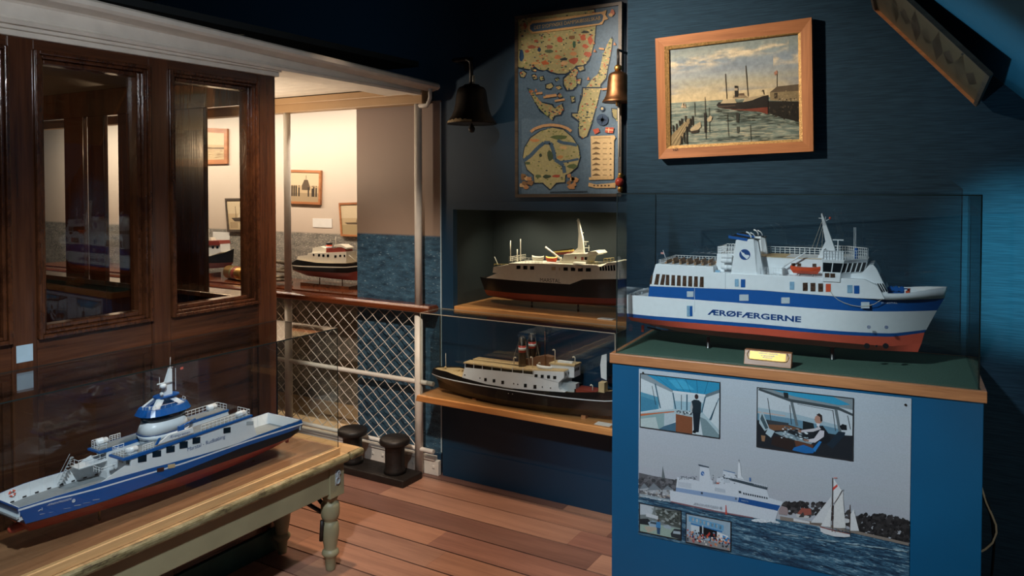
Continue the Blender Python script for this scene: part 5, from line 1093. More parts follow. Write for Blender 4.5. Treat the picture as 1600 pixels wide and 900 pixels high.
# ------------------------------------------------------------------ harbour painting
pt = thing('harbour_painting', 'oil painting of a steamer in harbour in a broad oak frame', 'painting', (-.91, W2-.02, 2.05))
yf, yi = W2-.034, W2-.018; N_ = (0, -1, 0)
zp_ = zoom(1030, 50, 4.7375)
def pin(root, o): o.location = tuple(-root.location); return o
oc = [on(1, yf, *p) for p in ((1023.8, 60.1), (1268, 27.1), (1271, 236.4), (1029.2, 248.4))]
ic = [on(1, yf, *zp_(*p)) for p in ((35, 105), (1045, 0), (1060, 810), (50, 865))]
gc = [on(1, yf, *zp_(*p)) for p in ((66, 128), (1024, 12), (1034, 792), (78, 842))]
fr_ = pin(pt, ring(oc, ic, .03, [M['frame'], M['frameV']], 'frame', pt, None, N_, raise_=-.004))
ring([p+np.array([0, .004, 0]) for p in ic], [p+np.array([0, .01, 0]) for p in gc], .012, [M['giltframe']]*2, 'gilt_slip', fr_, None, N_)
A_ = Art(lambda u, v: on(1, yi, *zp_(u, v)), N_)
A_.poly([(50, 115), (1040, -2), (1050, 810), (62, 860)], '#a79f8a')
hz = lambda u: 527-(u-70)*.062
topv = lambda u: 122-(u-65)*.117
sk = ['#7f8b88', '#84918f', '#889698', '#8595a0', '#8d9aa2', '#9aa2a2', '#a9a896', '#b9af93', '#c6b793', '#cbb991']
skl = [lin(c) for c in sk]; cl1, cl2, gb = lin('#d0c4a8'), lin('#b9b09a'), lin('#7d8a96')
def skycol(u, v):
    f = v*9; k = min(8, int(f)); c = mixl(skl[k], skl[k+1], f-k)
    c = mixl(c, gb, .9*max(0, fbm(u*4+3, v*7)-.45)*2.2*(v < .85))
    band = max(math.exp(-((v-.34+.22*u)/.11)**2)*(u < .52), math.exp(-((v-.2+.1*(u-.6))/.09)**2)*(.4 < u < .92), .8*math.exp(-((v-.4)/.08)**2)*(u > .8))
    m = band*max(0, fbm(u*9, v*13)-.36)*4.2
    c = mixl(c, cl1 if fbm(u*20, v*22, 2) > .45 else cl2, m)
    return tuple(x*(.93+.14*vnoise(u*120, v*60)) for x in c)
A_.mosaic(lambda u, v: (52+990*u, topv(52+990*u)*(1-v)+(hz(52+990*u)+3)*v), 120, 60, skycol)
rnd = random.Random(11)
def blob(x0, x1, y0, y1, sl=-.1):
    def f():
        u = rnd.uniform(x0, x1); return u, rnd.gauss((y0+y1)/2, (y1-y0)/4)+(u-(x0+x1)/2)*sl
    return f
sc1, sc2, sc3, sc4 = lin('#5a6c68'), lin('#8a988c'), lin('#a9ab98'), lin('#3a443f')
def seacol(u, v):
    n1, n2 = fbm(u*5, v*26), fbm(u*14+5, v*60, 3); c = mixl(sc1, sc2, (n1-.3)*2.4); c = mixl(c, sc3, (n2-.52)*4); c = mixl(c, sc4, (fbm(u*7+9, v*18)-.56)*3.5)
    return tuple(x*(.92+.16*vnoise(u*150, v*90)) for x in c)
A_.mosaic(lambda u, v: (60+985*u, hz(60+985*u)*(1-v)+(862-55*u)*v), 110, 70, seacol)
A_.strokes(160, blob(430, 1030, 560, 680, 0), ['#3a4039', '#2f342f', '#48524a', '#5e6b62'], 40, 6, 0)
A_.strokes(60, blob(250, 1020, 690, 820, 0), ['#a3a794', '#b4b198', '#8f998c'], 44, 4, -.03)
A_.poly([(800, 512), (1036, 514), (1040, 668), (930, 640), (803, 600)], '#262420').strokes(40, blob(815, 1030, 530, 640, 0), ['#3a352c', '#1d1c19', '#4c463a'], 10, 10)
A_.poly([(818, 448), (872, 404), (1036, 386), (1036, 436)], '#5c5141').poly([(820, 448), (1036, 436), (1036, 512), (822, 508)], '#86785a').poly([(852, 452), (876, 450), (876, 492), (852, 494)], '#3c342a').strokes(40, blob(830, 1028, 445, 500, 0), ['#70644b', '#9a8a68'], 8, 3).line([(872, 404), (872, 285)], 4, '#4c4638').poly([(850, 300), (872, 282), (878, 308), (856, 322)], '#a27864').strokes(20, blob(880, 1030, 490, 512, 0), ['#a8987a', '#3a342c', '#6d5c48'], 10, 6)
A_.poly([(424, 542), (440, 520), (560, 522), (660, 515), (760, 478), (808, 466), (805, 558), (700, 572), (560, 570), (440, 560)], '#262320').poly([(430, 548), (560, 540), (570, 548), (440, 560)], '#4a3e34').poly([(440, 562), (600, 574), (805, 556), (804, 610), (740, 590), (600, 580)], '#6e3a2c')
A_.poly([(455, 530), (476, 500), (560, 496), (572, 526)], '#b8a988').poly([(618, 520), (640, 488), (750, 470), (780, 468), (690, 505)], '#b0a081').poly([(585, 475), (590, 455), (628, 452), (632, 474)], '#5d4c3b').poly([(545, 490), (550, 470), (640, 470), (660, 486)], '#8a7a60')
A_.poly([(558, 398), (582, 398), (584, 480), (560, 482)], '#25221f').poly([(558, 416), (582, 416), (583, 434), (559, 434)], '#a89a80')
for l in (((490, 310), (501, 495)), ((640, 250), (658, 474)), ((760, 440), (770, 428), (776, 462))): A_.line(l, 5, '#4a4236')
A_.poly([(568, 600), (592, 600), (590, 670), (572, 670)], '#33352f').poly([(574, 700), (594, 700), (590, 750), (576, 750)], '#4a4d45')
for l in (((505, 610), (514, 770)), ((675, 690), (680, 810)), ((340, 480), (347, 790)), ((262, 520), (266, 620)), ((370, 560), (373, 740))): A_.line(l, 4, '#3d3c33')
A_.poly([(332, 600), (350, 600), (352, 745), (336, 745)], '#24221e')
A_.poly([(78, 842), (76, 780), (212, 642), (248, 640), (190, 740), (150, 842)], '#8d7d5c')
for k in range(6): A_.line([(80+14*k, 842), (216+5*k, 642)], 3, '#5f5340' if k % 2 else '#b3a27c')
for x, y, h_ in ((82, 700, 44), (104, 690, 48), (130, 680, 46), (152, 655, 40), (168, 640, 44), (196, 620, 46), (232, 640, 60), (248, 622, 70), (222, 680, 60), (205, 700, 80), (185, 745, 70), (165, 770, 60), (205, 780, 50)): A_.line([(x, y), (x+2, y+h_)], 12, '#2a2721', 0)
A_.poly([(228, 722), (262, 690), (306, 664), (312, 700), (290, 722), (240, 738)], '#b1a283').poly([(352, 650), (378, 620), (394, 628), (386, 658), (362, 668)], '#b8a98a').poly([(232, 735), (300, 722), (290, 745), (240, 752)], '#352f28')
A_.poly([(160, 560), (178, 520), (184, 560)], '#bda88a', 1).poly([(184, 562), (192, 525), (200, 562)], '#b59c80', 0)
pin(pt, A_.build('canvas', M['oil'], pt))
q_ = [on(1, yf-.0003, *zp_(x, y)) for x, y in ((100, 884), (138, 878))]
text('stock_number', '943', (q_[0][0], q_[0][2]), (q_[1][0], q_[1][2]), yf-.0012, M['ink'], pt).location = tuple(-pt.location)
# ------------------------------------------------------------------ old pictorial sea chart
mp_ = thing('pictorial_map', 'tall framed pictorial map of islands in blue and ochre', 'map', (-1.78, W1-.02, 2.1))
yf, yi = W1-.028, W1-.02; z7 = zoom(680, 0, 2.8125); zA = zoom(800, 0, 6); zB_ = zoom(800, 140, 5.294)
oc = [on(1, yf, *p) for p in ((804, 25.4), (971.5, 2.2), (970.5, 307.3), (804.6, 308.6))]
ic = [on(1, yf, *p) for p in ((808.6, 30), (966.2, 7.8), (965.8, 302.6), (809, 303.3))]
pin(mp_, ring(oc, ic, .026, [M['darkframe']]*2, 'frame', mp_, None, N_))
A_ = Art(lambda u, v: on(1, yi, *z7(u, v)), N_, 3e-5)
fA = lambda *p: (lambda q: ((q[0]-680)*2.8125, q[1]*2.8125))(zA(*p)); fB = lambda *p: (lambda q: ((q[0]-680)*2.8125, q[1]*2.8125))(zB_(*p))
A_.poly([(355, 78), (812, 12), (812, 858), (358, 862)], '#5b7388')
A_.strokes(200, lambda: (rnd.uniform(365, 800), rnd.uniform(120, 850)), ['#586f85', '#62798c', '#557089'], 16, 5)
def land(pts, c='#a39b70', o=6, n=0, cols=('#a8543c', '#6d7a4a', '#39423a', '#b7ab74', '#c0855a', '#2f3f52', '#8c9a5c', '#c9b27c')):
    cx = sum(p[0] for p in pts)/len(pts); cy = sum(p[1] for p in pts)/len(pts)
    A_.poly([(x+(o if x > cx else -o), y+(o if y > cy else -o)) for x, y in pts], '#1f3246'); A_.poly(pts, c)
    xs = [p[0] for p in pts]; ys = [p[1] for p in pts]
    def ins():
        while True:
            x, y = rnd.uniform(min(xs), max(xs)), rnd.uniform(min(ys), max(ys)); k = False
            for i in range(len(pts)):
                (x1, y1), (x2, y2) = pts[i], pts[i-1]
                if (y1 > y) != (y2 > y) and x < (x2-x1)*(y-y1)/(y2-y1)+x1: k = not k
            if k: return x, y
    if n: A_.strokes(n, ins, list(cols), 7, 4)
    return ins
fyn = [fA(*p) for p in ((52, 185), (500, 120), (770, 92), (785, 240), (770, 400), (745, 500), (720, 560), (670, 610), (600, 615), (560, 660), (500, 690), (430, 690), (360, 670), (330, 650), (300, 660), (250, 650), (210, 620), (170, 650), (110, 640), (55, 625))]
ins = land(fyn, n=330)
for x, y, rx, ry, c in ((445, 370, 30, 32, '#b0523c'), (665, 350, 30, 28, '#b25a40'), (735, 380, 24, 38, '#b5553a'), (690, 435, 28, 20, '#b0583e'), (710, 510, 36, 24, '#ad5a40'), (575, 570, 44, 30, '#a04c38'), (310, 590, 32, 22, '#b4623e'), (430, 535, 36, 18, '#ba7650'), (575, 505, 34, 18, '#c28a5e'), (185, 440, 36, 20, '#9c5f48'), (350, 440, 30, 18, '#8b5a48'), (490, 590, 36, 18, '#c9a076'), (490, 555, 36, 14, '#28333c'), (690, 300, 40, 14, '#3a3f3c'), (255, 465, 18, 24, '#2c3f58'), (90, 520, 22, 50, '#2c4a6c'), (345, 480, 40, 20, '#4c5a45'), (585, 420, 14, 40, '#3b5a48'), (560, 350, 34, 20, '#7b5a3e'), (225, 385, 20, 14, '#a86048'), (140, 480, 22, 16, '#a4593f'), (220, 595, 36, 14, '#c59a66')):
    u, v = fA(x, y); A_.oval(u, v, rx*.47, ry*.47, c, 0 if rnd.random() < .5 else 1, 9, .3)
land([fA(*p) for p in ((905, 390), (925, 355), (940, 380), (930, 470), (915, 560), (895, 650), (880, 730), (830, 790), (815, 900), (790, 990), (640, 990), (650, 880), (700, 810), (760, 730), (810, 690), (835, 600), (850, 520))], n=110)
land([fB(*p) for p in ((590, -10), (735, -10), (705, 110), (680, 200), (650, 300), (620, 380), (590, 402), (560, 380), (555, 340), (560, 260), (500, 215), (500, 200), (550, 200), (560, 130), (585, 60))], n=90)
land([fB(*p) for p in ((135, -5), (165, 5), (200, 60), (250, 110), (330, 130), (350, 155), (410, 120), (425, 160), (400, 205), (350, 215), (330, 252), (300, 225), (240, 170), (190, 100))], n=70)
land([fA(*p) for p in ((490, 740), (545, 690), (590, 640), (620, 660), (600, 720), (610, 790), (570, 840), (520, 845), (490, 790))], n=40)
for p in (((75, 690), (105, 665), (135, 690), (115, 725), (85, 720)), ((185, 640), (215, 650), (225, 668), (195, 662)), ((190, 710), (215, 700), (240, 735), (210, 745)), ((260, 735), (290, 715), (305, 745), (275, 755)), ((405, 745), (425, 728), (445, 745), (420, 762)), ((320, 800), (370, 780), (390, 810), (360, 835), (325, 825)), ((420, 815), (450, 805), (470, 825), (440, 835)), ((620, 630), (670, 620), (680, 650), (640, 668)), ((620, 745), (650, 740), (640, 790), (615, 780))): land([fA(*q) for q in p], n=4, o=4)
for p in (((490, 60), (515, 60), (520, 95), (500, 105)), ((380, 50), (400, 30), (420, 55), (400, 68)), ((830, 160), (872, 165), (872, 260), (840, 220))): land([fB(*q) for q in p], n=4, o=4)
bn = [fA(*p) for p in ((150, 200), (175, 215), (190, 195), (500, 160), (850, 112), (890, 95), (880, 140), (905, 180), (870, 190), (850, 230), (520, 280), (190, 318), (165, 290), (145, 262), (158, 235))]
A_.poly(bn, '#c9a06c').poly([fA(*p) for p in ((195, 222), (500, 185), (840, 130), (862, 150), (850, 200), (820, 222), (520, 258), (200, 300), (172, 272), (175, 240))], '#3f566c')
for x, y in ((125, 245), (940, 125)): A_.oval(*fA(x, y), 10, 14, '#b3654a', 1, 8, .4); A_.oval(*fA(x-15, y+20), 9, 8, '#c9a06c', 1, 8, .4)
c_ins = [fB(*p) for p in ((95, 560), (110, 480), (160, 400), (240, 345), (340, 315), (430, 335), (500, 395), (550, 470), (565, 560), (540, 640), (480, 690), (445, 705), (440, 765), (370, 770), (320, 825), (280, 790), (260, 770), (190, 770), (185, 705), (130, 660))]
ins = land(c_ins, '#aaa377', 3, 110, ('#8d9258', '#b3ab74', '#6d7648', '#c0b27e', '#3f4c44'))
for w_, pts in ((16, ((100, 590), (160, 545), (220, 480), (270, 440), (320, 440), (345, 500), (360, 580), (400, 605), (430, 630), (440, 690))), (10, ((400, 600), (480, 590), (555, 575))), (14, ((380, 420), (420, 440), (500, 450), (540, 460)))): A_.line([fB(*p) for p in pts], w_, '#46617a', 1)
for x, y, rx, ry, c in ((400, 395, 70, 22, '#5a6a44'), (320, 545, 26, 40, '#47563f'), (505, 635, 40, 22, '#5a6b48'), (295, 720, 34, 18, '#3c4a3c'), (220, 715, 24, 14, '#59694a'), (370, 715, 34, 12, '#a04a3a'), (190, 420, 40, 14, '#c08a5c'), (240, 545, 12, 16, '#35423a'), (430, 480, 36, 14, '#c8a878'), (400, 560, 26, 16, '#b88a58'), (130, 608, 26, 12, '#4d6048')): A_.oval(*fB(x, y), rx*.53, ry*.53, c, 1, 10, .25)
A_.line([fB(*p) for p in ((160, 350), (190, 325), (260, 300), (330, 292), (400, 300), (460, 320), (495, 345))], 12, '#c79e74', 1)
for x, y, s in ((130, 760, 1), (500, 755, 1)):
    for k in range(9): A_.oval(*fB(x+rnd.uniform(-45, 40), y+rnd.uniform(-50, 55)), 11, 10, rnd.choice(['#c39a6c', '#b98a60', '#8d6c4c', '#d0ae80']), 1 if k % 3 == 0 else 0, 8, .4)
A_.poly([fB(*p) for p in ((655, 385), (850, 378), (862, 400), (848, 420), (845, 740), (660, 745))], '#cfb487').poly([fB(*p) for p in ((640, 725), (840, 715), (842, 742), (642, 748))], '#c5a87a').poly([fB(*p) for p in ((640, 770), (700, 785), (860, 770), (858, 812), (700, 815), (635, 800))], '#c9aa7c')
for k in range(7):
    v = 440+k*44; A_.poly([fB(*p) for p in ((668, v+6), (700, v-12), (735, v+4), (735, v+9), (668, v+11))], '#6e5a40', 1 if k == 0 else 0)
    A_.line([fB(755, v+4), fB(790, v+4)], 3, '#7c6648', 0); A_.poly([fB(*p) for p in ((808, v+8), (820, v-4), (832, v+8))], '#5e4f3b', 0)
A_.line([fB(680, 402), fB(820, 398)], 4, '#a58a62', 1)
for k in range(5): A_.oval(*fB(685+k*30, 794), 5, 4, '#5d4a36', 0, 6)
u, v = fB(752, 250); A_.oval(u, v, 26, 26, '#2c4460')
for k in range(8): a = k*math.pi/4+.1; r = 22 if k % 2 == 0 else 15; A_.poly([(u+r*math.cos(a), v+r*math.sin(a)), (u+5*math.cos(a+.5), v+5*math.sin(a+.5)), (u, v), (u+5*math.cos(a-.5), v+5*math.sin(a-.5))], '#d3b98a' if k % 2 == 0 else '#b0654a', 0)
A_.oval(*fB(750, 158), 11, 12, '#2c4460'); A_.oval(*fB(750, 158), 6, 6, '#b9a676')
A_.poly([fB(*p) for p in ((672, 330), (720, 318), (730, 350), (690, 370))], '#b4533f').poly([fB(*p) for p in ((778, 312), (848, 315), (838, 362), (772, 355))], '#b8553e', 0).line([fB(806, 316), fB(802, 358)], 4, '#d6bd94').line([fB(776, 332), fB(842, 336)], 4, '#d6bd94')
for a, b in (((820, 455), (868, 462)), ((845, 840), (930, 828)), ((230, 880), (290, 870)), ((320, 900), (420, 890))): A_.line([fA(*a), fA(*b)], 8, '#c8966a', 1)
for a, b in (((265, 65), (375, 50)), ((358, 95), (440, 82)), ((225, 30), (255, 30))): A_.line([fB(*a), fB(*b)], 9, '#cda172', 1)
for x, y in ((770, 405), (780, 480), (965, 415), (720, 740), (230, 850)): A_.poly([fA(x-14, y+10), fA(x, y-22), fA(x+14, y+10)], '#b97e58', 1)
A_.line([fB(320, 848), fB(630, 842)], 4, '#2c3c4c', 1)
pin(mp_, A_.build('chart', M['mapprint'], mp_))
a_, b_ = on(1, yi, *zA(215, 278)), on(1, yi, *zA(835, 186))
text('title', 'DET SYDFYNSKE DAMPSKIBSSELSKAB', (a_[0], a_[2]), (b_[0], b_[2]), yi-A_.k*A_.step-.0004, plain('map_lettering', '#b59a66', .6), mp_, h=.018).location = tuple(-mp_.location)
# ------------------------------------------------------------------ poster on the plinth front
fl_ = FP; lyp = py0+.008-.003
po = thing('ferry_poster', 'pale poster with ferry photographs pinned to the front of the blue plinth', 'poster', tuple(FP.loc), 4.2)
tl, tr_, bl = FP.L(998.3, 576.4, lyp), FP.L(1424.1, 626.6, lyp), FP.L(999, 834.8, lyp)
mb = MB(); mb.box(tl[0], tr_[0], lyp, lyp+.0028, bl[1], tl[1]); mb.build('sheet', M['paper'], po)
zq_ = zoom(930, 550, 2.388); z5 = zoom(990, 700, 5.296); z6 = zoom(1200, 720, 5)
def lp(px, py): a, b = FP.L(px, py, lyp); return np.array([min(max(a, tl[0]), tr_[0]), lyp, min(max(b, bl[1]), tl[1])])
def lpf(px, py): a, b = FP.L(px, py, lyp); return np.array([a, lyp, b])
A_ = Art(lambda u, v: lp(u, v), N_, 3e-5)
B_ = lambda P, z, c, up=1: A_.poly([z(*p) for p in P], c, up)
H0, H1 = tl[1], bl[1]
def zrow(t): return H0+(H1-H0)*t
A_.k = 1
for i in range(16):
    c = lerpc('#a9b5bf', '#a0a4ac', i/15); A_.mb.add([(tl[0], lyp-3e-5, zrow(i/16*.78)), (tr_[0], lyp-3e-5, zrow(i/16*.78)), (tr_[0], lyp-3e-5, zrow((i+1)/16*.78)), (tl[0], lyp-3e-5, zrow((i+1)/16*.78))], [(3, 2, 1, 0)], 0, False, lin(c))
A_.k = 2
wl = lambda u: 527+(u-163)*.186           # waterline of the photograph in zoom coordinates
ps = [lin(c) for c in ('#1a2c40', '#2c4c64', '#4a7086', '#86a0ac')]
def psea(u, v):
    k = .25+.75*v; x, y = u*14/k**.5, v*46/k
    n1 = fbm(x, y, 5)*.75+.25*vnoise(x*7, y*5); c = mixl(ps[0], ps[1], (n1-.28)*4.2); c = mixl(c, ps[2], (n1-.47)*5); c = mixl(c, ps[3], (n1-.62)*5)
    return c
def psf(u, v): U = 160+1015*u; lo = 684+(U-163)*.247; return zq_(U, wl(U)*(1-v)+lo*v)
A_.mosaic(psf, 170, 74, psea)
def sea_in():
    u = rnd.uniform(160, 1175); t = rnd.random()**.8; lo = 682+(u-163)*.245; v = wl(u)+2+t*(lo-wl(u)-4); return zq_(u, v)
A_.strokes(260, sea_in, ['#7f9aa6', '#1b2c3e', '#24405a'], 5, .6, .22)
# shore with trees and houses
def trees(base, n, cols, zz, hmax, jit):
    A_.k += 1
    for i in range(n):
        t = rnd.random(); k = t*(len(base)-1); j = min(len(base)-2, int(k)); f = k-j
        u = base[j][0]*(1-f)+base[j+1][0]*f; v = base[j][1]*(1-f)+base[j+1][1]*f; hh = base[j][2]*(1-f)+base[j+1][2]*f
        k0 = A_.k; A_.k += (i % 10)*.4; A_.oval(*zz(u, v-rnd.random()*hh), jit*.42, jit*.36, rnd.choice(cols), 0, 9, .3); A_.k = k0
    A_.k += 5
B_([(163, 450), (215, 462), (260, 470), (305, 478), (300, 550), (163, 535)], zq_, '#55565c')
trees([(163, 510, 55), (240, 520, 48), (310, 530, 50)], 110, ['#45464a', '#55575b', '#3b3e42', '#64656a'], zq_, 50, 8)
B_([(45, 355), (240, 150), (262, 250), (232, 252)][1:] , z5, '#5d666a')
for h_ in (((50, 340), (85, 290), (125, 330), (125, 350), (52, 350)), ((110, 350), (165, 290), (230, 345), (220, 380), (110, 372)), ((240, 345), (280, 310), (330, 345), (320, 400), (240, 390))): B_(h_, z5, '#9aa0a6'); B_([h_[0], h_[1], h_[2]], z5, '#6f7880')
A_.strokes(60, lambda: z5(rnd.uniform(50, 300), rnd.uniform(350, 410)), ['#b3b6ba', '#8c8f92', '#6d6f70', '#a39a92'], 2.6, 1.6, .15)
B_([(50, 375), (300, 425), (300, 440), (50, 395)], z5, '#8d9aa2')
trees([(690, 600, 40), (760, 605, 45), (850, 618, 55), (980, 655, 50), (1080, 680, 75), (1172, 700, 70)], 300, ['#2f2d2e', '#3a3838', '#262526', '#454244'], zq_, 60, 8)
trees([(980, 670, 60), (1080, 690, 82), (1172, 712, 76)], 200, ['#2b292a', '#353334', '#232223'], zq_, 60, 8)
B_([(690, 612), (860, 640), (1170, 712), (1170, 722), (860, 652), (690, 626)], zq_, '#7d746c'); B_([(740, 620), (800, 632), (800, 640), (740, 630)], zq_, '#c0c2c4')
B_([(220, 412), (262, 420), (320, 430), (318, 452), (225, 440)], z6, '#b6b6b6'); B_([(228, 412), (265, 365), (300, 372), (335, 372), (340, 418), (285, 428)], z6, '#8c4f44'); B_([(258, 415), (275, 398), (285, 425), (280, 440), (240, 440)], z6, '#3c3a3a')
B_([(85, 380), (105, 350), (150, 365), (160, 395), (150, 425), (85, 415)], z6, '#8e7f80')
# ferry
B_([(302, 350), (350, 358), (352, 325), (362, 240), (495, 258), (545, 275), (550, 152), (625, 162), (640, 262), (655, 270), (655, 300), (690, 300), (690, 250), (740, 240), (742, 185), (840, 205), (850, 250), (1110, 318), (1100, 340), (1122, 410), (1240, 446), (1195, 520), (1170, 612), (1080, 592), (990, 575), (700, 522), (440, 468), (304, 440)], z5, '#bcc4cd')
B_([(302, 436), (440, 465), (700, 520), (990, 572), (990, 582), (700, 532), (440, 478), (304, 446)], z5, '#7a5a62')
B_([(352, 325), (600, 364), (866, 408), (860, 448), (600, 402), (350, 358)], z5, '#7d95b6'); B_([(872, 406), (1000, 432), (1216, 476), (1192, 518), (1000, 478), (862, 446)], z5, '#1e4c88')
B_([(742, 240), (850, 258), (1110, 322), (1104, 345), (1000, 320), (850, 280), (745, 256)], z5, '#39464f'); B_([(742, 185), (745, 180), (842, 203), (840, 210)], z5, '#4a6a92')
B_([(535, 132), (625, 155), (622, 164), (540, 145)], z5, '#3a4654'); A_.oval(*z5(572, 210), 2.7, 3.6, '#3a66a0', 1, 14); B_([(565, 200), (582, 215), (578, 222)], z5, '#d4dae0')
B_([(868, 105), (880, 105), (892, 230), (915, 262), (862, 248)], z5, '#c8ced4'); A_.line([z5(872, 95), z5(875, 120)], .9, '#555e66', 1)
for k in range(11): x = 372+k*10; B_([(x, 275+k*1.6), (x+5, 276+k*1.6), (x+5, 318+k*1.6), (x, 317+k*1.6)], z5, '#a3abb6', 0)
for k in range(8): x = 675+k*11; B_([(x, 325+k*2), (x+6, 326+k*2), (x+6, 358+k*2), (x, 357+k*2)], z5, '#97a1ae', 0)
for k in range(11): x = 905+k*19; B_([(x, 366+k*3.8), (x+13, 369+k*3.8), (x+16, 385+k*3.8), (x+3, 382+k*3.8)], z5, '#333c46', 0)
B_([(868, 352), (890, 356), (893, 374), (872, 372)], z5, '#333c46', 0); B_([(558, 362), (574, 364), (574, 382), (558, 380)], z5, '#3a4654', 0); B_([(840, 408), (855, 410), (855, 428), (840, 426)], z5, '#5c6470', 0)
B_([(690, 282), (712, 285), (708, 298), (684, 296)], z5, '#b56a5c'); B_([(745, 250), (800, 262), (800, 290), (750, 285)], z5, '#aab4be'); B_([(958, 242), (972, 246), (970, 276), (958, 274)], z5, '#3f669c')
for k in range(8): A_.line([z5(1000+k*14, 285+k*2), z5(1000+k*14, 305+k*3)], .5, '#c4cad0', 0)
A_.strokes(40, lambda: z5(rnd.uniform(380, 520), rnd.uniform(230, 262)), ['#5b636c', '#868e98'], 1.4, .8); A_.strokes(30, lambda: z5(rnd.uniform(640, 860), rnd.uniform(215, 300)), ['#6c747e', '#9aa2ac', '#525a64'], 1.6, 1.)
B_([(762, 470), (768, 470), (775, 548), (760, 548)], z5, '#b5443c', 1)
A_.strokes(70, lambda: (lambda u: z5(u, 595+(u-1000)*.06+rnd.uniform(-8, 12)))(rnd.uniform(990, 1200)), ['#b7c2ca', '#d0d8de'], 5, 1.1, .12); A_.strokes(50, lambda: (lambda u: z5(u, 395+(u-60)*.2+rnd.uniform(-5, 5)))(rnd.uniform(60, 300)), ['#b7c2ca', '#97a8b4'], 4, .7, .18)
# sailing ship
A_.line([z6(504, 130), z6(504, 535)], 1.1, '#4a3a34', 1).line([z6(641, 340), z6(640, 570)], 1., '#4a3a34', 1).line([z6(330, 482), z6(420, 500)], .7, '#5a4a42', 1)
B_([(514, 140), (576, 228), (520, 335), (510, 320)], z6, '#ccced0'); B_([(516, 345), (586, 236), (590, 330), (608, 522), (560, 524), (512, 520)], z6, '#c9cac9'); B_([(335, 480), (420, 370), (495, 275), (500, 320), (440, 484)], z6, '#c2c5c8'); B_([(412, 508), (455, 430), (500, 330), (494, 420), (490, 516)], z6, '#cbcdce'); B_([(645, 412), (670, 375), (690, 460), (712, 545), (643, 545)], z6, '#c8cacc'); B_([(600, 445), (636, 455), (636, 480), (600, 486)], z6, '#b8babc')
B_([(507, 208), (540, 180), (546, 196), (508, 231)], z6, '#c0453c'); B_([(512, 126), (540, 126), (538, 136), (514, 134)], z6, '#c58a86')
A_.line([z6(514, 335), z6(548, 285), z6(590, 222)], .8, '#5a4a42', 1)
B_([(404, 512), (470, 535), (560, 556), (640, 568), (642, 590), (600, 594), (520, 588), (440, 566), (412, 548)], z6, '#c4c6c9'); B_([(408, 508), (520, 540), (640, 566), (640, 572), (520, 548), (406, 516)], z6, '#7c4038'); A_.strokes(26, lambda: z6(rnd.uniform(500, 630), rnd.uniform(528, 556)), ['#3c3a3c', '#6a5c54', '#51606c'], 2., 1.)
A_.strokes(60, lambda: (lambda u: z6(u, 620+(u-480)*.14+rnd.uniform(-5, 5)))(rnd.uniform(10, 1080)), ['#7f99a6', '#8fa7b2'], 7, .7, .18)
A_.build('printed_photo', M['print'], po); ytx = lyp-A_.k*A_.step-.0004
def inset(name, quad, draw):
    q4 = [FP.L(*p, lyp) for p in quad]; x0 = (q4[0][0]+q4[3][0])/2; x1 = (q4[1][0]+q4[2][0])/2; z1 = (q4[0][1]+q4[1][1])/2; z0 = (q4[2][1]+q4[3][1])/2
    y = lyp-.0026; a = Art(lambda u, v: np.array([x0+(x1-x0)*min(max(u, 0), 1), y, z1+(z0-z1)*min(max(v, 0), 1)]), N_, 2e-5)
    draw(a); o = a.build(name, M['print'], po); t = .0032
    mb = MB(); mb.box(x0-t, x1+t, y-.0006, y+.0004, z1, z1+t); mb.box(x0-t, x1+t, y-.0006, y+.0004, z0-t, z0); mb.box(x0-t, x0, y-.0006, y+.0004, z0, z1); mb.box(x1, x1+t, y-.0006, y+.0004, z0, z1); mb.build('border', M['ink'], o)
def scl(P, w, h): return [(u/w, v/h) for u, v in P]
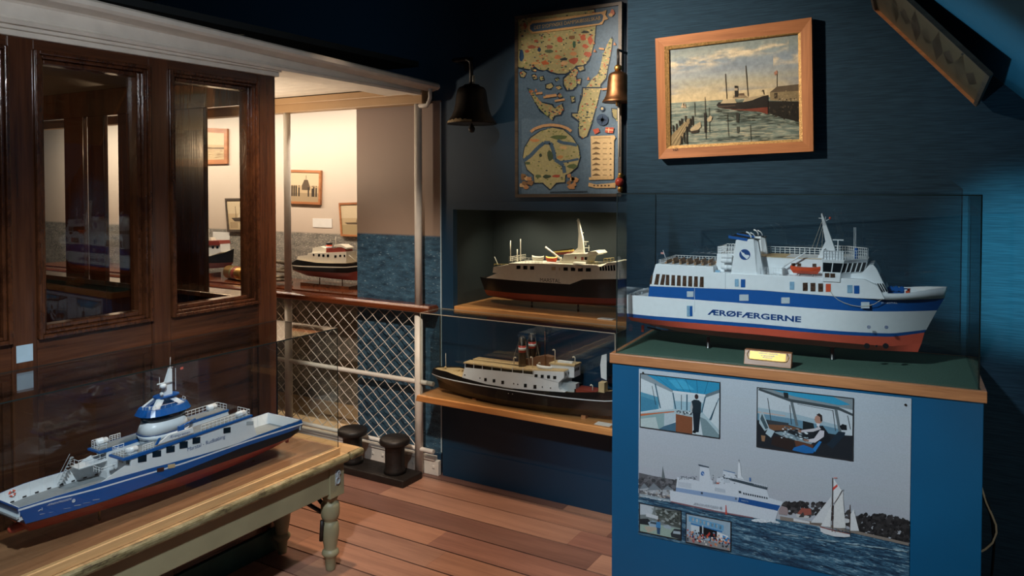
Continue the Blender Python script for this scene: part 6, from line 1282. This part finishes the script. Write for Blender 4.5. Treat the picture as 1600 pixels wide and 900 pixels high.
def wheelhouse_view(a):
    P = lambda pts, c, up=1: a.poly(pts, c, up)
    P([(0, 0), (1, 0), (1, 1), (0, 1)], '#b9c6cc'); P([(0, .34), (.24, .40), (.24, .62), (0, .72)], '#4f8ba4'); P([(.0, .42), (.22, .48), (.22, .62), (0, .72)], '#3d7b98'); P([(.43, .43), (.8, .40), (.8, .58), (.43, .58)], '#8fb0bf')
    P([(.08, 0), (1, 0), (1, .14), (.83, .24), (.42, .24)], '#2a86ac'); P([(.35, .05), (.55, .02), (.7, .18), (.45, .2)], '#3f9cc0')
    for x in (.2, .32, .45, .58, .72, .86): a.line([(x, 0), (.42+(x-.2)*.6, .24)], .007, '#1c5f80', 0)
    P([(0, 0), (.08, 0), (.42, .24), (.42, .28), (0, .08)], '#7f8d95'); P([(.42, .24), (.83, .24), (.83, .28), (.42, .28)], '#c3ced3'); P([(.83, .24), (1, .12), (1, .18), (.83, .3)], '#5f7078')
    for l in (((.42, .28), (.46, .6)), ((.83, .28), (.78, .62)), ((.19, .15), (.26, .6)), ((1, .28), (.88, .72)), ((.6, .28), (.6, .6))): a.line(l, .016, '#34596b', 1)
    for l in (((.15, .2), (.2, .55)), ((.53, .3), (.53, .58)), ((.97, .36), (.9, .7))): a.line(l, .008, '#2b3b44', 1)
    P([(0, .74), (.44, .58), (.8, .58), (1, .86), (1, .92), (.78, .66), (.46, .66), (0, .82)], '#9db3bb'); P([(0, .76), (.44, .62), (.44, .64), (0, .8)], '#b0623f'); P([(0, .8), (.31, .68), (.31, .96), (.22, 1), (0, 1)], '#7f9c9f'); P([(0, .85), (.2, .78), (.24, 1), (0, 1)], '#a9b9ba'); P([(.31, .7), (.46, .66), (.46, .8), (.31, .95)], '#a7b7bf'); P([(.31, .93), (.5, .8), (.52, 1), (.24, 1)], '#3f6277')
    P([(.76, .66), (.84, .7), (1, .94), (1, 1), (.8, 1)], '#6f868d'); P([(.46, .66), (.67, .68), (.67, 1), (.46, 1)], '#7a4a32'); P([(.46, .6), (.66, .6), (.67, .69), (.46, .67)], '#98a8ae')
    a.strokes(26, lambda: (rnd.uniform(.47, .66), rnd.uniform(.58, .66)), ['#2a343b', '#c9d3d6', '#516068'], .015, .02)
    a.oval(.72, .3, .024, .05, '#33282a'); P([(.655, .4), (.69, .36), (.75, .36), (.78, .4), (.775, .6), (.67, .62)], '#1c2a33'); P([(.66, .4), (.64, .52), (.66, .62), (.675, .5)], '#a0a5a8'); P([(.675, .6), (.77, .6), (.75, .95), (.69, .96)], '#16222c'); P([(.68, .93), (.72, .93), (.71, .98), (.67, .97)], '#101418')
def captain_view(a):
    P = lambda pts, c, up=1: a.poly(pts, c, up)
    P([(0, 0), (1, 0), (1, 1), (0, 1)], '#b4bfc6'); P([(0, .33), (.4, .36), (.86, .46), (.86, .6), (0, .6)], '#93aab6'); P([(0, .43), (.4, .45), (.86, .52), (.86, .62), (0, .62)], '#5d8398'); P([(0, .40), (.3, .41), (.3, .425), (0, .42)], '#b79c90')
    P([(.02, 0), (1, 0), (1, .18), (.86, .16), (.36, .12)], '#79868c'); P([(.16, 0), (.8, 0), (.98, .1), (.86, .13), (.4, .07)], '#2f8db2'); P([(.02, .0), (.36, .12), (.86, .16), (1, .24), (1, .28), (.86, .21), (.36, .17), (0, .03)], '#3c464b'); P([(.28, .02), (.33, .02), (.335, .11), (.29, .11)], '#22282b')
    for l in (((.37, .17), (.43, .56)), ((.83, .2), (.88, .6))): a.line(l, .03, '#5b666b', 1)
    for l in (((.11, .15), (.15, .55)), ((.35, .22), (.37, .55)), ((.8, .22), (.83, .56)), ((.95, .28), (.98, .5)), ((.43, .19), (.8, .23))): a.line(l, .008, '#2b353b', 1)
    P([(0, .55), (.1, .52), (.34, .56), (.5, .6), (.86, .62), (1, .6), (1, 1), (0, 1)], '#20242a'); P([(.1, .52), (.34, .53), (.34, .6), (.14, .64)], '#343a3f'); P([(.11, .6), (.33, .57), (.5, .6), (.3, .66), (.14, .7)], '#6a4a36'); P([(.02, .42), (.06, .4), (.13, .66), (.08, .72), (.02, .6)], '#9db0b8'); P([(.05, .43), (.12, .66), (.09, .69), (.03, .52)], '#3d5058'); P([(.09, .76), (.12, .66), (.19, .7), (.15, .82)], '#9fb2bc'); P([(.18, .72), (.3, .68), (.48, .76), (.6, .8), (.56, .86), (.4, .8), (.26, .76)], '#7d929c')
    P([(.17, .8), (.28, .76), (.4, .82), (.4, 1), (.15, .94)], '#2c2220'); P([(.4, .8), (.6, .84), (.6, .98), (.42, .92)], '#59392b')
    a.strokes(60, lambda: (rnd.uniform(.25, .55), rnd.uniform(.6, .8)), ['#10161a', '#8fa3ad', '#485660', '#c4ced4'], .022, .014)
    P([(.49, .46), (.6, .48), (.62, .62), (.49, .6)], '#1b2327'); P([(.04, .8), (.09, .8), (.08, .9), (.05, .9)], '#8a6a50')
    P([(.87, .47), (.9, .43), (.94, .44), (.945, .52), (.89, .53)], '#161b20'); P([(.86, .56), (.93, .56), (.92, .62), (.8, .86), (.74, .8)], '#1d2a36')
    P([(.64, .52), (.7, .5), (.76, .62), (.78, .74), (.72, .8), (.64, .78), (.6, .66)], '#191d23'); P([(.62, .56), (.66, .52), (.68, .56), (.6, .62), (.47, .66), (.45, .63)], '#b5b4ba'); P([(.67, .58), (.715, .58), (.71, .68), (.62, .8), (.54, .8), (.53, .77), (.61, .73)], '#bcbbc2'); P([(.44, .62), (.48, .62), (.47, .67), (.44, .66)], '#8d6a5c'); P([(.5, .76), (.56, .77), (.55, .8), (.5, .79)], '#8d6a5c')
    P([(.62, .36), (.65, .33), (.685, .35), (.69, .44), (.66, .48), (.625, .46), (.61, .42)], '#a37c6c'); P([(.63, .33), (.66, .3), (.69, .33), (.695, .42), (.675, .44), (.67, .36)], '#2c2524'); P([(.63, .47), (.67, .47), (.66, .53), (.64, .52)], '#c8c8ce')
    P([(.4, .93), (.5, .86), (.6, .9), (.66, .78), (.68, .78), (.6, .98), (.52, 1), (.38, .98)], '#1f5f9c'); P([(.6, .9), (.665, .76), (.69, .77), (.62, .96)], '#2a74b4')
def cars_view(a):
    a.rect(0, 0, 1, 1, '#6c7678'); a.poly([(0, 0), (.35, 0), (.3, .3), (0, .4)], '#aab4bc'); a.poly([(.4, .1), (1, .0), (1, .6), (.6, .55), (.4, .4)], '#454b47'); a.strokes(50, lambda: (rnd.uniform(.3, 1), rnd.uniform(.05, .5)), ['#2f3533', '#5b625f', '#87908f'], .06, .05); a.poly([(.15, .28), (.45, .32), (.45, .45), (.15, .42)], '#b7bec4'); a.poly([(0, .62), (1, .62), (1, 1), (0, 1)], '#8ba096'); a.poly([(.1, .8), (.45, .68), (.55, .72), (.2, 1)], '#a39a8c')
    a.poly([(.0, .55), (.2, .48), (.28, .6), (.25, .72), (.0, .74)], '#23292e'); a.poly([(.2, .62), (.32, .52), (.48, .56), (.52, .72), (.25, .76)], '#8ea2b2'); a.poly([(.27, .57), (.42, .56), (.44, .64), (.25, .64)], '#3a4852'); a.poly([(.58, .62), (.7, .56), (.78, .62), (.76, .72), (.6, .7)], '#90a0aa'); a.poly([(.76, .86), (.85, .66), (1, .64), (1, 1), (.78, .98)], '#2a3036'); a.poly([(.83, .74), (1, .72), (1, .82), (.82, .84)], '#9aa8b2')
    a.poly([(.41, .56), (.46, .5), (.51, .55), (.52, .75), (.4, .75)], '#3e78a8'); a.poly([(.42, .74), (.51, .74), (.5, .97), (.43, .97)], '#2c4866'); a.oval(.46, .48, .025, .05, '#5a4238')
def crowd_view(a):
    a.rect(0, 0, 1, 1, '#8da2b2'); a.poly([(.05, .05), (.85, .15), (.85, .35), (.05, .25)], '#5c93b8')
    for k in range(8): a.rect(.12+k*.09, .1+k*.012, .17+k*.09, .22+k*.012, '#c5d3dc', 0)
    a.poly([(.1, .28), (.82, .36), (.82, .42), (.1, .34)], '#2e6ea4'); a.poly([(.3, .34), (.7, .4), (.7, .72), (.3, .68)], '#15181c'); a.poly([(.1, .36), (.3, .36), (.3, .6), (.1, .6)], '#b6c2ca'); a.poly([(.7, .42), (.95, .5), (.95, .72), (.7, .7)], '#ccd2d8'); a.poly([(.83, .5), (1, .58), (1, .74), (.83, .66)], '#2a78b4'); a.rect(.36, .3, .39, .7, '#a5b1b9')
    a.rect(0, .8, 1, 1, '#7d7f82')
    a.strokes(150, lambda: (rnd.uniform(.02, .98), min(.95, rnd.gauss(.72, .1))), ['#a33c34', '#c2734c', '#27405e', '#d0c8c0', '#20252b', '#6d8ba5', '#b28d78', '#3c3a3c'], .03, .045)
inset('inset_photo', [(1001.6, 584), (1124.4, 598.3), (1123.6, 684.8), (1001.2, 664.9)], wheelhouse_view)
inset('inset_photo', [(1184.4, 606), (1332.8, 623.4), (1331.2, 719.5), (1183.3, 695.8)], captain_view)
inset('inset_photo', [(1000.4, 785.9), (1063.6, 799.5), (1063.6, 842.9), (1000.4, 829)], cars_view)
inset('inset_photo', [(1073.1, 802.3), (1141.6, 816.1), (1141, 860.9), (1073.1, 845.4)], crowd_view)
c0_ = [FP.L(*z5(495, 468), lyp), FP.L(*z5(735, 506), lyp)]; text('lettering', 'ÆRØFÆRGERNE', c0_[0], c0_[1], ytx, plain('faint_ink', '#9aa3ae', .6), po, h=.0095)
c0_ = [FP.L(*z5(893, 434), lyp), FP.L(*z5(955, 446), lyp)]; text('lettering', 'MARSTAL', c0_[0], c0_[1], ytx, M['paleblue'], po)
for x, y in ((1005, 582.5), (1415, 632.5)):
    c = FP.L(x, y, lyp); MB().lathe([(.0035, -.003), (.0042, -.001), (.0035, 0)], (c[0], lyp-.0005, c[1]), 12, axis='y').build('pin', M['iron'], po)
# ------------------------------------------------------------------ pictures on the lit mural
def sepia(label, quad, ypos, kind, frame='frame', w=.018):
    y = ypos-.02; P = [on(1, y, *p) for p in quad]; c = sum(P)/4
    r = thing('framed_photo', label, 'picture', (c[0], ypos-.012, c[2]), 0, 'framed photographs on the lit mural')
    I = [p+(c-p)/np.abs(c-p).max()*0 for p in P]; I = [p+np.array([w*np.sign(c[0]-p[0]), 0, w*np.sign(c[2]-p[2])]) for p in P]
    pin(r, ring(P, I, .018, [M[frame]]*2, 'frame', r, None, N_))
    fn = lambda u, v: (I[0]*(1-u)+I[1]*u)*(1-v)+(I[3]*(1-u)+I[2]*u)*v+np.array([0, .006, 0])
    a = Art(fn, N_, 5e-5); a.rect(0, 0, 1, 1, '#c9b797'); a.rect(0, .45, 1, 1, '#b8a27f')
    if kind == 'coast': a.poly([(0, .56), (.3, .53), (.6, .55), (1, .54), (1, .6), (0, .6)], '#6b5842'); a.strokes(60, lambda: (rnd.random(), rnd.uniform(.62, .95)), ['#a8916e', '#c5b18c', '#937c5c'], .12, .012)
    if kind == 'ship': a.poly([(.1, .6), (.95, .56), (.9, .72), (.2, .72)], '#4b4036'); a.poly([(.3, .58), (.34, .46), (.7, .44), (.74, .57)], '#cdbfa2'); a.rect(.48, .3, .55, .46, '#3b332c'); a.line([(.25, .2), (.25, .6)], .015, '#4b4036').line([(.8, .2), (.8, .58)], .015, '#4b4036'); a.rect(.05, .74, .95, .95, '#a08b6c'); a.rect(.3, .76, .45, .95, '#b9a684')
    if kind == 'people':
        a.rect(0, .7, 1, 1, '#9d8a6c'); a.poly([(.42, .45), (.5, .25), (.62, .25), (.7, .5), (.7, .6), (.42, .6)], '#5d5040'); a.line([(.56, .1), (.56, .3)], .015, '#4b4036')
        for x in (.06, .13, .2, .3, .62, .75, .8, .88): a.rect(x, .5+rnd.uniform(-.04, .04), x+.05, .82, '#3a322a', 0); a.oval(x+.025, .47, .02, .03, '#6b5644', 0, 8)
    if kind == 'mast': a.poly([(.1, .6), (1, .58), (1, .66), (.2, .66)], '#5d4f3e'); a.poly([(.5, .58), (.55, .45), (1, .44), (1, .58)], '#8c7a5e'); a.rect(0, .68, 1, 1, '#a7946f')
    pin(r, a.build('photograph', M['print'], r))
YB = 4.149
sepia('brown-framed sepia coast view high on the lit mural seen through cabin window', [(300, 199), (354.5, 201), (354.5, 256), (300, 257)], YB, 'coast', w=.035)
sepia('dark-framed ship photograph above the red-topped tug and white caption', [(351, 310), (408, 309.5), (408, 363), (355, 362)], YB, 'ship', 'darkframe')
sepia('oak-framed photograph of people on a quay beside the white post', [(449, 265), (501, 266.3), (500, 320), (449, 318)], YB, 'people')
sepia('slim-framed photograph half hidden at the right end of the lit mural', [(529, 317), (580, 315.5), (580, 371), (532, 369)], YB, 'mast', w=.014)
for q4, lab in (((333, 362, 359, 376), 'white caption card on the mural above the red-topped tug'), ((489, 341, 519, 356), 'white caption card on the mural between two framed photographs')):
    a_, b_ = on(1, YB, q4[0], q4[1]), on(1, YB, q4[2], q4[3]); tag(MB().box(a_[0], b_[0], YB-.003, YB+.0015, b_[2], a_[2]).build('caption_card', M['paper']), lab, 'card')
# framed chart leaning along the sloping ceiling
Bc, Ac = on(1, 3.33, 1525, 167), on(1, 3.33, 1363.5, 14); nn = np.array([.7497, 0, .6617]); Cc = Bc-np.array([0, .65, 0])+nn*.045; Dc = Ac+(Cc-Bc)
sl = thing('framed_chart', 'long narrow framed brown chart hanging under the sloping ceiling', 'picture', tuple((Ac+Bc+Cc+Dc)/4))
ux = (Bc-Ac)/np.linalg.norm(Bc-Ac); uy = (Dc-Ac)/np.linalg.norm(Dc-Ac); un = np.cross(ux, uy); un = un if un[2] < 0 else -un
w_ = .014; I4 = [Ac+ux*w_+uy*w_, Bc-ux*w_+uy*w_, Cc-ux*w_-uy*w_, Dc+ux*w_-uy*w_]
pin(sl, ring([Ac, Bc, Cc, Dc], I4, .014, [M['frame'], M['darkframe']], 'frame', sl, None, un, (0, 1, 1, 1)))
a = Art(lambda u, v: (I4[0]*(1-u)+I4[1]*u)*(1-v)+(I4[3]*(1-u)+I4[2]*u)*v-un*.01, un, 6e-5); a.rect(0, 0, 1, 1, '#62543f')
for k in range(9):
    u = .06+k*.1; a.poly([(u, .5), (u+.05, .12 if k % 2 else .3), (u+.1, .5), (u+.05, .88 if k % 2 else .7)], ('#5c4d3f', '#665744', '#594a3c')[k % 3], 0)
a.k += 1
for k in range(30): u = rnd.uniform(.02, .6); v = rnd.uniform(.04, .96); a.line([(u, v), (u+rnd.uniform(.1, .36), v)], .005, rnd.choice(['#75674f', '#6d5e48', '#54473a']), 0)
pin(sl, a.build('chart', M['print'], sl))
# hook block that carries it from the ceiling
mb = MB()
for t in (.2, .8):
    p = Dc+(Cc-Dc)*t+uy*-.05; mb.tube([p, p-un*(.14)], .003, 6)
pin(sl, mb.build('hanger', M['iron'], sl))
# ------------------------------------------------------------------ bells
yb = 3.405; bx = on(1, yb, 737, 190)[0]; bz0 = on(1, yb, 737, 194)[2]
b1 = thing('ship_bell', 'large blackened ship bell with chipped rim on a wall bracket left of the map', 'bell', (bx, yb, bz0))
MB().lathe([(.118, .004), (.132, 0), (.133, .006), (.124, .018), (.106, .042), (.093, .075), (.085, .115), (.08, .155), (.076, .178), (.066, .192), (.045, .2), (.04, .207), (.001, .21)], (0, 0, 0), 40).build('bell_body', M['bellblack'], b1)
mb = MB(); aw = [(x, z_) for x, z_ in ((-1.9, 0), (-1.75, .014), (-1.55, .012), (-1.35, .02), (-1.1, .022), (-.95, .01), (-.8, .0))]
n = 20; v = []
for i in range(n+1):
    a_ = math.radians(-128+72*i/n); hh = .006+.012*abs(math.sin(i*.9))*(1-abs(2*i/n-1))+.004; v += [(.1335*math.cos(a_), .1335*math.sin(a_), .004), ((.1335-hh*.42)*math.cos(a_), (.1335-hh*.42)*math.sin(a_), .004+hh)]
mb.add(v, [(2*i, 2*i+2, 2*i+3, 2*i+1) for i in range(n)]); mb.build('chipped_rim', M['tan'], b1)
mb = MB().lathe([(.003, -.045), (.014, -.04), (.018, -.025), (.012, -.008), (.004, .0), (.004, .1)], (0, 0, 0), 16); mb.build('clapper', M['iron'], b1)
MB().tube([(.012, 0, .205), (.012, 0, .255)], .008, 8).build('crown_bolt', M['cream'], b1)
mb = MB(); wy = W1-yb; mb.tube([(-.115, wy, .345), (-.115, 0, .345), (-.03, 0, .345), (-.005, 0, .33), (-.002, 0, .3), (-.002, 0, .205)], .011, 8); mb.box(-.14, -.09, wy-.006, wy, .31, .38); mb.build('bracket', M['iron'], b1)
yb = 3.44; bx = -1.472; bz0 = on(1, yb, 950, 161)[2]
b2 = thing('ship_bell', 'polished brass ship bell hanging over the right edge of the map', 'bell', (bx, yb, bz0))
MB().lathe([(.066, .003), (.0745, 0), (.075, .005), (.068, .014), (.058, .032), (.052, .065), (.049, .1), (.046, .125), (.04, .138), (.024, .144), (.014, .15), (.001, .152)], (0, 0, 0), 36).build('bell_body', M['oldbrass'], b2)
mb = MB(); mb.lathe([(.014, .15), (.018, .158), (.018, .17), (.01, .178), (.001, .18)], (0, 0, 0), 16); mb.build('crown', M['brass'], b2)
mb = MB(); mb.tube([(0, W1-yb, .25), (0, .0, .25), (0, 0, .175)], .007, 8); mb.build('bracket', M['iron'], b2)
MB().tube([(.012, -.02, -.003), (.014, -.02, -.12), (.016, -.02, -.26)], .005, 8).build('bell_rope', M['rope'], b2); MB().lathe([(.003, -.02), (.01, -.015), (.01, .0), (.003, .06)], (0, 0, 0), 12).build('clapper', M['brass'], b2)
lx_ = on(1, 3.50, 968, 284); lm = thing('wall_lamp', 'small round red lamp with brass cap beside the lower right map corner', 'lamp', tuple(lx_))
MB().lathe([(.004, -.024), (.016, -.018), (.022, -.004), (.022, .005), (.015, .017), (.006, .021)], (0, 0, 0), 20).build('red_globe', plain('red_glass', '#9c3c30', .15, var=.05), lm)
mb = MB(); mb.lathe([(.012, .018), (.014, .022), (.01, .034), (.012, .04), (.001, .044)], (.004, 0, 0), 14); mb.tube([(.004, 0, .03), (.004, W1-lx_[1], .03)], .005, 6); mb.lathe([(.001, -.05), (.012, -.046), (.014, -.03), (.008, -.022)], (.004, 0, 0), 14); mb.build('brass_cap', M['brass'], lm)
# small pale card fixed to the cabin post
a_, b_ = on(0, FX, 25.2, 541), on(0, FX, 51.5, 563); tag(MB().box(FX-.0006, FX+.0012, a_[1], b_[1], b_[2], a_[2]).build('info_card', M['paleblue']), 'small blank pale blue card stuck on the mahogany cabin post', 'card')
# ================================================================== light and camera
def area(name, loc, target, w, h, power, col, spread=None, shape='RECTANGLE'):
    l = bpy.data.lights.new(name, 'AREA'); l.shape = shape; l.size = w; l.size_y = h; l.energy = power; l.color = col
    if spread: l.spread = R(spread)
    o = bpy.data.objects.new(name, l); COL.objects.link(o); o.location = loc
    o.rotation_euler = (Vector(target)-Vector(loc)).to_track_quat('-Z', 'Y').to_euler(); return o
def spot(name, loc, target, power, col, ang=50, blend=.6, rad=.03):
    l = bpy.data.lights.new(name, 'SPOT'); l.energy = power; l.color = col; l.spot_size = R(ang); l.spot_blend = blend; l.shadow_soft_size = rad
    o = bpy.data.objects.new(name, l); COL.objects.link(o); o.location = loc
    o.rotation_euler = (Vector(target)-Vector(loc)).to_track_quat('-Z', 'Y').to_euler(); return o
WARM, NEUT, COOL = (1, .66, .38), (1, .9, .8), (.85, .93, 1)
# strip lamp behind the porch beam washes the lit mural
area('mural_strip', (-5.2, 3.6, 2.17), (-5.2, 3.95, 1.3), 3.9, .04, 64, (1, .82, .64))
spot('porch_ceiling_fill', (-4.0, 2.75, 1.6), (-3.5, 2.95, 2.2), 60, (1, .80, .58), 130, .9, .05)  # added spot hidden behind the cabin corner, brightens the porch ceiling planks
l = bpy.data.lights.new('cabin_fill', 'POINT'); l.energy = 10; l.color = WARM; l.shadow_soft_size = .06  # added fill without a fixture, lifts the dim cabin interior
o = bpy.data.objects.new('cabin_fill', l); COL.objects.link(o); o.location = (-4.6, 1.2, 1.9)
spot('picture_light', (-2.3, 2.1, 2.85), (-1.08, W2, 2.02), 300, (1, .83, .66), 46, 1., .04)
spot('map_light', (-1.5, 1.9, 2.85), (-1.78, W1, 2.05), 60, (1, .84, .66), 31, .6, .04)
spot('ferry_light', (-1.3, .2, 2.85), (-.82, 2.8, .72), 410, (.84, .94, 1), 40, .9, .08)
spot('wall_light', (.55, 1.55, 1.25), (.17, W2, 1.36), 330, (.22, .85, .92), 24, 1.)
spot('slope_bounce_fill', (-.75, 2.35, 1.25), (.1, 2.75, 1.95), 20, (.6, .88, 1), 72, .9)  # added spot standing in for daylight bounced onto the sloping ceiling
spot('table_light', (-.9, .5, 2.85), (-2.5, 1.7, .6), 310, COOL, 44, .9, .06)
spot('rail_light', (-1.9, 1.5, 2.85), (-3.0, 3.45, .68), 290, (1, .85, .7), 33, .9, .05)
spot('floor_light', (-2.3, 2.8, 2.75), (-2.12, 2.35, 0), 175, (1, .7, .48), 68, .8, .05)
spot('shelf_light', (-1.7, 1.6, 2.85), (-2.0, 3.45, .42), 80, NEUT, 28, .8, .05)
spot('board_light', (-1.85, 3.25, 2.5), (-2.44, 2.33, .53), 110, (1, .76, .52), 22, .8, .03)
spot('corner_fill', (.5, 1.5, 1.3), (.08, W2, .55), 14, (1, .92, .78), 40, 1.)  # extra dim fill, added to brighten the cables beside the plinth
area('room_fill', (.2, -.6, 2.9), (-1.5, 2.5, 1.0), 1.6, 1.6, 30, (.95, .95, 1))
spot('cornice_fill', (-1.2, .6, 2.2), (-2.65, 1.8, 2.26), 42, (.95, .97, 1), 60, 1.)  # fill added to lift the white roof edge, no fixture there
for x in (-2.25, -1.97, -1.7): spot('niche_lamp', (x, 3.70, NZ1-.012), (x-.02, 3.88, NZ0+.1), 6, (1, .9, .68), 125, .9, .012)
w = bpy.data.worlds.new('World'); sc.world = w; w.use_nodes = True
bg = w.node_tree.nodes['Background']; bg.inputs[0].default_value = (.55, .72, 1, 1); bg.inputs[1].default_value = .04
cam = bpy.data.cameras.new('camera'); co = bpy.data.objects.new('camera', cam); COL.objects.link(co)
cam.sensor_width = 36; cam.lens = F/1600*36; cam.shift_y = -(450-PCY)/1600; cam.clip_start = .05
co.location = (0, 0, EYE); co.rotation_euler = (math.pi/2-PIT, 0, YAW)
sc.camera = co
sc.view_settings.view_transform = 'Standard'; sc.view_settings.look = 'None'; sc.view_settings.gamma = 1; sc.view_settings.use_curve_mapping = False
sc.view_settings.exposure = 0.
